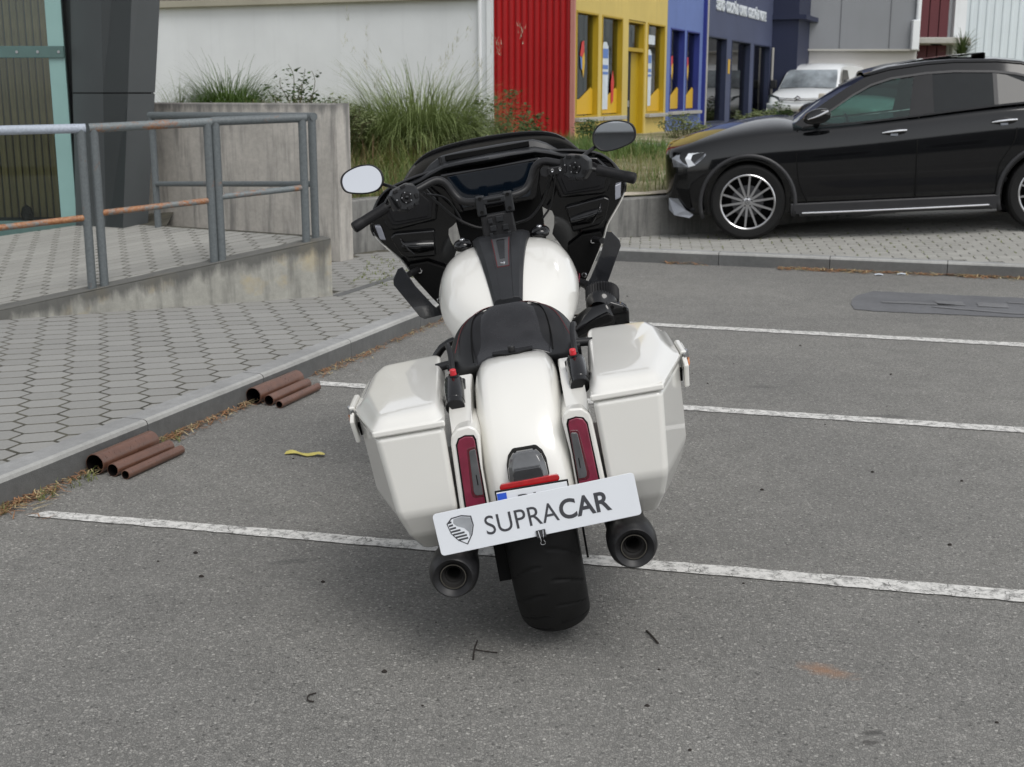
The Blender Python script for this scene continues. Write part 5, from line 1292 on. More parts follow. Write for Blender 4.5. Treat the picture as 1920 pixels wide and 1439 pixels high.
yel = shop_root('yellow_shop', 'pale yellow shop front with deep yellow window frames, next to red wall')
OY = [(.17, 1.31, 1.14, 2.90), (1.52, 2.72, 1.14, 2.90), (3.09, 4.20, .74, 2.90), (4.34, 5.57, 1.15, 2.90)]
wall_with_openings('wall', .03, 5.74, .5, ZT, OY, 0, .33, M['w_yel'], yel)
for xa, xb, za, zb_ in (OY[0], OY[1], OY[3]): window(yel, xa, xb, za, zb_, M['w_yel2'])
d = obj('door', *g_box((3.66, .15, 1.54), (1.02, .05, 1.56)), M['w_yel2'], yel, bevel=.01)
fr = MB()
for x_ in (3.115, 4.175): fr.add(*g_box((x_, .08, 1.82), (.05, .13, 2.15)))
fr.add(*g_box((3.645, .08, 2.36), (1.0, .12, .07))); fr.add(*g_box((3.645, .08, 2.875), (1.0, .13, .04)))
fr.build('door_frame', M['w_yel2'], yel, smooth=False)
obj('dark_door_gap', *g_box((3.42, .12, 1.60), (.42, .012, 1.44)), M['inside'], d); obj('letter_box', *g_box((3.42, .105, 1.35), (.20, .02, .12)), M['steel'], d)  # dark gap of the doorway painted as a flat near-black panel
obj('transom_glass', *g_box((3.645, .12, 2.61), (.98, .012, .42)), M['shopglass'], d); obj('lobby', *g_box((3.645, .75, 1.8), (1.3, .02, 2.4)), M['inside'], yel)
def wave(root, xa, xb, za, y, m='st_yel', name='window_sticker'):
    sticker(name, [(xa, za), (xb, za), (xb, za + .42), (xb - .10, za + .46), (xa + (xb - xa) * .62, za + .36), (xa + (xb - xa) * .35, za + .26), (xa, za + .24)], y, M[m], root)
def swirl(root, cx_, cz_, h, y):
    sticker('window_sticker', [(cx_ - .13, cz_ + .1 * h), (cx_ - .05, cz_ + .45 * h), (cx_ + .06, cz_ + .5 * h), (cx_ + .08, cz_ + .2 * h), (cx_ - .02, cz_ + .05 * h)], y, M['st_red'], root)
    sticker('window_sticker', [(cx_ - .02, cz_ + .04 * h), (cx_ + .09, cz_ + .19 * h), (cx_ + .11, cz_ - .1 * h), (cx_ + .05, cz_ - .5 * h), (cx_ - .01, cz_ - .3 * h)], y, M['st_yel'], root)
    sticker('window_sticker', [(cx_ - .13, cz_ + .08 * h), (cx_ - .03, cz_ + .03 * h), (cx_ - .02, cz_ - .3 * h), (cx_ - .08, cz_ - .25 * h)], y, M['st_blu'], root)
def figure(root, cx_, z0, z1, y):
    h = z1 - z0
    sticker('window_sticker', [(cx_ - .17, z0), (cx_ + .15, z0), (cx_ + .19, z0 + .72 * h), (cx_ + .17, z0 + .93 * h), (cx_ + .06, z1), (cx_ - .08, z1), (cx_ - .19, z0 + .93 * h), (cx_ - .2, z0 + .6 * h)], y, M['st_wht'], root)
    for a, b in ((.76, .90), (.60, .66), (.52, .56)):
        sticker('window_sticker', [(cx_ - .15, z0 + a * h), (cx_ + .15, z0 + a * h), (cx_ + .15, z0 + b * h), (cx_ - .15, z0 + b * h)], y - .004, M['st_blu'], root)
for xa, xb in ((.21, 1.27), (1.56, 2.68), (4.38, 5.53)): wave(yel, xa, xb, 1.19, .078)
swirl(yel, .72, 2.12, .62, .074); figure(yel, 1.95, 1.26, 2.45, .072); figure(yel, 4.72, 1.30, 2.40, .072)
sticker('window_sticker', [(2.30, 1.36), (2.42, 1.40), (2.46, 1.75), (2.38, 1.95), (2.28, 1.75)], .066, M['st_red'], yel)
sticker('window_sticker', [(4.5, 2.5), (5.1, 2.5), (5.1, 2.68), (4.5, 2.68)], .072, M['st_wht'], yel)

blu = shop_root('blue_shop', 'periwinkle blue shop front with two narrow windows, right of yellow shop')
OB = [(6.02, 7.13, 1.17, 2.88), (7.31, 8.42, 1.17, 2.88)]
wall_with_openings('wall', 5.76, 8.72, .5, ZT, OB, 0, .36, M['w_blu'], blu)
for q in OB: window(blu, *q, M['w_blu2'], .17)
for xa, xb in ((6.06, 7.08), (7.35, 8.37)):
    wave(blu, xa, xb, 1.22, .102); swirl(blu, xa + .45, 2.08, .5, .098)
obj('corner_post', *g_box((8.76, .05, 3.2), (.07, .26, 5.4)), M['w_blu2'], blu, smooth=False)
nav = shop_root('navy_shop', 'slate blue furniture shop with white lettering and tall blinded windows')
ON = [(8.98, 11.08, .86, 2.85), (11.62, 13.78, .86, 2.84), (14.24, 16.36, .86, 2.83)]
wall_with_openings('wall', 8.86, 16.58, .4, ZT, ON, 0, .42, M['w_nav'], nav)
for q in ON: window(nav, *q, M['w_nav2'], .17, 'blind', False)
obj('downpipe', *g_tube([(8.83, -.06, .5), (8.83, -.06, ZT)], .045, 10), M['sill'], nav); obj('downpipe', *g_tube([(16.5, -.06, .5), (16.5, -.06, 2.8)], .035, 10), M['sill'], nav)
obj('end_pier', *g_box((17.9, -.35, 3.2), (2.6, .75, 5.8)), M['w_nav2'], nav, smooth=False)
obj('pier_cap', *g_box((17.9, -.45, 3.62), (2.8, 1.0, .12)), M['w_nav2'], nav, smooth=False)
sticker('wall_notice', [(11.27, 2.02), (11.47, 2.02), (11.47, 2.36), (11.27, 2.36)], -.01, M['st_yel'], nav)
M['sign_white'] = mat('white_sign_letters', (.62, .66, .70), .5)
for body, xa, xb in (('SEIXO', 9.89, 10.70), ('COLCHÕES', 10.87, 12.16), ('CAMAS', 12.30, 13.13), ('COLCHÕES', 13.31, 14.66), ('NORTE', 14.79, 15.57)):
    text_mesh('sign_lettering', body, .33, M['sign_white'], nav, (xa, -.012, 3.47), (radians(90), 0, 0), .012, .014, 1.0, width=xb - xa)

# grey and white building across the yard, maroon entrance, far white shed
gb = empty('grey_building', (9.9, 38.0, .45)); tag(gb, 'grey clad upper storey over a white wall, across the yard', 'building')
M['w_grey'] = wallm('grey_cladding', (0.20, 0.21, 0.225), .6, .06); M['w_cream'] = wallm('off_white_wall', (0.50, 0.485, 0.465), .8, .06)
obj('lower_wall', *g_box((-1.0, 1.0, 1.1), (6.0, .3, 2.6)), M['w_cream'], gb, smooth=False)
obj('upper_cladding', *g_box((-1.0, .90, 5.0), (6.0, .3, 5.3)), M['w_grey'], gb, smooth=False)
for i in range(4): obj('cladding_seam', *g_box((-3.2 + i * 1.45, .735, 5.0), (.02, .03, 5.2)), M['w_grey'], gb, smooth=False)
obj('drip_edge', *g_box((-1.0, .70, 2.33), (6.0, .14, .05)), M['sill'], gb, smooth=False)
obj('corner_pipe', *g_tube([(1.92, .66, 2.6), (1.92, .66, 4.2), (2.0, .7, 4.6), (2.03, .7, 6)], .07, 10), M['w_white'], gb); obj('pipe_base', *g_box((1.86, .66, 2.75), (.22, .2, .85)), M['w_white'], gb, bevel=.03)
mr = empty('maroon_entrance', (12.5, 39.5, .45)); tag(mr, 'dark maroon entrance block with a flat concrete canopy', 'building')
M['w_mar'] = wallm('maroon_panels', (0.10, 0.012, 0.018), .5)
for i in range(4): obj('panel', *g_box((-.30 + i * .30, .9, 3.2), (.27, .2, 6.4)), M['w_mar'], mr, smooth=False)
obj('backing_wall', *g_box((.2, 1.1, 3.2), (1.5, .2, 6.4)), M['w_white'], mr, smooth=False)
obj('pilaster', *g_box((1.05, .8, 3.2), (.35, .3, 6.4)), M['w_white'], mr, smooth=False)
cpy = obj('canopy', *g_prism([(-.55, -.6, 2.52), (.95, -.6, 2.52), (1.65, 1.3, 2.52), (-.5, 1.3, 2.52)], (0, 0, 1), .18), M['sill'], mr, bevel=.03)
for i in range(4): obj('soffit_light', *g_box((.05 + .17 * i, -.25 + .42 * i, 2.515), (.28, .16, .02)), M['deep_black'], cpy)
sh = empty('white_shed', (16.5, 42.5, .4)); tag(sh, 'far white ribbed metal shed at the right edge', 'building')
prof = []; x_ = -3.6
while x_ < 14: prof += [(x_, 0), (x_ + .16, 0), (x_ + .18, -.03), (x_ + .24, -.03), (x_ + .26, 0)]; x_ += .26
v, f = g_loft([[(a, b, z) for a, b in prof] for z in (0, 7.5)], False); obj('ribbed_wall', v, f, wallm('white_sheet_metal', (0.60, 0.66, 0.69), .5, .05), sh, smooth=False)
obj('corner_flashing', *g_box((-3.62, .0, 3.7), (.12, .12, 7.4)), M['w_white'], sh, smooth=False); obj('return_wall', *g_box((-3.6, 3.0, 3.7), (.1, 6, 7.4)), M['w_white'], sh, smooth=False)

# grey block behind the viewer (it shows in the right-hand mirror)
bb = empty('grey_block', (6.0, -30.0, 0)); tag(bb, 'grey building reflected in the motorcycle mirror', 'building')
obj('wall', *g_box((0, -3, 3.6), (46, 6, 7.2)), wallm('mid_grey_render', (0.16, 0.165, 0.17), .8, .08), bb, smooth=False)
for i in range(9):
    w_ = obj('window', *g_box((-18 + i * 4.5, .02, 2.6), (2.6, .08, 2.0)), M['w_white'], bb, smooth=False)
    obj('pane', *g_box((-18 + i * 4.5, .05, 2.6), (2.4, .06, 1.8)), M['inside'], w_, smooth=False)
obj('parapet', *g_box((0, -3, 7.3), (46.4, 6.4, .3)), M['w_white'], bb, smooth=False)
# ================================================================ CARS (local: x towards the rear, y away from the near side, z up; front axle at x=0)
M['car_black'] = mat('black_car_paint', (0.003, 0.0032, 0.0038), 0.35, coat=1.0, var=.1, spec=.03)
M['car_black'].node_tree.nodes['Principled BSDF'].inputs['Coat Roughness'].default_value = .06
M['car_white'] = mat('white_van_paint', (0.72, 0.74, 0.75), 0.3, coat=.8, var=.03)
M['car_beige'] = mat('pale_silver_paint', (0.55, 0.53, 0.50), 0.3, coat=.8, var=.03)
M['privacy'] = mat('privacy_glass', (0.010, 0.012, 0.013), 0.05, var=.1, spec=.35)
M['carglass'] = m_glass('green_car_glass', (.50, .66, .63), 1.55)
M['carglass2'] = m_glass('dark_car_glass', (.16, .19, .19), 1.6)
M['trim'] = mat('grey_black_trim', (0.022, 0.022, 0.024), .45, var=.1)
M['alloy'] = mat('machined_alloy', (0.55, 0.55, 0.56), .28, metal=1.0, var=.08)
M['silver'] = mat('silver_plastic', (0.34, 0.36, 0.40), .35, metal=.3, var=.08)
M['seatcloth'] = mat('grey_car_seat', (0.10, 0.11, 0.11), .8, var=.2)
M['lamp_glass'] = mat('clear_headlamp', (0.22, 0.23, 0.25), .08, metal=.6, coat=1.0, var=.5, vscale=14)
M['disc'] = mat('dull_brake_disc', (0.10, 0.10, 0.105), .4, metal=.7, var=.2)
M['vanglass'] = mat('painted_sky_windscreen', (0.24, 0.27, 0.29), .08, coat=.5, var=.7, vscale=1.3)  # pale sky reflection painted into the glass colour
M['drl'] = mat('white_lamp_bar', (0.75, 0.78, 0.82), .25, coat=.5)

def lerp_tab(tab, x, k):
    xs = [t[0] for t in tab]; return float(np.interp(x, xs, [t[k] for t in tab]))
def car_section(w, zb, zt, zc, X, side=1.0):
    h = zt - zb
    half = [(0, zb), (w * .80, zb), (w * .955, zb + .035), (w * .985, zb + h * .22), (w, zb + h * .50), (w * .995, zb + h * .72), (w * .965, zt - .055), (w * .92, zt - .008), (w * .80, zt + (zc - zt) * .35), (w * .45, zt + (zc - zt) * .8), (0, zc)]
    return [(X, -y, z) for y, z in half[::-1][:-1]] + [(X, y, z) for y, z in half][:-1] if False else [(X, -y, z) for y, z in half] + [(X, y, z) for y, z in half[::-1][1:-1]]
def car_body(tab, root, m, wheels, rarch, cutw=.5):
    rings = [car_section(w, zb, zt, zc, X) for X, w, zb, zt, zc in tab]
    v, f = g_loft(rings); f = [tuple(reversed(q)) for q in f]
    b = obj('body', v, f, m, root, smooth=True, sub=2)
    cut = MB()
    W = max(t[1] for t in tab)
    for X, r in wheels:
        for s in (-1, 1):
            cut.add(*g_lathe([(rarch, 0), (rarch, cutw)], 40, (X, s * (W + .2), r), (0, -s, 0), True, True))
    me = bpy.data.meshes.new('arch_cut'); me.from_pydata(cut.v, [], cut.f)
    bm_ = bpy.data.objects.new('arch_cut', me); COL.objects.link(bm_)
    md = b.modifiers.new('arches', 'BOOLEAN'); md.operation = 'DIFFERENCE'; md.object = bm_; md.solver = 'EXACT'
    bm_.parent = root
    bpy.context.view_layer.update()
    dg = bpy.context.evaluated_depsgraph_get()
    nm = bpy.data.meshes.new_from_object(b.evaluated_get(dg))
    b.modifiers.clear(); old = b.data; b.data = nm; bpy.data.meshes.remove(old)
    bpy.data.objects.remove(bm_)
    nm.polygons.foreach_set('use_smooth', [True] * len(nm.polygons)); nm.set_sharp_from_angle(angle=radians(40))
    return b
def make_wheel(root, X, s, r, w, yout, spokes=15, rim_r=.27, m_rim='alloy', star=False):
    """s=-1 near side; yout = outer face |y|"""
    e = Vector((X, s * yout, r)); ax = Vector((0, s, 0))
    t = part('wheel', g_lathe([(rim_r - .01, -.012), (rim_r + .004, -.006), (rim_r + .03, .0), (r - .035, .002), (r - .012, -.012), (r, -.045), (r, -w + .045), (r - .02, -w), (rim_r, -w + .02)], 56, e, ax), M['rubber'], root)
    t_rim = part('rim', g_lathe([(rim_r - .012, -.16), (rim_r - .016, -.02), (rim_r - .014, -.006), (rim_r - .004, .001), (rim_r + .004, -.004)], 56, e, ax), M[m_rim], t)
    part('rim_well', g_lathe([(rim_r - .013, -.02), (rim_r - .02, -.17), (.0, -.17)], 40, e, ax), M['deep_black'], t)
    part('brake_disc', g_lathe([(.0, -.115), (.165, -.115), (.165, -.135)], 40, e, ax), M['disc'], t)
    sp = None; me = None
    for k in range(spokes):
        a = 2 * pi * k / spokes + .12
        if me is None:
            wi, wo = .0125, .0095
            v, f = g_loft([[(-wi, .045, -.045), (wi, .045, -.045), (wi, .045, -.012), (-wi, .045, -.012)], [(-wo, rim_r - .014, -.035), (wo, rim_r - .014, -.035), (wo, rim_r - .014, -.006), (-wo, rim_r - .014, -.006)]])
            # local: x tangential, y radial, z outward
            me = bpy.data.meshes.new('spoke'); me.from_pydata(v, [], f); me.materials.append(M[m_rim])
        o = bpy.data.objects.new('spoke', me); COL.objects.link(o); o.parent = t
        rad = Vector((cos(a), 0, sin(a))); tan = ax.cross(rad)
        o.matrix_basis = Matrix.Translation(e) @ Matrix((tan, rad, -ax if False else ax)).transposed().to_4x4()
    hub = part('hub', g_lathe([(.0, -.004), (.028, -.005), (.032, -.010), (.055, -.014), (.062, -.05)], 32, e, ax), M[m_rim], t)
    for k in range(5):
        a = 2 * pi * k / 5 + pi / 2
        part('wheel_bolt', g_lathe([(.0, .002), (.008, .002), (.009, 0)], 10, e + Vector((.046 * cos(a), 0, .046 * sin(a))) + ax * -.012, ax), M['trim'], hub)
    if star:
        stv = MB()
        stv.add(*g_lathe([(.019, .001), (.022, .001), (.022, -.004)], 24, e, ax))
        for k in range(3):
            a = 2 * pi * k / 3 + pi / 2; c = Vector((cos(a), 0, sin(a))); p_ = Vector((-sin(a), 0, cos(a)))
            P = [e + c * .020, e + p_ * .0035 - c * .001, e - p_ * .0035 - c * .001]
            stv.add([tuple(q + ax * .0015) for q in P] + [tuple(q - ax * .003) for q in P], [(0, 1, 2), (2, 1, 0), (0, 1, 4, 3), (1, 2, 5, 4), (2, 0, 3, 5)])
        stv.build('hub_star', M['trim'], hub)
    return t
def side_poly(name, pts, yfun, s, m, root, th=.004, bevel=0):
    """polygon on the car side: pts (x,z), y from yfun(x,z)"""
    P = [(x, s * yfun(x, z), z) for x, z in pts]
    n = len(P); Q = [(x, y - s * th, z) for x, y, z in P]
    f = [tuple(range(n)), tuple(range(2 * n - 1, n - 1, -1))] + [((i + 1) % n, i, i + n, (i + 1) % n + n) for i in range(n)]
    ar = sum(P[i - 1][0] * P[i][2] - P[i][0] * P[i - 1][2] for i in range(n))
    if (ar > 0) != (s < 0): f = [tuple(reversed(q)) for q in f]
    return obj(name, P + Q, f, m, root, smooth=False, bevel=bevel, seg=2)
def strip_side(name, lo, hi, yfun, s, m, root, smooth=True, th=.006):
    """ribbon between two (x,z) polylines of equal length lying on the side surface"""
    r = []
    for (xa, za), (xb, zb_) in zip(lo, hi):
        ya, yb_ = yfun(xa, za), yfun(xb, zb_)
        r.append([(xa, s * ya, za), (xb, s * yb_, zb_), (xb, s * (yb_ - th), zb_), (xa, s * (ya - th), za)])
    v, f = g_loft(r)
    if s > 0: f = [tuple(reversed(q)) for q in f]
    return obj(name, v, f, m, root)

# ---------------------------------------------------------------- black coupe SUV
Fw = Vector((2.345, 12.73, .131))
ax_ = (Vector((5.075, 12.20, .262)) - Fw).normalized(); dp_ = Vector((-ax_.y, ax_.x, .022)); dp_ = (dp_ - ax_ * dp_.dot(ax_)).normalized(); up_ = ax_.cross(dp_)
suv = empty('parked_suv', Fw + dp_ * .86); suv.rotation_euler = Matrix((ax_, dp_, up_)).transposed().to_euler(); suv.scale = (.95, .95, .95)
tag(suv, 'glossy black coupe SUV with multi-spoke wheels parked on the paved crossing', 'car')
ST = [(-.880, .46, .40, .86, .93), (-.86, .72, .33, .92, .99), (-.79, .87, .28, .948, 1.025), (-.68, .92, .25, .965, 1.055), (-.50, .957, .24, 1.015, 1.110), (-.22, .975, .24, 1.065, 1.185), (.10, .985, .24, 1.095, 1.235), (.40, .985, .24, 1.110, 1.25), (.62, .985, .24, 1.115, 1.15), (1.2, .985, .24, 1.150, 1.16), (1.7, .985, .24, 1.190, 1.19), (2.4, .985, .25, 1.250, 1.25), (2.9, .985, .27, 1.275, 1.275), (3.35, .975, .30, 1.255, 1.26), (3.70, .93, .36, 1.20, 1.21), (3.92, .82, .42, 1.08, 1.10), (4.0, .62, .50, .95, .98)]
car_body(ST, suv, M['car_black'], [(0, .385), (2.935, .385)], .445)
for X in (0, 2.935):
    for s in (-1, 1):
        make_wheel(suv, X, s, .392, .265, .955, 14, .282, 'alloy', s < 0)
        arc = [(X + .464 * cos(a), .385 + .464 * sin(a)) for a in [radians(d) for d in range(-18, 199, 9)]]
        part('arch_cladding', g_loft([[(x, s * .945, z), (x, s * .995, z), (X + (x - X) * 1.085, s * .993, .385 + (z - .385) * 1.085), (X + (x - X) * 1.085, s * .945, .385 + (z - .385) * 1.085)] for x, z in arc]), M['trim'], suv, smooth=True)
def wbody(x): return lerp_tab(ST, x, 1)
def ysuv(x, z):
    b = lerp_tab(ST, x, 3)
    return wbody(x) * .925 - .60 * max(0, z - b) - .004 if z > b - .02 else wbody(x)
DT = [(.56, 1.125), (.70, 1.205), (.87, 1.312), (1.05, 1.428), (1.24, 1.525), (1.44, 1.580), (1.78, 1.615), (2.05, 1.620), (2.42, 1.600), (2.62, 1.570), (2.90, 1.490), (3.15, 1.380)]
RL = [(.47, 1.165), (.62, 1.262), (.80, 1.375), (.98, 1.487), (1.18, 1.590), (1.42, 1.645), (1.78, 1.680), (2.05, 1.688), (2.45, 1.672), (2.68, 1.640), (2.98, 1.555), (3.28, 1.435)]
for s in (-1, 1):
    strip_side('roof_frame', DT, RL, ysuv, s, M['car_black'], suv)
    strip_side('window_trim', [(x, z - .022) for x, z in DT], DT, lambda x, z: ysuv(x, z) + .003, s, M['trim'], suv)
    bl = [(.56, 1.118), (.9, 1.135), (1.21, 1.150), (1.69, 1.188), (2.05, 1.222), (2.39, 1.252), (2.8, 1.278), (3.15, 1.29)]
    strip_side('belt_trim', bl, [(x, z + .018) for x, z in bl], lambda x, z: wbody(x) * .926 + .001, s, M['trim'], suv)
    side_poly('front_side_glass', [(.72, 1.14), (1.60, 1.190), (1.665, 1.598), (1.44, 1.567), (1.24, 1.512), (1.05, 1.415), (.87, 1.30), (.70, 1.19)], lambda x, z: ysuv(x, z) - .008, s, M['carglass'], suv)
    side_poly('pillar_panel', [(1.595, 1.185), (1.835, 1.205), (1.835, 1.612), (1.66, 1.600)], lambda x, z: ysuv(x, z) - .002, s, M['gloss_black'], suv)
    side_poly('rear_side_glass', [(1.835, 1.21), (2.41, 1.258), (2.41, 1.597), (2.05, 1.616), (1.835, 1.612)], lambda x, z: ysuv(x, z) - .006, s, M['privacy'], suv)
    side_poly('quarter_pillar', [(2.405, 1.255), (2.445, 1.26), (2.445, 1.595), (2.405, 1.599)], lambda x, z: ysuv(x, z) - .002, s, M['trim'], suv)
    side_poly('quarter_glass', [(2.445, 1.262), (3.10, 1.292), (3.14, 1.372), (2.90, 1.482), (2.62, 1.562), (2.445, 1.590)], lambda x, z: ysuv(x, z) - .006, s, M['privacy'], suv)
    side_poly('sail_panel', [(.545, 1.12), (.735, 1.138), (.735, 1.215), (.70, 1.20)], lambda x, z: ysuv(x, z) - .001, s, M['trim'], suv)
    # doors: shut lines, handles, sill, running board
    for pts in ([(.505, 1.11), (.490, .95), (.500, .75), (.520, .57), (.60, .37)], [(1.690, 1.19), (1.675, .95), (1.665, .70), (1.665, .40)], [(2.62, 1.25), (2.60, .95), (2.52, .80), (2.45, .66), (2.44, .40)]):
        cp_ = catmull([(x, 0, z) for x, z in pts], 4)
        strip_side('shut_line', [(p.x - .006, p.z) for p in cp_], [(p.x + .006, p.z) for p in cp_], lambda x, z: wbody(x) * (.925 + .075 * min(1, max(0, (lerp_tab(ST, x, 3) - z) / .28))) + .0015, s, M['deep_black'], suv, th=.02)
    for hx, hz in ((1.335, 1.045), (2.375, 1.105)):
        h = obj('door_handle', *g_loft([[(hx + .115 + .118 * k * cos(a), s * (.972 + d), hz + .008 + .034 * k * sin(a)) for a in [2 * pi * i / 20 for i in range(20)]][::(1 if s < 0 else -1)] for k, d in ((1.0, -.03), (1.0, .002), (.9, .004))]), M['gloss_black'], suv)
        part('handle_bar', g_tube([(hx, s * .985, hz), (hx + .05, s * 1.008, hz + .008), (hx + .16, s * 1.010, hz + .017), (hx + .232, s * .988, hz + .018)], [.007, .011, .012, .010], 10, 4), M['chrome'], h)
        part('handle_plate', g_box((hx + .115, s * .982, hz - .022), (.07, .006, .022)), M['silver'], h)
    sl_ = [(.44, .355), (1.2, .365), (2.46, .385)]
    part('sill_cladding', g_loft([[(x, s * .95, .25), (x, s * .992, .26), (x, s * .996, z), (x, s * .985, z + .012), (x, s * .95, z)] for x, z in sl_]), M['trim'], suv)
    rb = part('running_board', g_loft([[(x, s * .85, z - .03), (x, s * 1.01, z - .025), (x, s * 1.02, z - .004), (x, s * .85, z)] for x, z in ((.52, .262), (1.2, .268), (2.40, .292))]), M['trim'], suv, bevel=.006)
    part('chrome_strip', g_tube([(.55, s * 1.018, .270), (1.4, s * 1.022, .281), (2.37, s * 1.018, .300)], .011, 8, 4), M['chrome'], rb)
    # door mirror
    mr_ = part('door_mirror', g_loft([[(.60 + dx * k + .08 * (1 - k), s * (1.06 + dy), 1.235 + dz * k) for dx, dz in [(-.07, -.05), (-.02, .05), (.08, .085), (.19, .085), (.235, .05), (.24, -.02), (.16, -.07), (.04, -.085)]][::(1 if s > 0 else -1)] for k, dy in ((.82, -.10), (1.0, -.06), (1.0, .05), (.85, .09))]), M['car_black'], suv, sub=1, smooth=True)
    part('mirror_signal', g_tube([(.60, s * 1.155, 1.215), (.70, s * 1.162, 1.245), (.80, s * 1.150, 1.288)], [.005, .012, .014], 8, 4), M['chrome'], mr_)
    part('mirror_foot', g_tube([(.69, s * .93, 1.145), (.70, s * 1.05, 1.18)], [.035, .03], 10), M['gloss_black'], mr_)
    # headlamp and lower grey blade
    hl = side_poly('headlamp', [(-.775, .865), (-.73, .895), (-.58, .915), (-.42, .925), (-.40, .912), (-.45, .855), (-.53, .79), (-.60, .768), (-.76, .775)], lambda x, z: wbody(x) * (.985 if z < .88 else .955) + .010, s, M['lamp_glass'], suv, .05)
    side_poly('lamp_bar', [(-.60, .772), (-.53, .790), (-.575, .845), (-.56, .895), (-.44, .918), (-.60, .912), (-.635, .86)], lambda x, z: wbody(x) * (.985 if z < .88 else .955) + .014, s, M['drl'], hl, .01)
    side_poly('bumper_blade', [(-.82, .45), (-.72, .445), (-.64, .33), (-.56, .275), (-.60, .245), (-.76, .275), (-.82, .33)], lambda x, z: wbody(x) + .010, s, M['silver'], suv, .06)
    side_poly('bumper_vent', [(-.74, .56), (-.60, .54), (-.58, .34), (-.62, .345), (-.70, .46)], lambda x, z: wbody(x) * .995 + .003, s, M['deep_black'], suv, .03)
# roof skin, glass and screens
rr = []
for (x, z) in RL[4:]:
    ye = ysuv(x, z); rr.append([(x, -ye, z), (x, -ye * .80, z + .022), (x, -ye * .45, z + .040), (x, 0, z + .045), (x, ye * .45, z + .040), (x, ye * .80, z + .022), (x, ye, z)])
rf_ = obj('roof', *g_loft(rr, False), M['car_black'], suv, smooth=True); m_ = rf_.modifiers.new('s', 'SOLIDIFY'); m_.thickness = .02; m_.offset = -1
part('sunroof', g_loft([[(x, y, z) for y in (-.42, 0, .42)] + [(x, y, z + .012) for y in (.42, 0, -.42)] for x, z in ((1.50, 1.690), (1.75, 1.728), (2.05, 1.752), (2.36, 1.768))]), M['privacy'], rf_)
part('sunroof_gap_shade', g_loft([[(2.36, -.42, 1.725), (2.36, .42, 1.725), (2.36, .42, 1.775), (2.36, -.42, 1.775)], [(2.375, -.42, 1.725), (2.375, .42, 1.725), (2.375, .42, 1.775), (2.375, -.42, 1.775)]]), M['deep_black'], rf_)  # black block: shaded gap under the raised sunroof edge, painted in
wsr = []
for (x, z) in RL[:5]:
    ye = ysuv(x, z); b_ = .015 * (1.18 - x) / .7
    wsr.append([(x - b_ * (1 - (k / 1.0) ** 2) - .005, ye * k, z + .020 * (1 - k * k) - .004) for k in (-1, -.6, -.2, .2, .6, 1)])
obj('windscreen', *g_loft(wsr, False), M['carglass2'], suv, smooth=True)
rw = [[(x + .10 * (1 - k * k), ysuv(x, z) * k, z + .03 * (1 - k * k)) for k in (-1, -.5, 0, .5, 1)] for x, z in ((3.22, 1.455), (3.55, 1.31), (3.75, 1.20))]
obj('rear_screen', *g_loft(rw, False), M['privacy'], suv, smooth=True)
for sy in (-.40, .40):
    for X in (1.62, 2.45):
        se = part('car_seat', g_loft([[(X - .45, sy - .24, .62), (X + .05, sy - .24, .58), (X + .05, sy + .24, .58), (X - .45, sy + .24, .62)], [(X - .47, sy - .24, .78), (X + .0, sy - .24, .74), (X + .0, sy + .24, .74), (X - .47, sy + .24, .78)]]), M['seatcloth'], suv, bevel=.05, seg=3)
        part('seat_back', g_loft([[(X - .02, sy - .24, .70), (X + .12, sy - .24, .70), (X + .12, sy + .24, .70), (X - .02, sy + .24, .70)], [(X + .16, sy - .20, 1.28), (X + .27, sy - .20, 1.28), (X + .27, sy + .20, 1.28), (X + .16, sy + .20, 1.28)]]), M['seatcloth'], se, bevel=.04, seg=3)
        part('headrest', g_box((X + .24, sy, 1.38), (.10, .25, .17)), M['seatcloth'], se, bevel=.04, seg=3)
part('dashboard', g_loft([[(.55, y, .75), (.95, y, .72), (.98, y, .98), (.82, y, 1.08), (.50, y, 1.10)] for y in (-.80, .80)]), M['trim'], suv, bevel=.03)
part('steering_wheel', g_lathe([(.17, -.012), (.185, 0), (.17, .012), (.155, 0), (.17, -.012)], 28, (1.08, -.40, 1.07), (.9, 0, .45)), M['silver'], suv)
part('cabin_floor', g_box((1.8, 0, .52), (2.6, 1.6, .04)), M['trim'], suv)
part('grille', g_loft([[(-.872, -.36, .45), (-.872, .36, .45), (-.850, .42, .78), (-.850, -.42, .78)], [(-.84, -.36, .45), (-.84, .36, .45), (-.82, .42, .78), (-.82, -.42, .78)]]), M['trim'], suv, bevel=.02)

# ---------------------------------------------------------------- white delivery van behind (front towards us)
va = radians(62)
van = empty('delivery_van', (8.15, 36.3, .52), (0, 0, va)); tag(van, 'white delivery van facing us, behind the black SUV bonnet', 'van')
VT = [(-.86, .50, .32, .62, .66), (-.82, .76, .26, .74, .78), (-.72, .88, .24, .90, .96), (-.50, .915, .24, 1.02, 1.09), (-.10, .92, .24, 1.10, 1.18), (.18, .92, .24, 1.14, 1.20), (.6, .92, .24, 1.16, 1.2), (2.8, .92, .25, 1.16, 1.2), (3.3, .92, .27, 1.16, 1.2), (3.55, .90, .30, 1.14, 1.16)]
car_body(VT, van, M['car_white'], [(0, .33), (2.75, .33)], .39)
for X in (0, 2.75):
    for s in (-1, 1): make_wheel(van, X, s, .33, .21, .90, 7, .20, 'silver')
GV = [(.02, .80, 1.13), (.30, .80, 1.40), (.60, .755, 1.66), (.80, .72, 1.77), (1.3, .72, 1.84), (2.4, .74, 1.85), (3.3, .75, 1.82), (3.55, .76, 1.72)]
rv_ = []
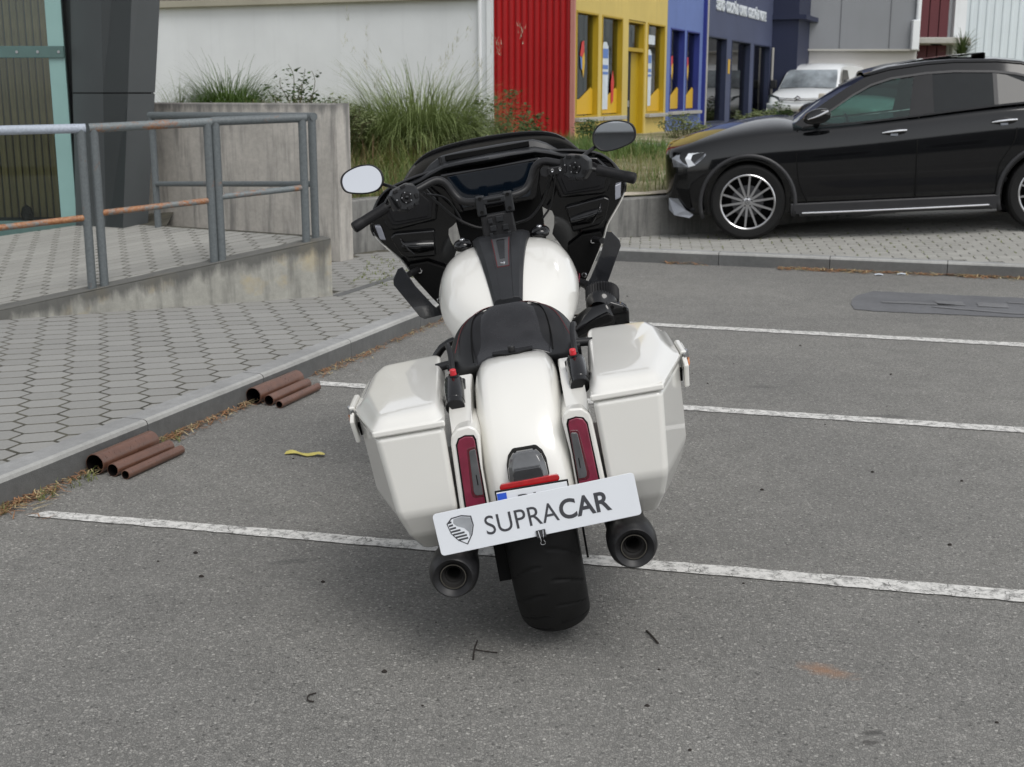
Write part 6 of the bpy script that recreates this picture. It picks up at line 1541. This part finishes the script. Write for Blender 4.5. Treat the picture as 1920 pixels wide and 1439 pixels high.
for x, w, z in GV:
    rv_.append([(x, -w - .10, 1.12), (x, -w - .02, (1.12 + z) / 2), (x, -w, z - .06), (x, -w * .85, z), (x, 0, z + .03), (x, w * .85, z), (x, w, z - .06), (x, w + .02, (1.12 + z) / 2), (x, w + .10, 1.12)])
obj('upper_body', *g_loft(rv_, False), M['car_white'], van, smooth=None, ang=40)
wv = [[(x - .10 * (1 - k * k) - .012, w * k, z + .01 - .0 * k) for k in (-1, -.5, 0, .5, 1)] for x, w, z in ((.06, .79, 1.17), (.32, .75, 1.42), (.56, .69, 1.62), (.62, .66, 1.655))]
obj('windscreen', *g_loft(wv, False), M['vanglass'], van, smooth=True)
wv2 = [[(x - .10 * (1 - k * k) - .016, w * k, z) for k in (-.62, -.3, .0, .4, .9)] for x, w, z in ((.09, .79, 1.20), (.32, .77, 1.425), (.60, .72, 1.665))]
for s in (-1, 1):
    side_poly('side_window', [(.35, 1.20), (1.25, 1.22), (1.25, 1.66), (.70, 1.66), (.42, 1.40)], lambda x, z: .905 - .22 * max(0, z - 1.15), s, M['privacy'], van)
    part('headlamp', g_loft([[(-.80, s * .52, .80), (-.78, s * .56, .93), (-.62, s * .885, 1.00), (-.56, s * .905, .86), (-.66, s * .88, .78)], [(-.70, s * .52, .80), (-.68, s * .56, .93), (-.55, s * .80, .99), (-.5, s * .82, .86), (-.6, s * .8, .78)]]), M['lamp_glass'], van)
    part('door_mirror', g_box((.28, s * 1.03, 1.27), (.12, .18, .24)), M['trim'], van, bevel=.03)
for z in (.845, .885):
    part('grille_bar', g_tube([(-.79, -.54, z + .01), (-.865, -.2, z - .005), (-.87, 0, z - .01), (-.865, .2, z - .005), (-.79, .54, z + .01)], .012, 8, 3), M['trim'] if z < .86 else M['chrome'], van)
ch = MB()
for z in (.86, .93):
    for sg in (-1, 1):
        ch.add(*g_loft([[(-.875, 0, z + .035), (-.90, 0, z + .035), (-.90, 0, z - .002), (-.875, 0, z - .002)], [(-.865, sg * .085, z - .03), (-.89, sg * .085, z - .03), (-.89, sg * .085, z - .062), (-.865, sg * .085, z - .062)]]))
ch.build('chevron_badge', M['chrome'], van)
part('lower_grille', g_loft([[(-.885, -.62, .30), (-.885, .62, .30), (-.86, .66, .55), (-.86, -.66, .55)], [(-.80, -.62, .30), (-.80, .62, .30), (-.78, .66, .55), (-.78, -.66, .55)]]), M['trim'], van, bevel=.02)
part('front_bumper', g_loft([[(-.80, y, .56), (-.91 + .12 * (y / .9) ** 2, y, .57), (-.92 + .12 * (y / .9) ** 2, y, .72), (-.80, y, .76)] for y in (-.88, -.6, -.3, 0, .3, .6, .88)]), M['car_white'], van, smooth=True)
part('antenna', g_tube([(.75, .25, 1.79), (.68, .25, 1.98)], .006, 6), M['trim'], van)

# ---------------------------------------------------------------- pale wagon between van and SUV: same construction, smaller, with roof rails
wag = empty('parked_wagon', (6.5, 24.9, .42), (0, 0, radians(52))); tag(wag, 'pale silver wagon with roof rails, half hidden behind the black SUV', 'car')
k_ = .90
WT = [(X * k_, w * .90, zb * .9, zt * .90, zc * .89) for X, w, zb, zt, zc in ST]
car_body(WT, wag, M['car_beige'], [(0, .31), (2.62, .31)], .37)
for X in (0, 2.62):
    for s in (-1, 1): make_wheel(wag, X, s, .31, .2, .85, 8, .20, 'silver')
def yw(x, z): return .82 - .5 * max(0, z - 1.0)
D2 = [(.50, 1.0), (.78, 1.17), (1.06, 1.32), (1.35, 1.385), (1.9, 1.40), (2.6, 1.37), (3.2, 1.28)]
R2_ = [(.42, 1.05), (.70, 1.22), (.98, 1.37), (1.30, 1.43), (1.9, 1.445), (2.65, 1.42), (3.35, 1.32)]
for s in (-1, 1):
    strip_side('roof_frame', D2, R2_, yw, s, M['car_beige'], wag)
    side_poly('side_glass', [(.52, 1.0), (3.15, 1.10), (3.18, 1.27), (2.6, 1.36), (1.9, 1.39), (1.35, 1.375), (1.06, 1.31), (.78, 1.16)], lambda x, z: yw(x, z) - .01, s, M['privacy'], wag)
    part('roof_rail', g_tube([(1.30, s * .56, 1.45), (1.42, s * .56, 1.51), (2.0, s * .56, 1.525), (2.6, s * .56, 1.50), (2.72, s * .56, 1.43)], .016, 8, 4), M['silver'], wag)
    part('door_mirror', g_box((.62, s * .92, 1.07), (.14, .16, .12)), M['car_beige'], wag, bevel=.03)
    side_poly('headlamp', [(-.70, .70), (-.60, .80), (-.40, .82), (-.48, .70)], lambda x, z: lerp_tab(WT, x, 1) * .985 + .006, s, M['lamp_glass'], wag, .04)
obj('roof', *g_loft([[(x, -yw(x, z), z), (x, -yw(x, z) * .5, z + .035), (x, 0, z + .045), (x, yw(x, z) * .5, z + .035), (x, yw(x, z), z)] for x, z in R2_[2:]], False), M['car_beige'], wag, smooth=True)
obj('windscreen', *g_loft([[(x - .14 * (1.05 - x) * (1 - k * k), yw(x, z) * k, z + .015 * (1 - k * k)) for k in (-1, -.5, 0, .5, 1)] for x, z in R2_[:3]], False), M['privacy'], wag, smooth=True)
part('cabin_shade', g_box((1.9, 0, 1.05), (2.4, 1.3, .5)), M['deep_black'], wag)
# ================================================================ PIPES, LITTER, NEEDLES
M['pipe'] = None
def m_pipe():
    t = NT('rust_brown_pipe'); co = t.co(world=True)
    n = t.noise(co, 9, 5, .6); n2 = t.noise(co, 70, 4, .6)
    t.col(t.mix(.35, t.ramp(n, [(.3, (0.095, 0.042, 0.025)), (.7, (0.170, 0.076, 0.046))]), t.ramp(n2, [(.3, (0.075, 0.035, 0.024)), (.7, (0.17, 0.085, 0.058))])))
    t.rough(t.ramp(n2, [(.3, .26), (.7, .42)])); t.b.inputs['Specular IOR Level'].default_value = .8; t.bump(n2, .1, .002); return t.m
M['pipe'] = m_pipe()
M['pipe_in'] = mat('painted_shade_bore', (0.004, 0.003, 0.003), .9, spec=.1)  # shade inside the pipes painted in as black
def pipe(near, length, dia, label, ang=None):
    ang = radians(random.uniform(-1.6, 1.6)) if ang is None else ang
    d = Vector((KD.x * cos(ang) - KD.y * sin(ang), KD.x * sin(ang) + KD.y * cos(ang), 0)); r = dia / 2
    o = Vector((near[0], near[1], r + .001))
    root = empty('pipe', (o.x, o.y, 0)); tag(root, label, 'pipe', 'pipe offcuts laid along the kerb')
    c = (0, 0, r + .001)
    p_ = part('pipe_wall', g_lathe([(r - .003, .0), (r, .001), (r, length - .001), (r - .003, length)], 36, c, d), M['pipe'], root, ang=40)
    part('bore', g_lathe([(r - .003, 0), (r - .0032, length)], 36, c, d), M['pipe_in'], root, smooth=True)
    part('bore_end_disc', g_lathe([(.0, length - .02), (r - .0035, length - .02)], 24, c, d), M['pipe_in'], root)  # black disc closing the bore near its far end
NB = [((-1.735, 5.115), .40, .088), ((-1.652, 5.085), .395, .056), ((-1.588, 5.045), .405, .040)]
FB = [((-1.318, 6.345), .45, .088), ((-1.234, 6.318), .41, .056), ((-1.172, 6.262), .425, .040)]
for (n_, L_, D_), w_ in zip(NB, ('thickest pipe, touching the kerb, in the nearer bundle of three', 'middle-sized pipe of the nearer bundle beside the kerb', 'thinnest pipe of the nearer bundle beside the kerb')): pipe(n_, L_, D_, 'rust-brown ' + w_)
for (n_, L_, D_), w_ in zip(FB, ('thickest pipe, touching the kerb, in the farther bundle of three', 'middle-sized pipe of the farther bundle beside the kerb', 'thinnest pipe of the farther bundle beside the kerb')): pipe(n_, L_, D_, 'rust-brown ' + w_)

# yellow strip of torn plastic
ys = []
for i in range(13):
    t = i / 12; x = -0.998 + .18 * t; y = 5.430 - .05 * t + .006 * sin(t * 9); w = .015 + .007 * sin(t * 7 + 1) ** 2 - .007 * (t > .92); z = .005 + .005 * abs(sin(t * 5.2)) + .004 * (t > .8)
    ys.append([(x, y - w, z), (x, y + w, z + .004 * sin(t * 11)), (x, y + w, z + .0015 + .004 * sin(t * 11)), (x, y - w, z + .0015)])
tag(obj('plastic_strip', *g_loft(ys), mat('torn_yellow_plastic', (0.58, 0.50, 0.13), .5, var=.15, vscale=30)), 'torn yellow plastic strip lying on the asphalt left of the motorcycle', 'litter')
M['twig'] = mat('dark_twig', (0.02, 0.015, 0.012), .8, var=.3)
def twig(path, r, label, extra=None):
    o = empty('twig', (path[0][0], path[0][1], 0)); tag(o, label, 'twig', 'twigs on the asphalt')
    base = Vector((path[0][0], path[0][1], 0))
    part('stem', g_tube([tuple(Vector(p) - base) for p in path], r, 6, 3), M['twig'], o)
    if extra: part('side_shoot', g_tube([tuple(Vector(p) - base) for p in extra], r * .8, 6, 3), M['twig'], o)
twig([(-.100, 3.432, .012), (-.107, 3.385, .006), (-.109, 3.325, .003)], .0022, 'forked dark twig on the asphalt below the left exhaust', [(-.104, 3.386, .005), (-.07, 3.376, .004), (-.041, 3.370, .003)])
twig([(.397, 3.520, .004), (.408, 3.478, .006), (.421, 3.432, .004)], .0030, 'short straight twig on the asphalt right of the rear tyre')
twig([(-.518, 3.118, .004), (-.535, 3.100, .006), (-.533, 3.075, .005), (-.516, 3.068, .004)], .0022, 'small curled twig on the asphalt at lower left')
for q, lab in (((3.197, 11.085), 'small flat white scrap by the far kerb, left of a crumpled one'), ((3.403, 11.12), 'crumpled white scrap lying by the far kerb')):
    v = [(q[0] + dx, q[1] + dy, .006 + dz) for dx, dy, dz in ((-.04, -.012, 0), (-.01, -.015, .006), (.035, -.01, 0), (.04, .012, .004), (.0, .015, .010), (-.035, .012, .003))]
    tag(obj('paper_scrap', *g_prism(v, (0, 0, 1), .002), M['st_wht']), lab, 'litter')

def needle_field(name, bands, n, cols, lmin, lmax, wid=.0022, zmax=.02):
    """fallen pine needles and straw drifting against a kerb: bands = (p, q, normal away from kerb, spread)"""
    for ci, (m, frac) in enumerate(cols):
        b = MB()
        for _ in range(int(n * frac)):
            p, q, nr, sp, ww = random.choices(bands, [w_[4] for w_ in bands])[0]
            t = random.random(); c = Vector(p).lerp(Vector(q), t) + Vector(nr) * abs(random.gauss(0, sp)) * (.55 + .45 * sin(t * 19 + ci * 2) * sin(t * 7))
            a = random.uniform(0, pi); L = random.uniform(lmin, lmax); z = random.uniform(.003, zmax)
            d = Vector((cos(a), sin(a), random.uniform(-.15, .25))).normalized() * L; w = Vector((-sin(a), cos(a), 0)) * wid
            m0 = c + Vector((0, 0, z)); k = Vector((random.uniform(-.3, .3) * L, random.uniform(-.3, .3) * L, abs(random.gauss(0, .004))))
            P = [m0 - d / 2 - w, m0 - d / 2 + w, m0 + k * .4 + w, m0 + k * .4 - w, m0 + d / 2 + w * .4, m0 + d / 2 - w * .4]
            for p_ in P: p_.z = max(p_.z, .002)
            b.add([tuple(p_) for p_ in P], [(0, 1, 2, 3), (3, 2, 4, 5)])
        o = b.build(name, m, smooth=False); tag(o, 'fallen pine needles and straw along the kerbs', 'needles', kind='stuff')
M['needle_o'] = mat('orange_pine_needle', (0.30, 0.155, 0.075), .8, var=.3, vscale=20); M['needle_b'] = mat('brown_needle', (0.17, 0.092, 0.045), .85, var=.3, vscale=20); M['straw'] = mat('pale_straw', (0.42, 0.34, 0.19), .8, var=.25, vscale=20)
kb = lambda s: tuple(K0 + KD * s - KN * .004)
bands = [(kb(-.45), kb(.25), tuple(-KN), .085, 3.2), (kb(.25), kb(1.2), tuple(-KN), .05, 1.6), (kb(1.0), kb(1.75), tuple(-KN), .05, 1.8), (kb(1.75), kb(2.35), tuple(-KN), .03, .7), (kb(2.45), kb(3.2), tuple(-KN), .07, 1.4), (kb(3.2), kb(4.6), tuple(-KN), .05, 1.2)]
needle_field('pine_needles', bands, 1200, [(M['needle_o'], .45), (M['needle_b'], .3), (M['straw'], .25)], .03, .085)
fk = lambda s: tuple(FK0 + FKD * s - FKN * .004)
needle_field('pine_needles', [(fk(.5), fk(.9), tuple(-FKN), .05, .25), (fk(1.55), fk(2.35), tuple(-FKN), .09, 2.2), (fk(2.35), fk(3.3), tuple(-FKN), .07, 1.2), (fk(3.1), fk(4.6), tuple(-FKN), .08, 2.0)], 800, [(M['needle_o'], .65), (M['straw'], .35)], .04, .11, .004)
# crumbs of dark grit on the asphalt
gr = MB()
for x, y in ((1.02, 7.08), (1.45, 6.02), (1.84, 5.02), (1.10, 6.55), (.95, 7.6), (1.3, 7.35), (-.95, 5.35), (-.55, 5.4), (.9, 9.9), (1.9, 6.3), (1.0, 4.9), (.35, 3.05), (.75, 3.9), (-1.2, 4.1), (-.35, 3.25)) + tuple((random.uniform(-1.6, 2.4), random.uniform(2.7, 8)) for _ in range(26)):
    s_ = random.uniform(.003, .009); gr.add(*g_loft([[(x + s_ * cos(a) * k, y + s_ * sin(a) * k * .7, z) for a in [2 * pi * i / 6 for i in range(6)]] for k, z in ((1, .001), (.9, s_ * .5), (.4, s_ * .9))]))
tag(gr.build('grit', M['twig'], None), kind='stuff')

# ================================================================ VEGETATION
def m_leaf(name, c0, c1, rough=.6, trans=.25):
    t = NT(name); co = t.co(world=True)
    n = t.noise(co, 3.0, 4, .6); n2 = t.noise(co, 40, 3, .6)
    c = t.ramp(t.math('ADD', t.math('MULTIPLY', n, .5), t.math('MULTIPLY', n2, .5)), [(.35, c0), (.65, c1)])
    t.col(c); t.rough(rough)
    t.b.inputs['Subsurface Weight'].default_value = 0
    tr = t.node('ShaderNodeBsdfTranslucent'); t.link(c, tr.inputs[0]); mx = t.node('ShaderNodeMixShader'); mx.inputs[0].default_value = trans
    t.link(t.b.outputs[0], mx.inputs[1]); t.link(tr.outputs[0], mx.inputs[2]); t.link(mx.outputs[0], t.out.inputs['Surface'])
    return t.m
M['g_green'] = m_leaf('fresh_grass', (0.060, 0.12, 0.022), (0.13, 0.21, 0.045))
M['g_mid'] = m_leaf('olive_grass', (0.11, 0.14, 0.034), (0.22, 0.25, 0.075))
M['g_dry'] = m_leaf('dry_grass', (0.20, 0.165, 0.075), (0.36, 0.30, 0.16))
M['g_red'] = m_leaf('reddish_seed_grass', (0.17, 0.085, 0.05), (0.27, 0.17, 0.09))
M['g_fount'] = m_leaf('fountain_grass', (0.125, 0.175, 0.05), (0.27, 0.33, 0.125))
M['plume'] = m_leaf('pale_plume', (0.36, 0.36, 0.25), (0.52, 0.50, 0.38))
M['leaf_d'] = m_leaf('bramble_leaf', (0.035, 0.075, 0.018), (0.085, 0.14, 0.04))
M['leaf_p'] = m_leaf('pale_weed_leaf', (0.10, 0.14, 0.05), (0.22, 0.25, 0.11))
M['stem_g'] = mat('weed_stem', (0.09, 0.085, 0.04), .8, var=.2)

def blade(b, p, h, az, lean, wid, droop=.5, n=4):
    """one curved tapering blade: p base, h length, az direction it leans, lean 0..1"""
    d = Vector((cos(az), sin(az), 0)); w = Vector((-sin(az), cos(az), 0))
    pts = []; q = Vector(p); ang = pi / 2 - lean
    st = h / n
    for i in range(n + 1):
        pts.append(q.copy()); q = q + (d * cos(ang) + Vector((0, 0, sin(ang)))) * st; ang -= droop * (i + 1) / n * 1.1
    v = []; f = []
    for i, q in enumerate(pts):
        ww = wid * (1 - .85 * i / n) * .5; v += [tuple(q - w * ww), tuple(q + w * ww)]
    for i in range(n): f.append((2 * i, 2 * i + 1, 2 * i + 3, 2 * i + 2))
    b.add(v, f); return pts
def gz(x, y): return bank_z(x, y, wall_y(x) + .1)

# rough grass on the bank (nobody could count the blades)
def bank_grass(name, m, n, hmin, hmax, wid, xr, yoff, dens=None, droop=.5, lean=.5):
    b = MB(); k = 0
    while k < n:
        x = random.uniform(*xr); y = wall_y(x) + yoff[0] + (yoff[1] - yoff[0]) * random.random() ** 1.35
        if dens and random.random() > dens(x, y): continue
        if 20.1 < y - (x - 1) * .2 and x > 1.0 and y > 20.3: k += 1; continue
        blade(b, (x, y, gz(x, y) - .01), random.uniform(hmin, hmax) * (.55 if x > .35 else 1.0), random.uniform(0, 2 * pi), random.uniform(.05, lean), wid * random.uniform(.6, 1.3), random.uniform(.2, droop), 3); k += 1
    tag(b.build(name, m, smooth=True), 'rough grass and weeds covering the bank', 'grass', kind='stuff')
def front_gap(x, y): return .10 if (x > .35 and y - wall_y(x) < 1.5 + .4 * sin(x * 5)) else 1.0
def patch(x, y, sc=1.3, ph=0.0): return .5 + .5 * sin(x * sc * 2.1 + ph) * sin(y * sc + ph * 1.7)
bank_grass('bank_grass', M['g_mid'], 7000, .12, .36, .010, (-2.6, 3.2), (.45, 8.0), lambda x, y: (.25 + .75 * patch(x, y)) * front_gap(x, y))
bank_grass('bank_grass', M['g_green'], 5000, .15, .42, .010, (-2.6, 3.2), (.7, 8.0), lambda x, y: patch(x, y, 1.1, 1.3) * front_gap(x, y))
bank_grass('bank_grass', M['g_dry'], 4200, .12, .45, .008, (-2.6, 3.2), (.30, 7.0), lambda x, y: patch(x, y, .9, 2.6) ** .7 * front_gap(x, y), .8)
bank_grass('bank_grass', M['g_red'], 500, .30, .60, .008, (-1.7, .3), (.6, 4.5), lambda x, y: patch(x, y, 1.7, .4))
bank_grass('bank_grass', M['g_green'], 1500, .25, .60, .012, (.4, 2.4), (4.5, 6.9), None)

def fountain(label, x, y, n, hmin, hmax, lean, wid, m, plumes=0, droop=.75, rad=.25, name='ornamental_grass'):
    z = gz(x, y); root = empty(name, (x, y, z)); tag(root, label, 'grass clump')
    b = MB(); pl = MB()
    for i in range(n):
        a = random.uniform(0, 2 * pi); r = rad * sqrt(random.random())
        blade(b, (r * cos(a), r * sin(a), 0), random.uniform(hmin, hmax), a + random.gauss(0, .35), lean * random.random() ** .8, wid * random.uniform(.6, 1.2), random.uniform(.2, droop), 6)
    for i in range(plumes):
        a = random.uniform(0, 2 * pi); r = rad * .6 * random.random()
        pts = blade(b, (r * cos(a), r * sin(a), 0), random.uniform(hmax * .95, hmax * 1.35), a, random.uniform(.05, lean * .55), .006, .25, 6)
        for q in pts[-3:]:
            for _ in range(9):
                blade(pl, tuple(q + Vector((random.gauss(0, .012), random.gauss(0, .012), random.uniform(-.10, .10)))), random.uniform(.04, .09), random.uniform(0, 2 * pi), .5, .007, .3, 2)
    b.build('blades', m, root, smooth=True)
    if plumes: pl.build('plumes', M['plume'], root, smooth=True)
    return root
fountain('tall fountain grass with pale plumes against the white warehouse wall', -1.15, 16.2, 3600, .70, 1.55, .78, .015, M['g_fount'], 10, .85, .60)
fountain('low arching green grass clump above the concrete wall', -3.15, 14.6, 2000, .55, .95, .95, .012, M['g_green'], 0, 1.25, .28)
fountain('thin spray of grass beside the leaning column, above the concrete wall', -3.72, 14.6, 90, .4, .75, .6, .010, M['g_fount'], 0, .8, .12)
fountain('mounded tussock of olive grass below the tall fountain grass', -1.05, 14.9, 1100, .40, .80, 1.0, .012, M['g_mid'], 0, 1.2, .55)

def leafy(label, x, y, hmax, spread, nst, m, leaf=.055, name='bramble_bush', dens=26):
    z = gz(x, y); root = empty(name, (x, y, z)); tag(root, label, 'bush')
    st = MB(); lf = MB()
    for i in range(nst):
        a = random.uniform(0, 2 * pi); r = spread * sqrt(random.random()); h = hmax * random.uniform(.45, 1.0) * (1 - .45 * (r / spread) ** 2)
        p0 = Vector((r * .5 * cos(a), r * .5 * sin(a), 0)); p3 = Vector((r * cos(a), r * sin(a), h)); p1 = p0.lerp(p3, .4) + Vector((random.gauss(0, .04), random.gauss(0, .04), .05)); p2 = p0.lerp(p3, .75) + Vector((random.gauss(0, .04), random.gauss(0, .04), .04))
        path = catmull([tuple(p0), tuple(p1), tuple(p2), tuple(p3)], 3)
        st.add(*g_tube([tuple(q) for q in path], [.006, .003], 5))
        for _ in range(dens):
            q = path[min(len(path) - 1, int(len(path) * (random.random() ** .7)))] + Vector((random.gauss(0, .05), random.gauss(0, .05), random.gauss(0, .03)))
            az = random.uniform(0, 2 * pi); d = Vector((cos(az), sin(az), random.uniform(-.5, .5))).normalized(); w = d.cross(Vector((random.gauss(0, .4), random.gauss(0, .4), 1))).normalized(); L = leaf * random.uniform(.6, 1.3)
            up = d.cross(w) * L * .12
            lf.add([tuple(q), tuple(q + d * L * .45 + w * L * .33 + up), tuple(q + d * L), tuple(q + d * L * .45 - w * L * .33 + up)], [(0, 1, 2), (0, 2, 3)])
    st.build('stems', M['stem_g'], root); lf.build('leaves', m, root, smooth=False)
leafy('upright leafy sprigs above the concrete wall, left of the tall fountain grass', -2.40, 14.6, .80, .45, 26, M['leaf_d'], .06, dens=16)
leafy('tangled pale weeds above the right end of the concrete wall', -1.95, 14.9, .52, .42, 50, M['leaf_p'], .05)
leafy('leafy bramble against the corner of the red corrugated wall', -.15, 17.2, .95, .62, 60, M['leaf_d'], .07)
leafy('pale straggling weeds between fountain grass and bramble', -.75, 15.6, .72, .55, 60, M['leaf_p'], .055, 'weed_clump')
leafy('small dark weed at the foot of the yellow shop corner', 1.25, 20.9, .45, .35, 26, M['leaf_d'], .06, 'weed_clump')
leafy('weeds at the foot of the blue shop wall', 3.1, 23.6, .5, .5, 30, M['leaf_p'], .06, 'weed_clump')
leafy('scrubby weeds in front of the navy shop windows', 6.2, 33.3, .45, .7, 24, M['leaf_p'], .09, 'weed_clump')
leafy('dark weeds beside the white van, below the navy pier', 7.05, 34.6, .55, .35, 18, M['leaf_d'], .09, 'weed_clump')
# yucca below the canopy
yx, yy, yz = 12.25, 36.0, .5
yu = empty('yucca', (yx, yy, yz)); tag(yu, 'spiky yucca rising behind the SUV roof, by the canopy', 'plant')
yb_ = MB()
for i in range(170):
    a = random.uniform(0, 2 * pi); blade(yb_, (0, 0, 2.05 + random.uniform(-.15, .15)), random.uniform(.45, .75), a, random.uniform(.1, 1.75), .05, .25, 3)
yb_.build('leaves', m_leaf('yucca_leaf', (0.04, 0.075, 0.02), (0.11, 0.14, 0.05)), yu); part('trunk', g_tube([(0, 0, 0), (.03, 0, 1), (0, 0, 2.1)], [.09, .07, .06], 10), M['stem_g'], yu)

# moss and weeds in the joints of the far crossing and the pavement
tu = MB()
for c in near[:420]:
    if random.random() < .5:
        e = c + BU * (BL / 2) + BV * (BWD / 2 * random.choice((-1, 1)))
        for _ in range(5): blade(tu, (e.x + random.gauss(0, .006), e.y + random.gauss(0, .006), plat_z(e.x, e.y) - .008), random.uniform(.012, .035), random.uniform(0, 2 * pi), random.uniform(.2, 1.1), .009, .4, 2)
for _ in range(160):
    x = random.uniform(-1.25, -.5); y = random.uniform(9.6, 11.4)
    for _ in range(4): blade(tu, (x + random.gauss(0, .01), y + random.gauss(0, .01), .113), random.uniform(.01, .035), random.uniform(0, 2 * pi), random.uniform(.2, 1.2), .008, .4, 2)
for _ in range(70):
    s_ = random.uniform(-.4, 1.2); q = K0 + KD * s_ - KN * random.uniform(.01, .10)
    if random.random() < .45:
        for _ in range(6): blade(tu, (q.x + random.gauss(0, .01), q.y + random.gauss(0, .01), .0), random.uniform(.02, .075), random.uniform(0, 2 * pi), random.uniform(.2, 1.0), .004, .5, 3)
tag(tu.build('joint_weeds', M['g_mid'], None, smooth=True), 'tiny weeds growing in the paving joints', 'weeds', kind='stuff')
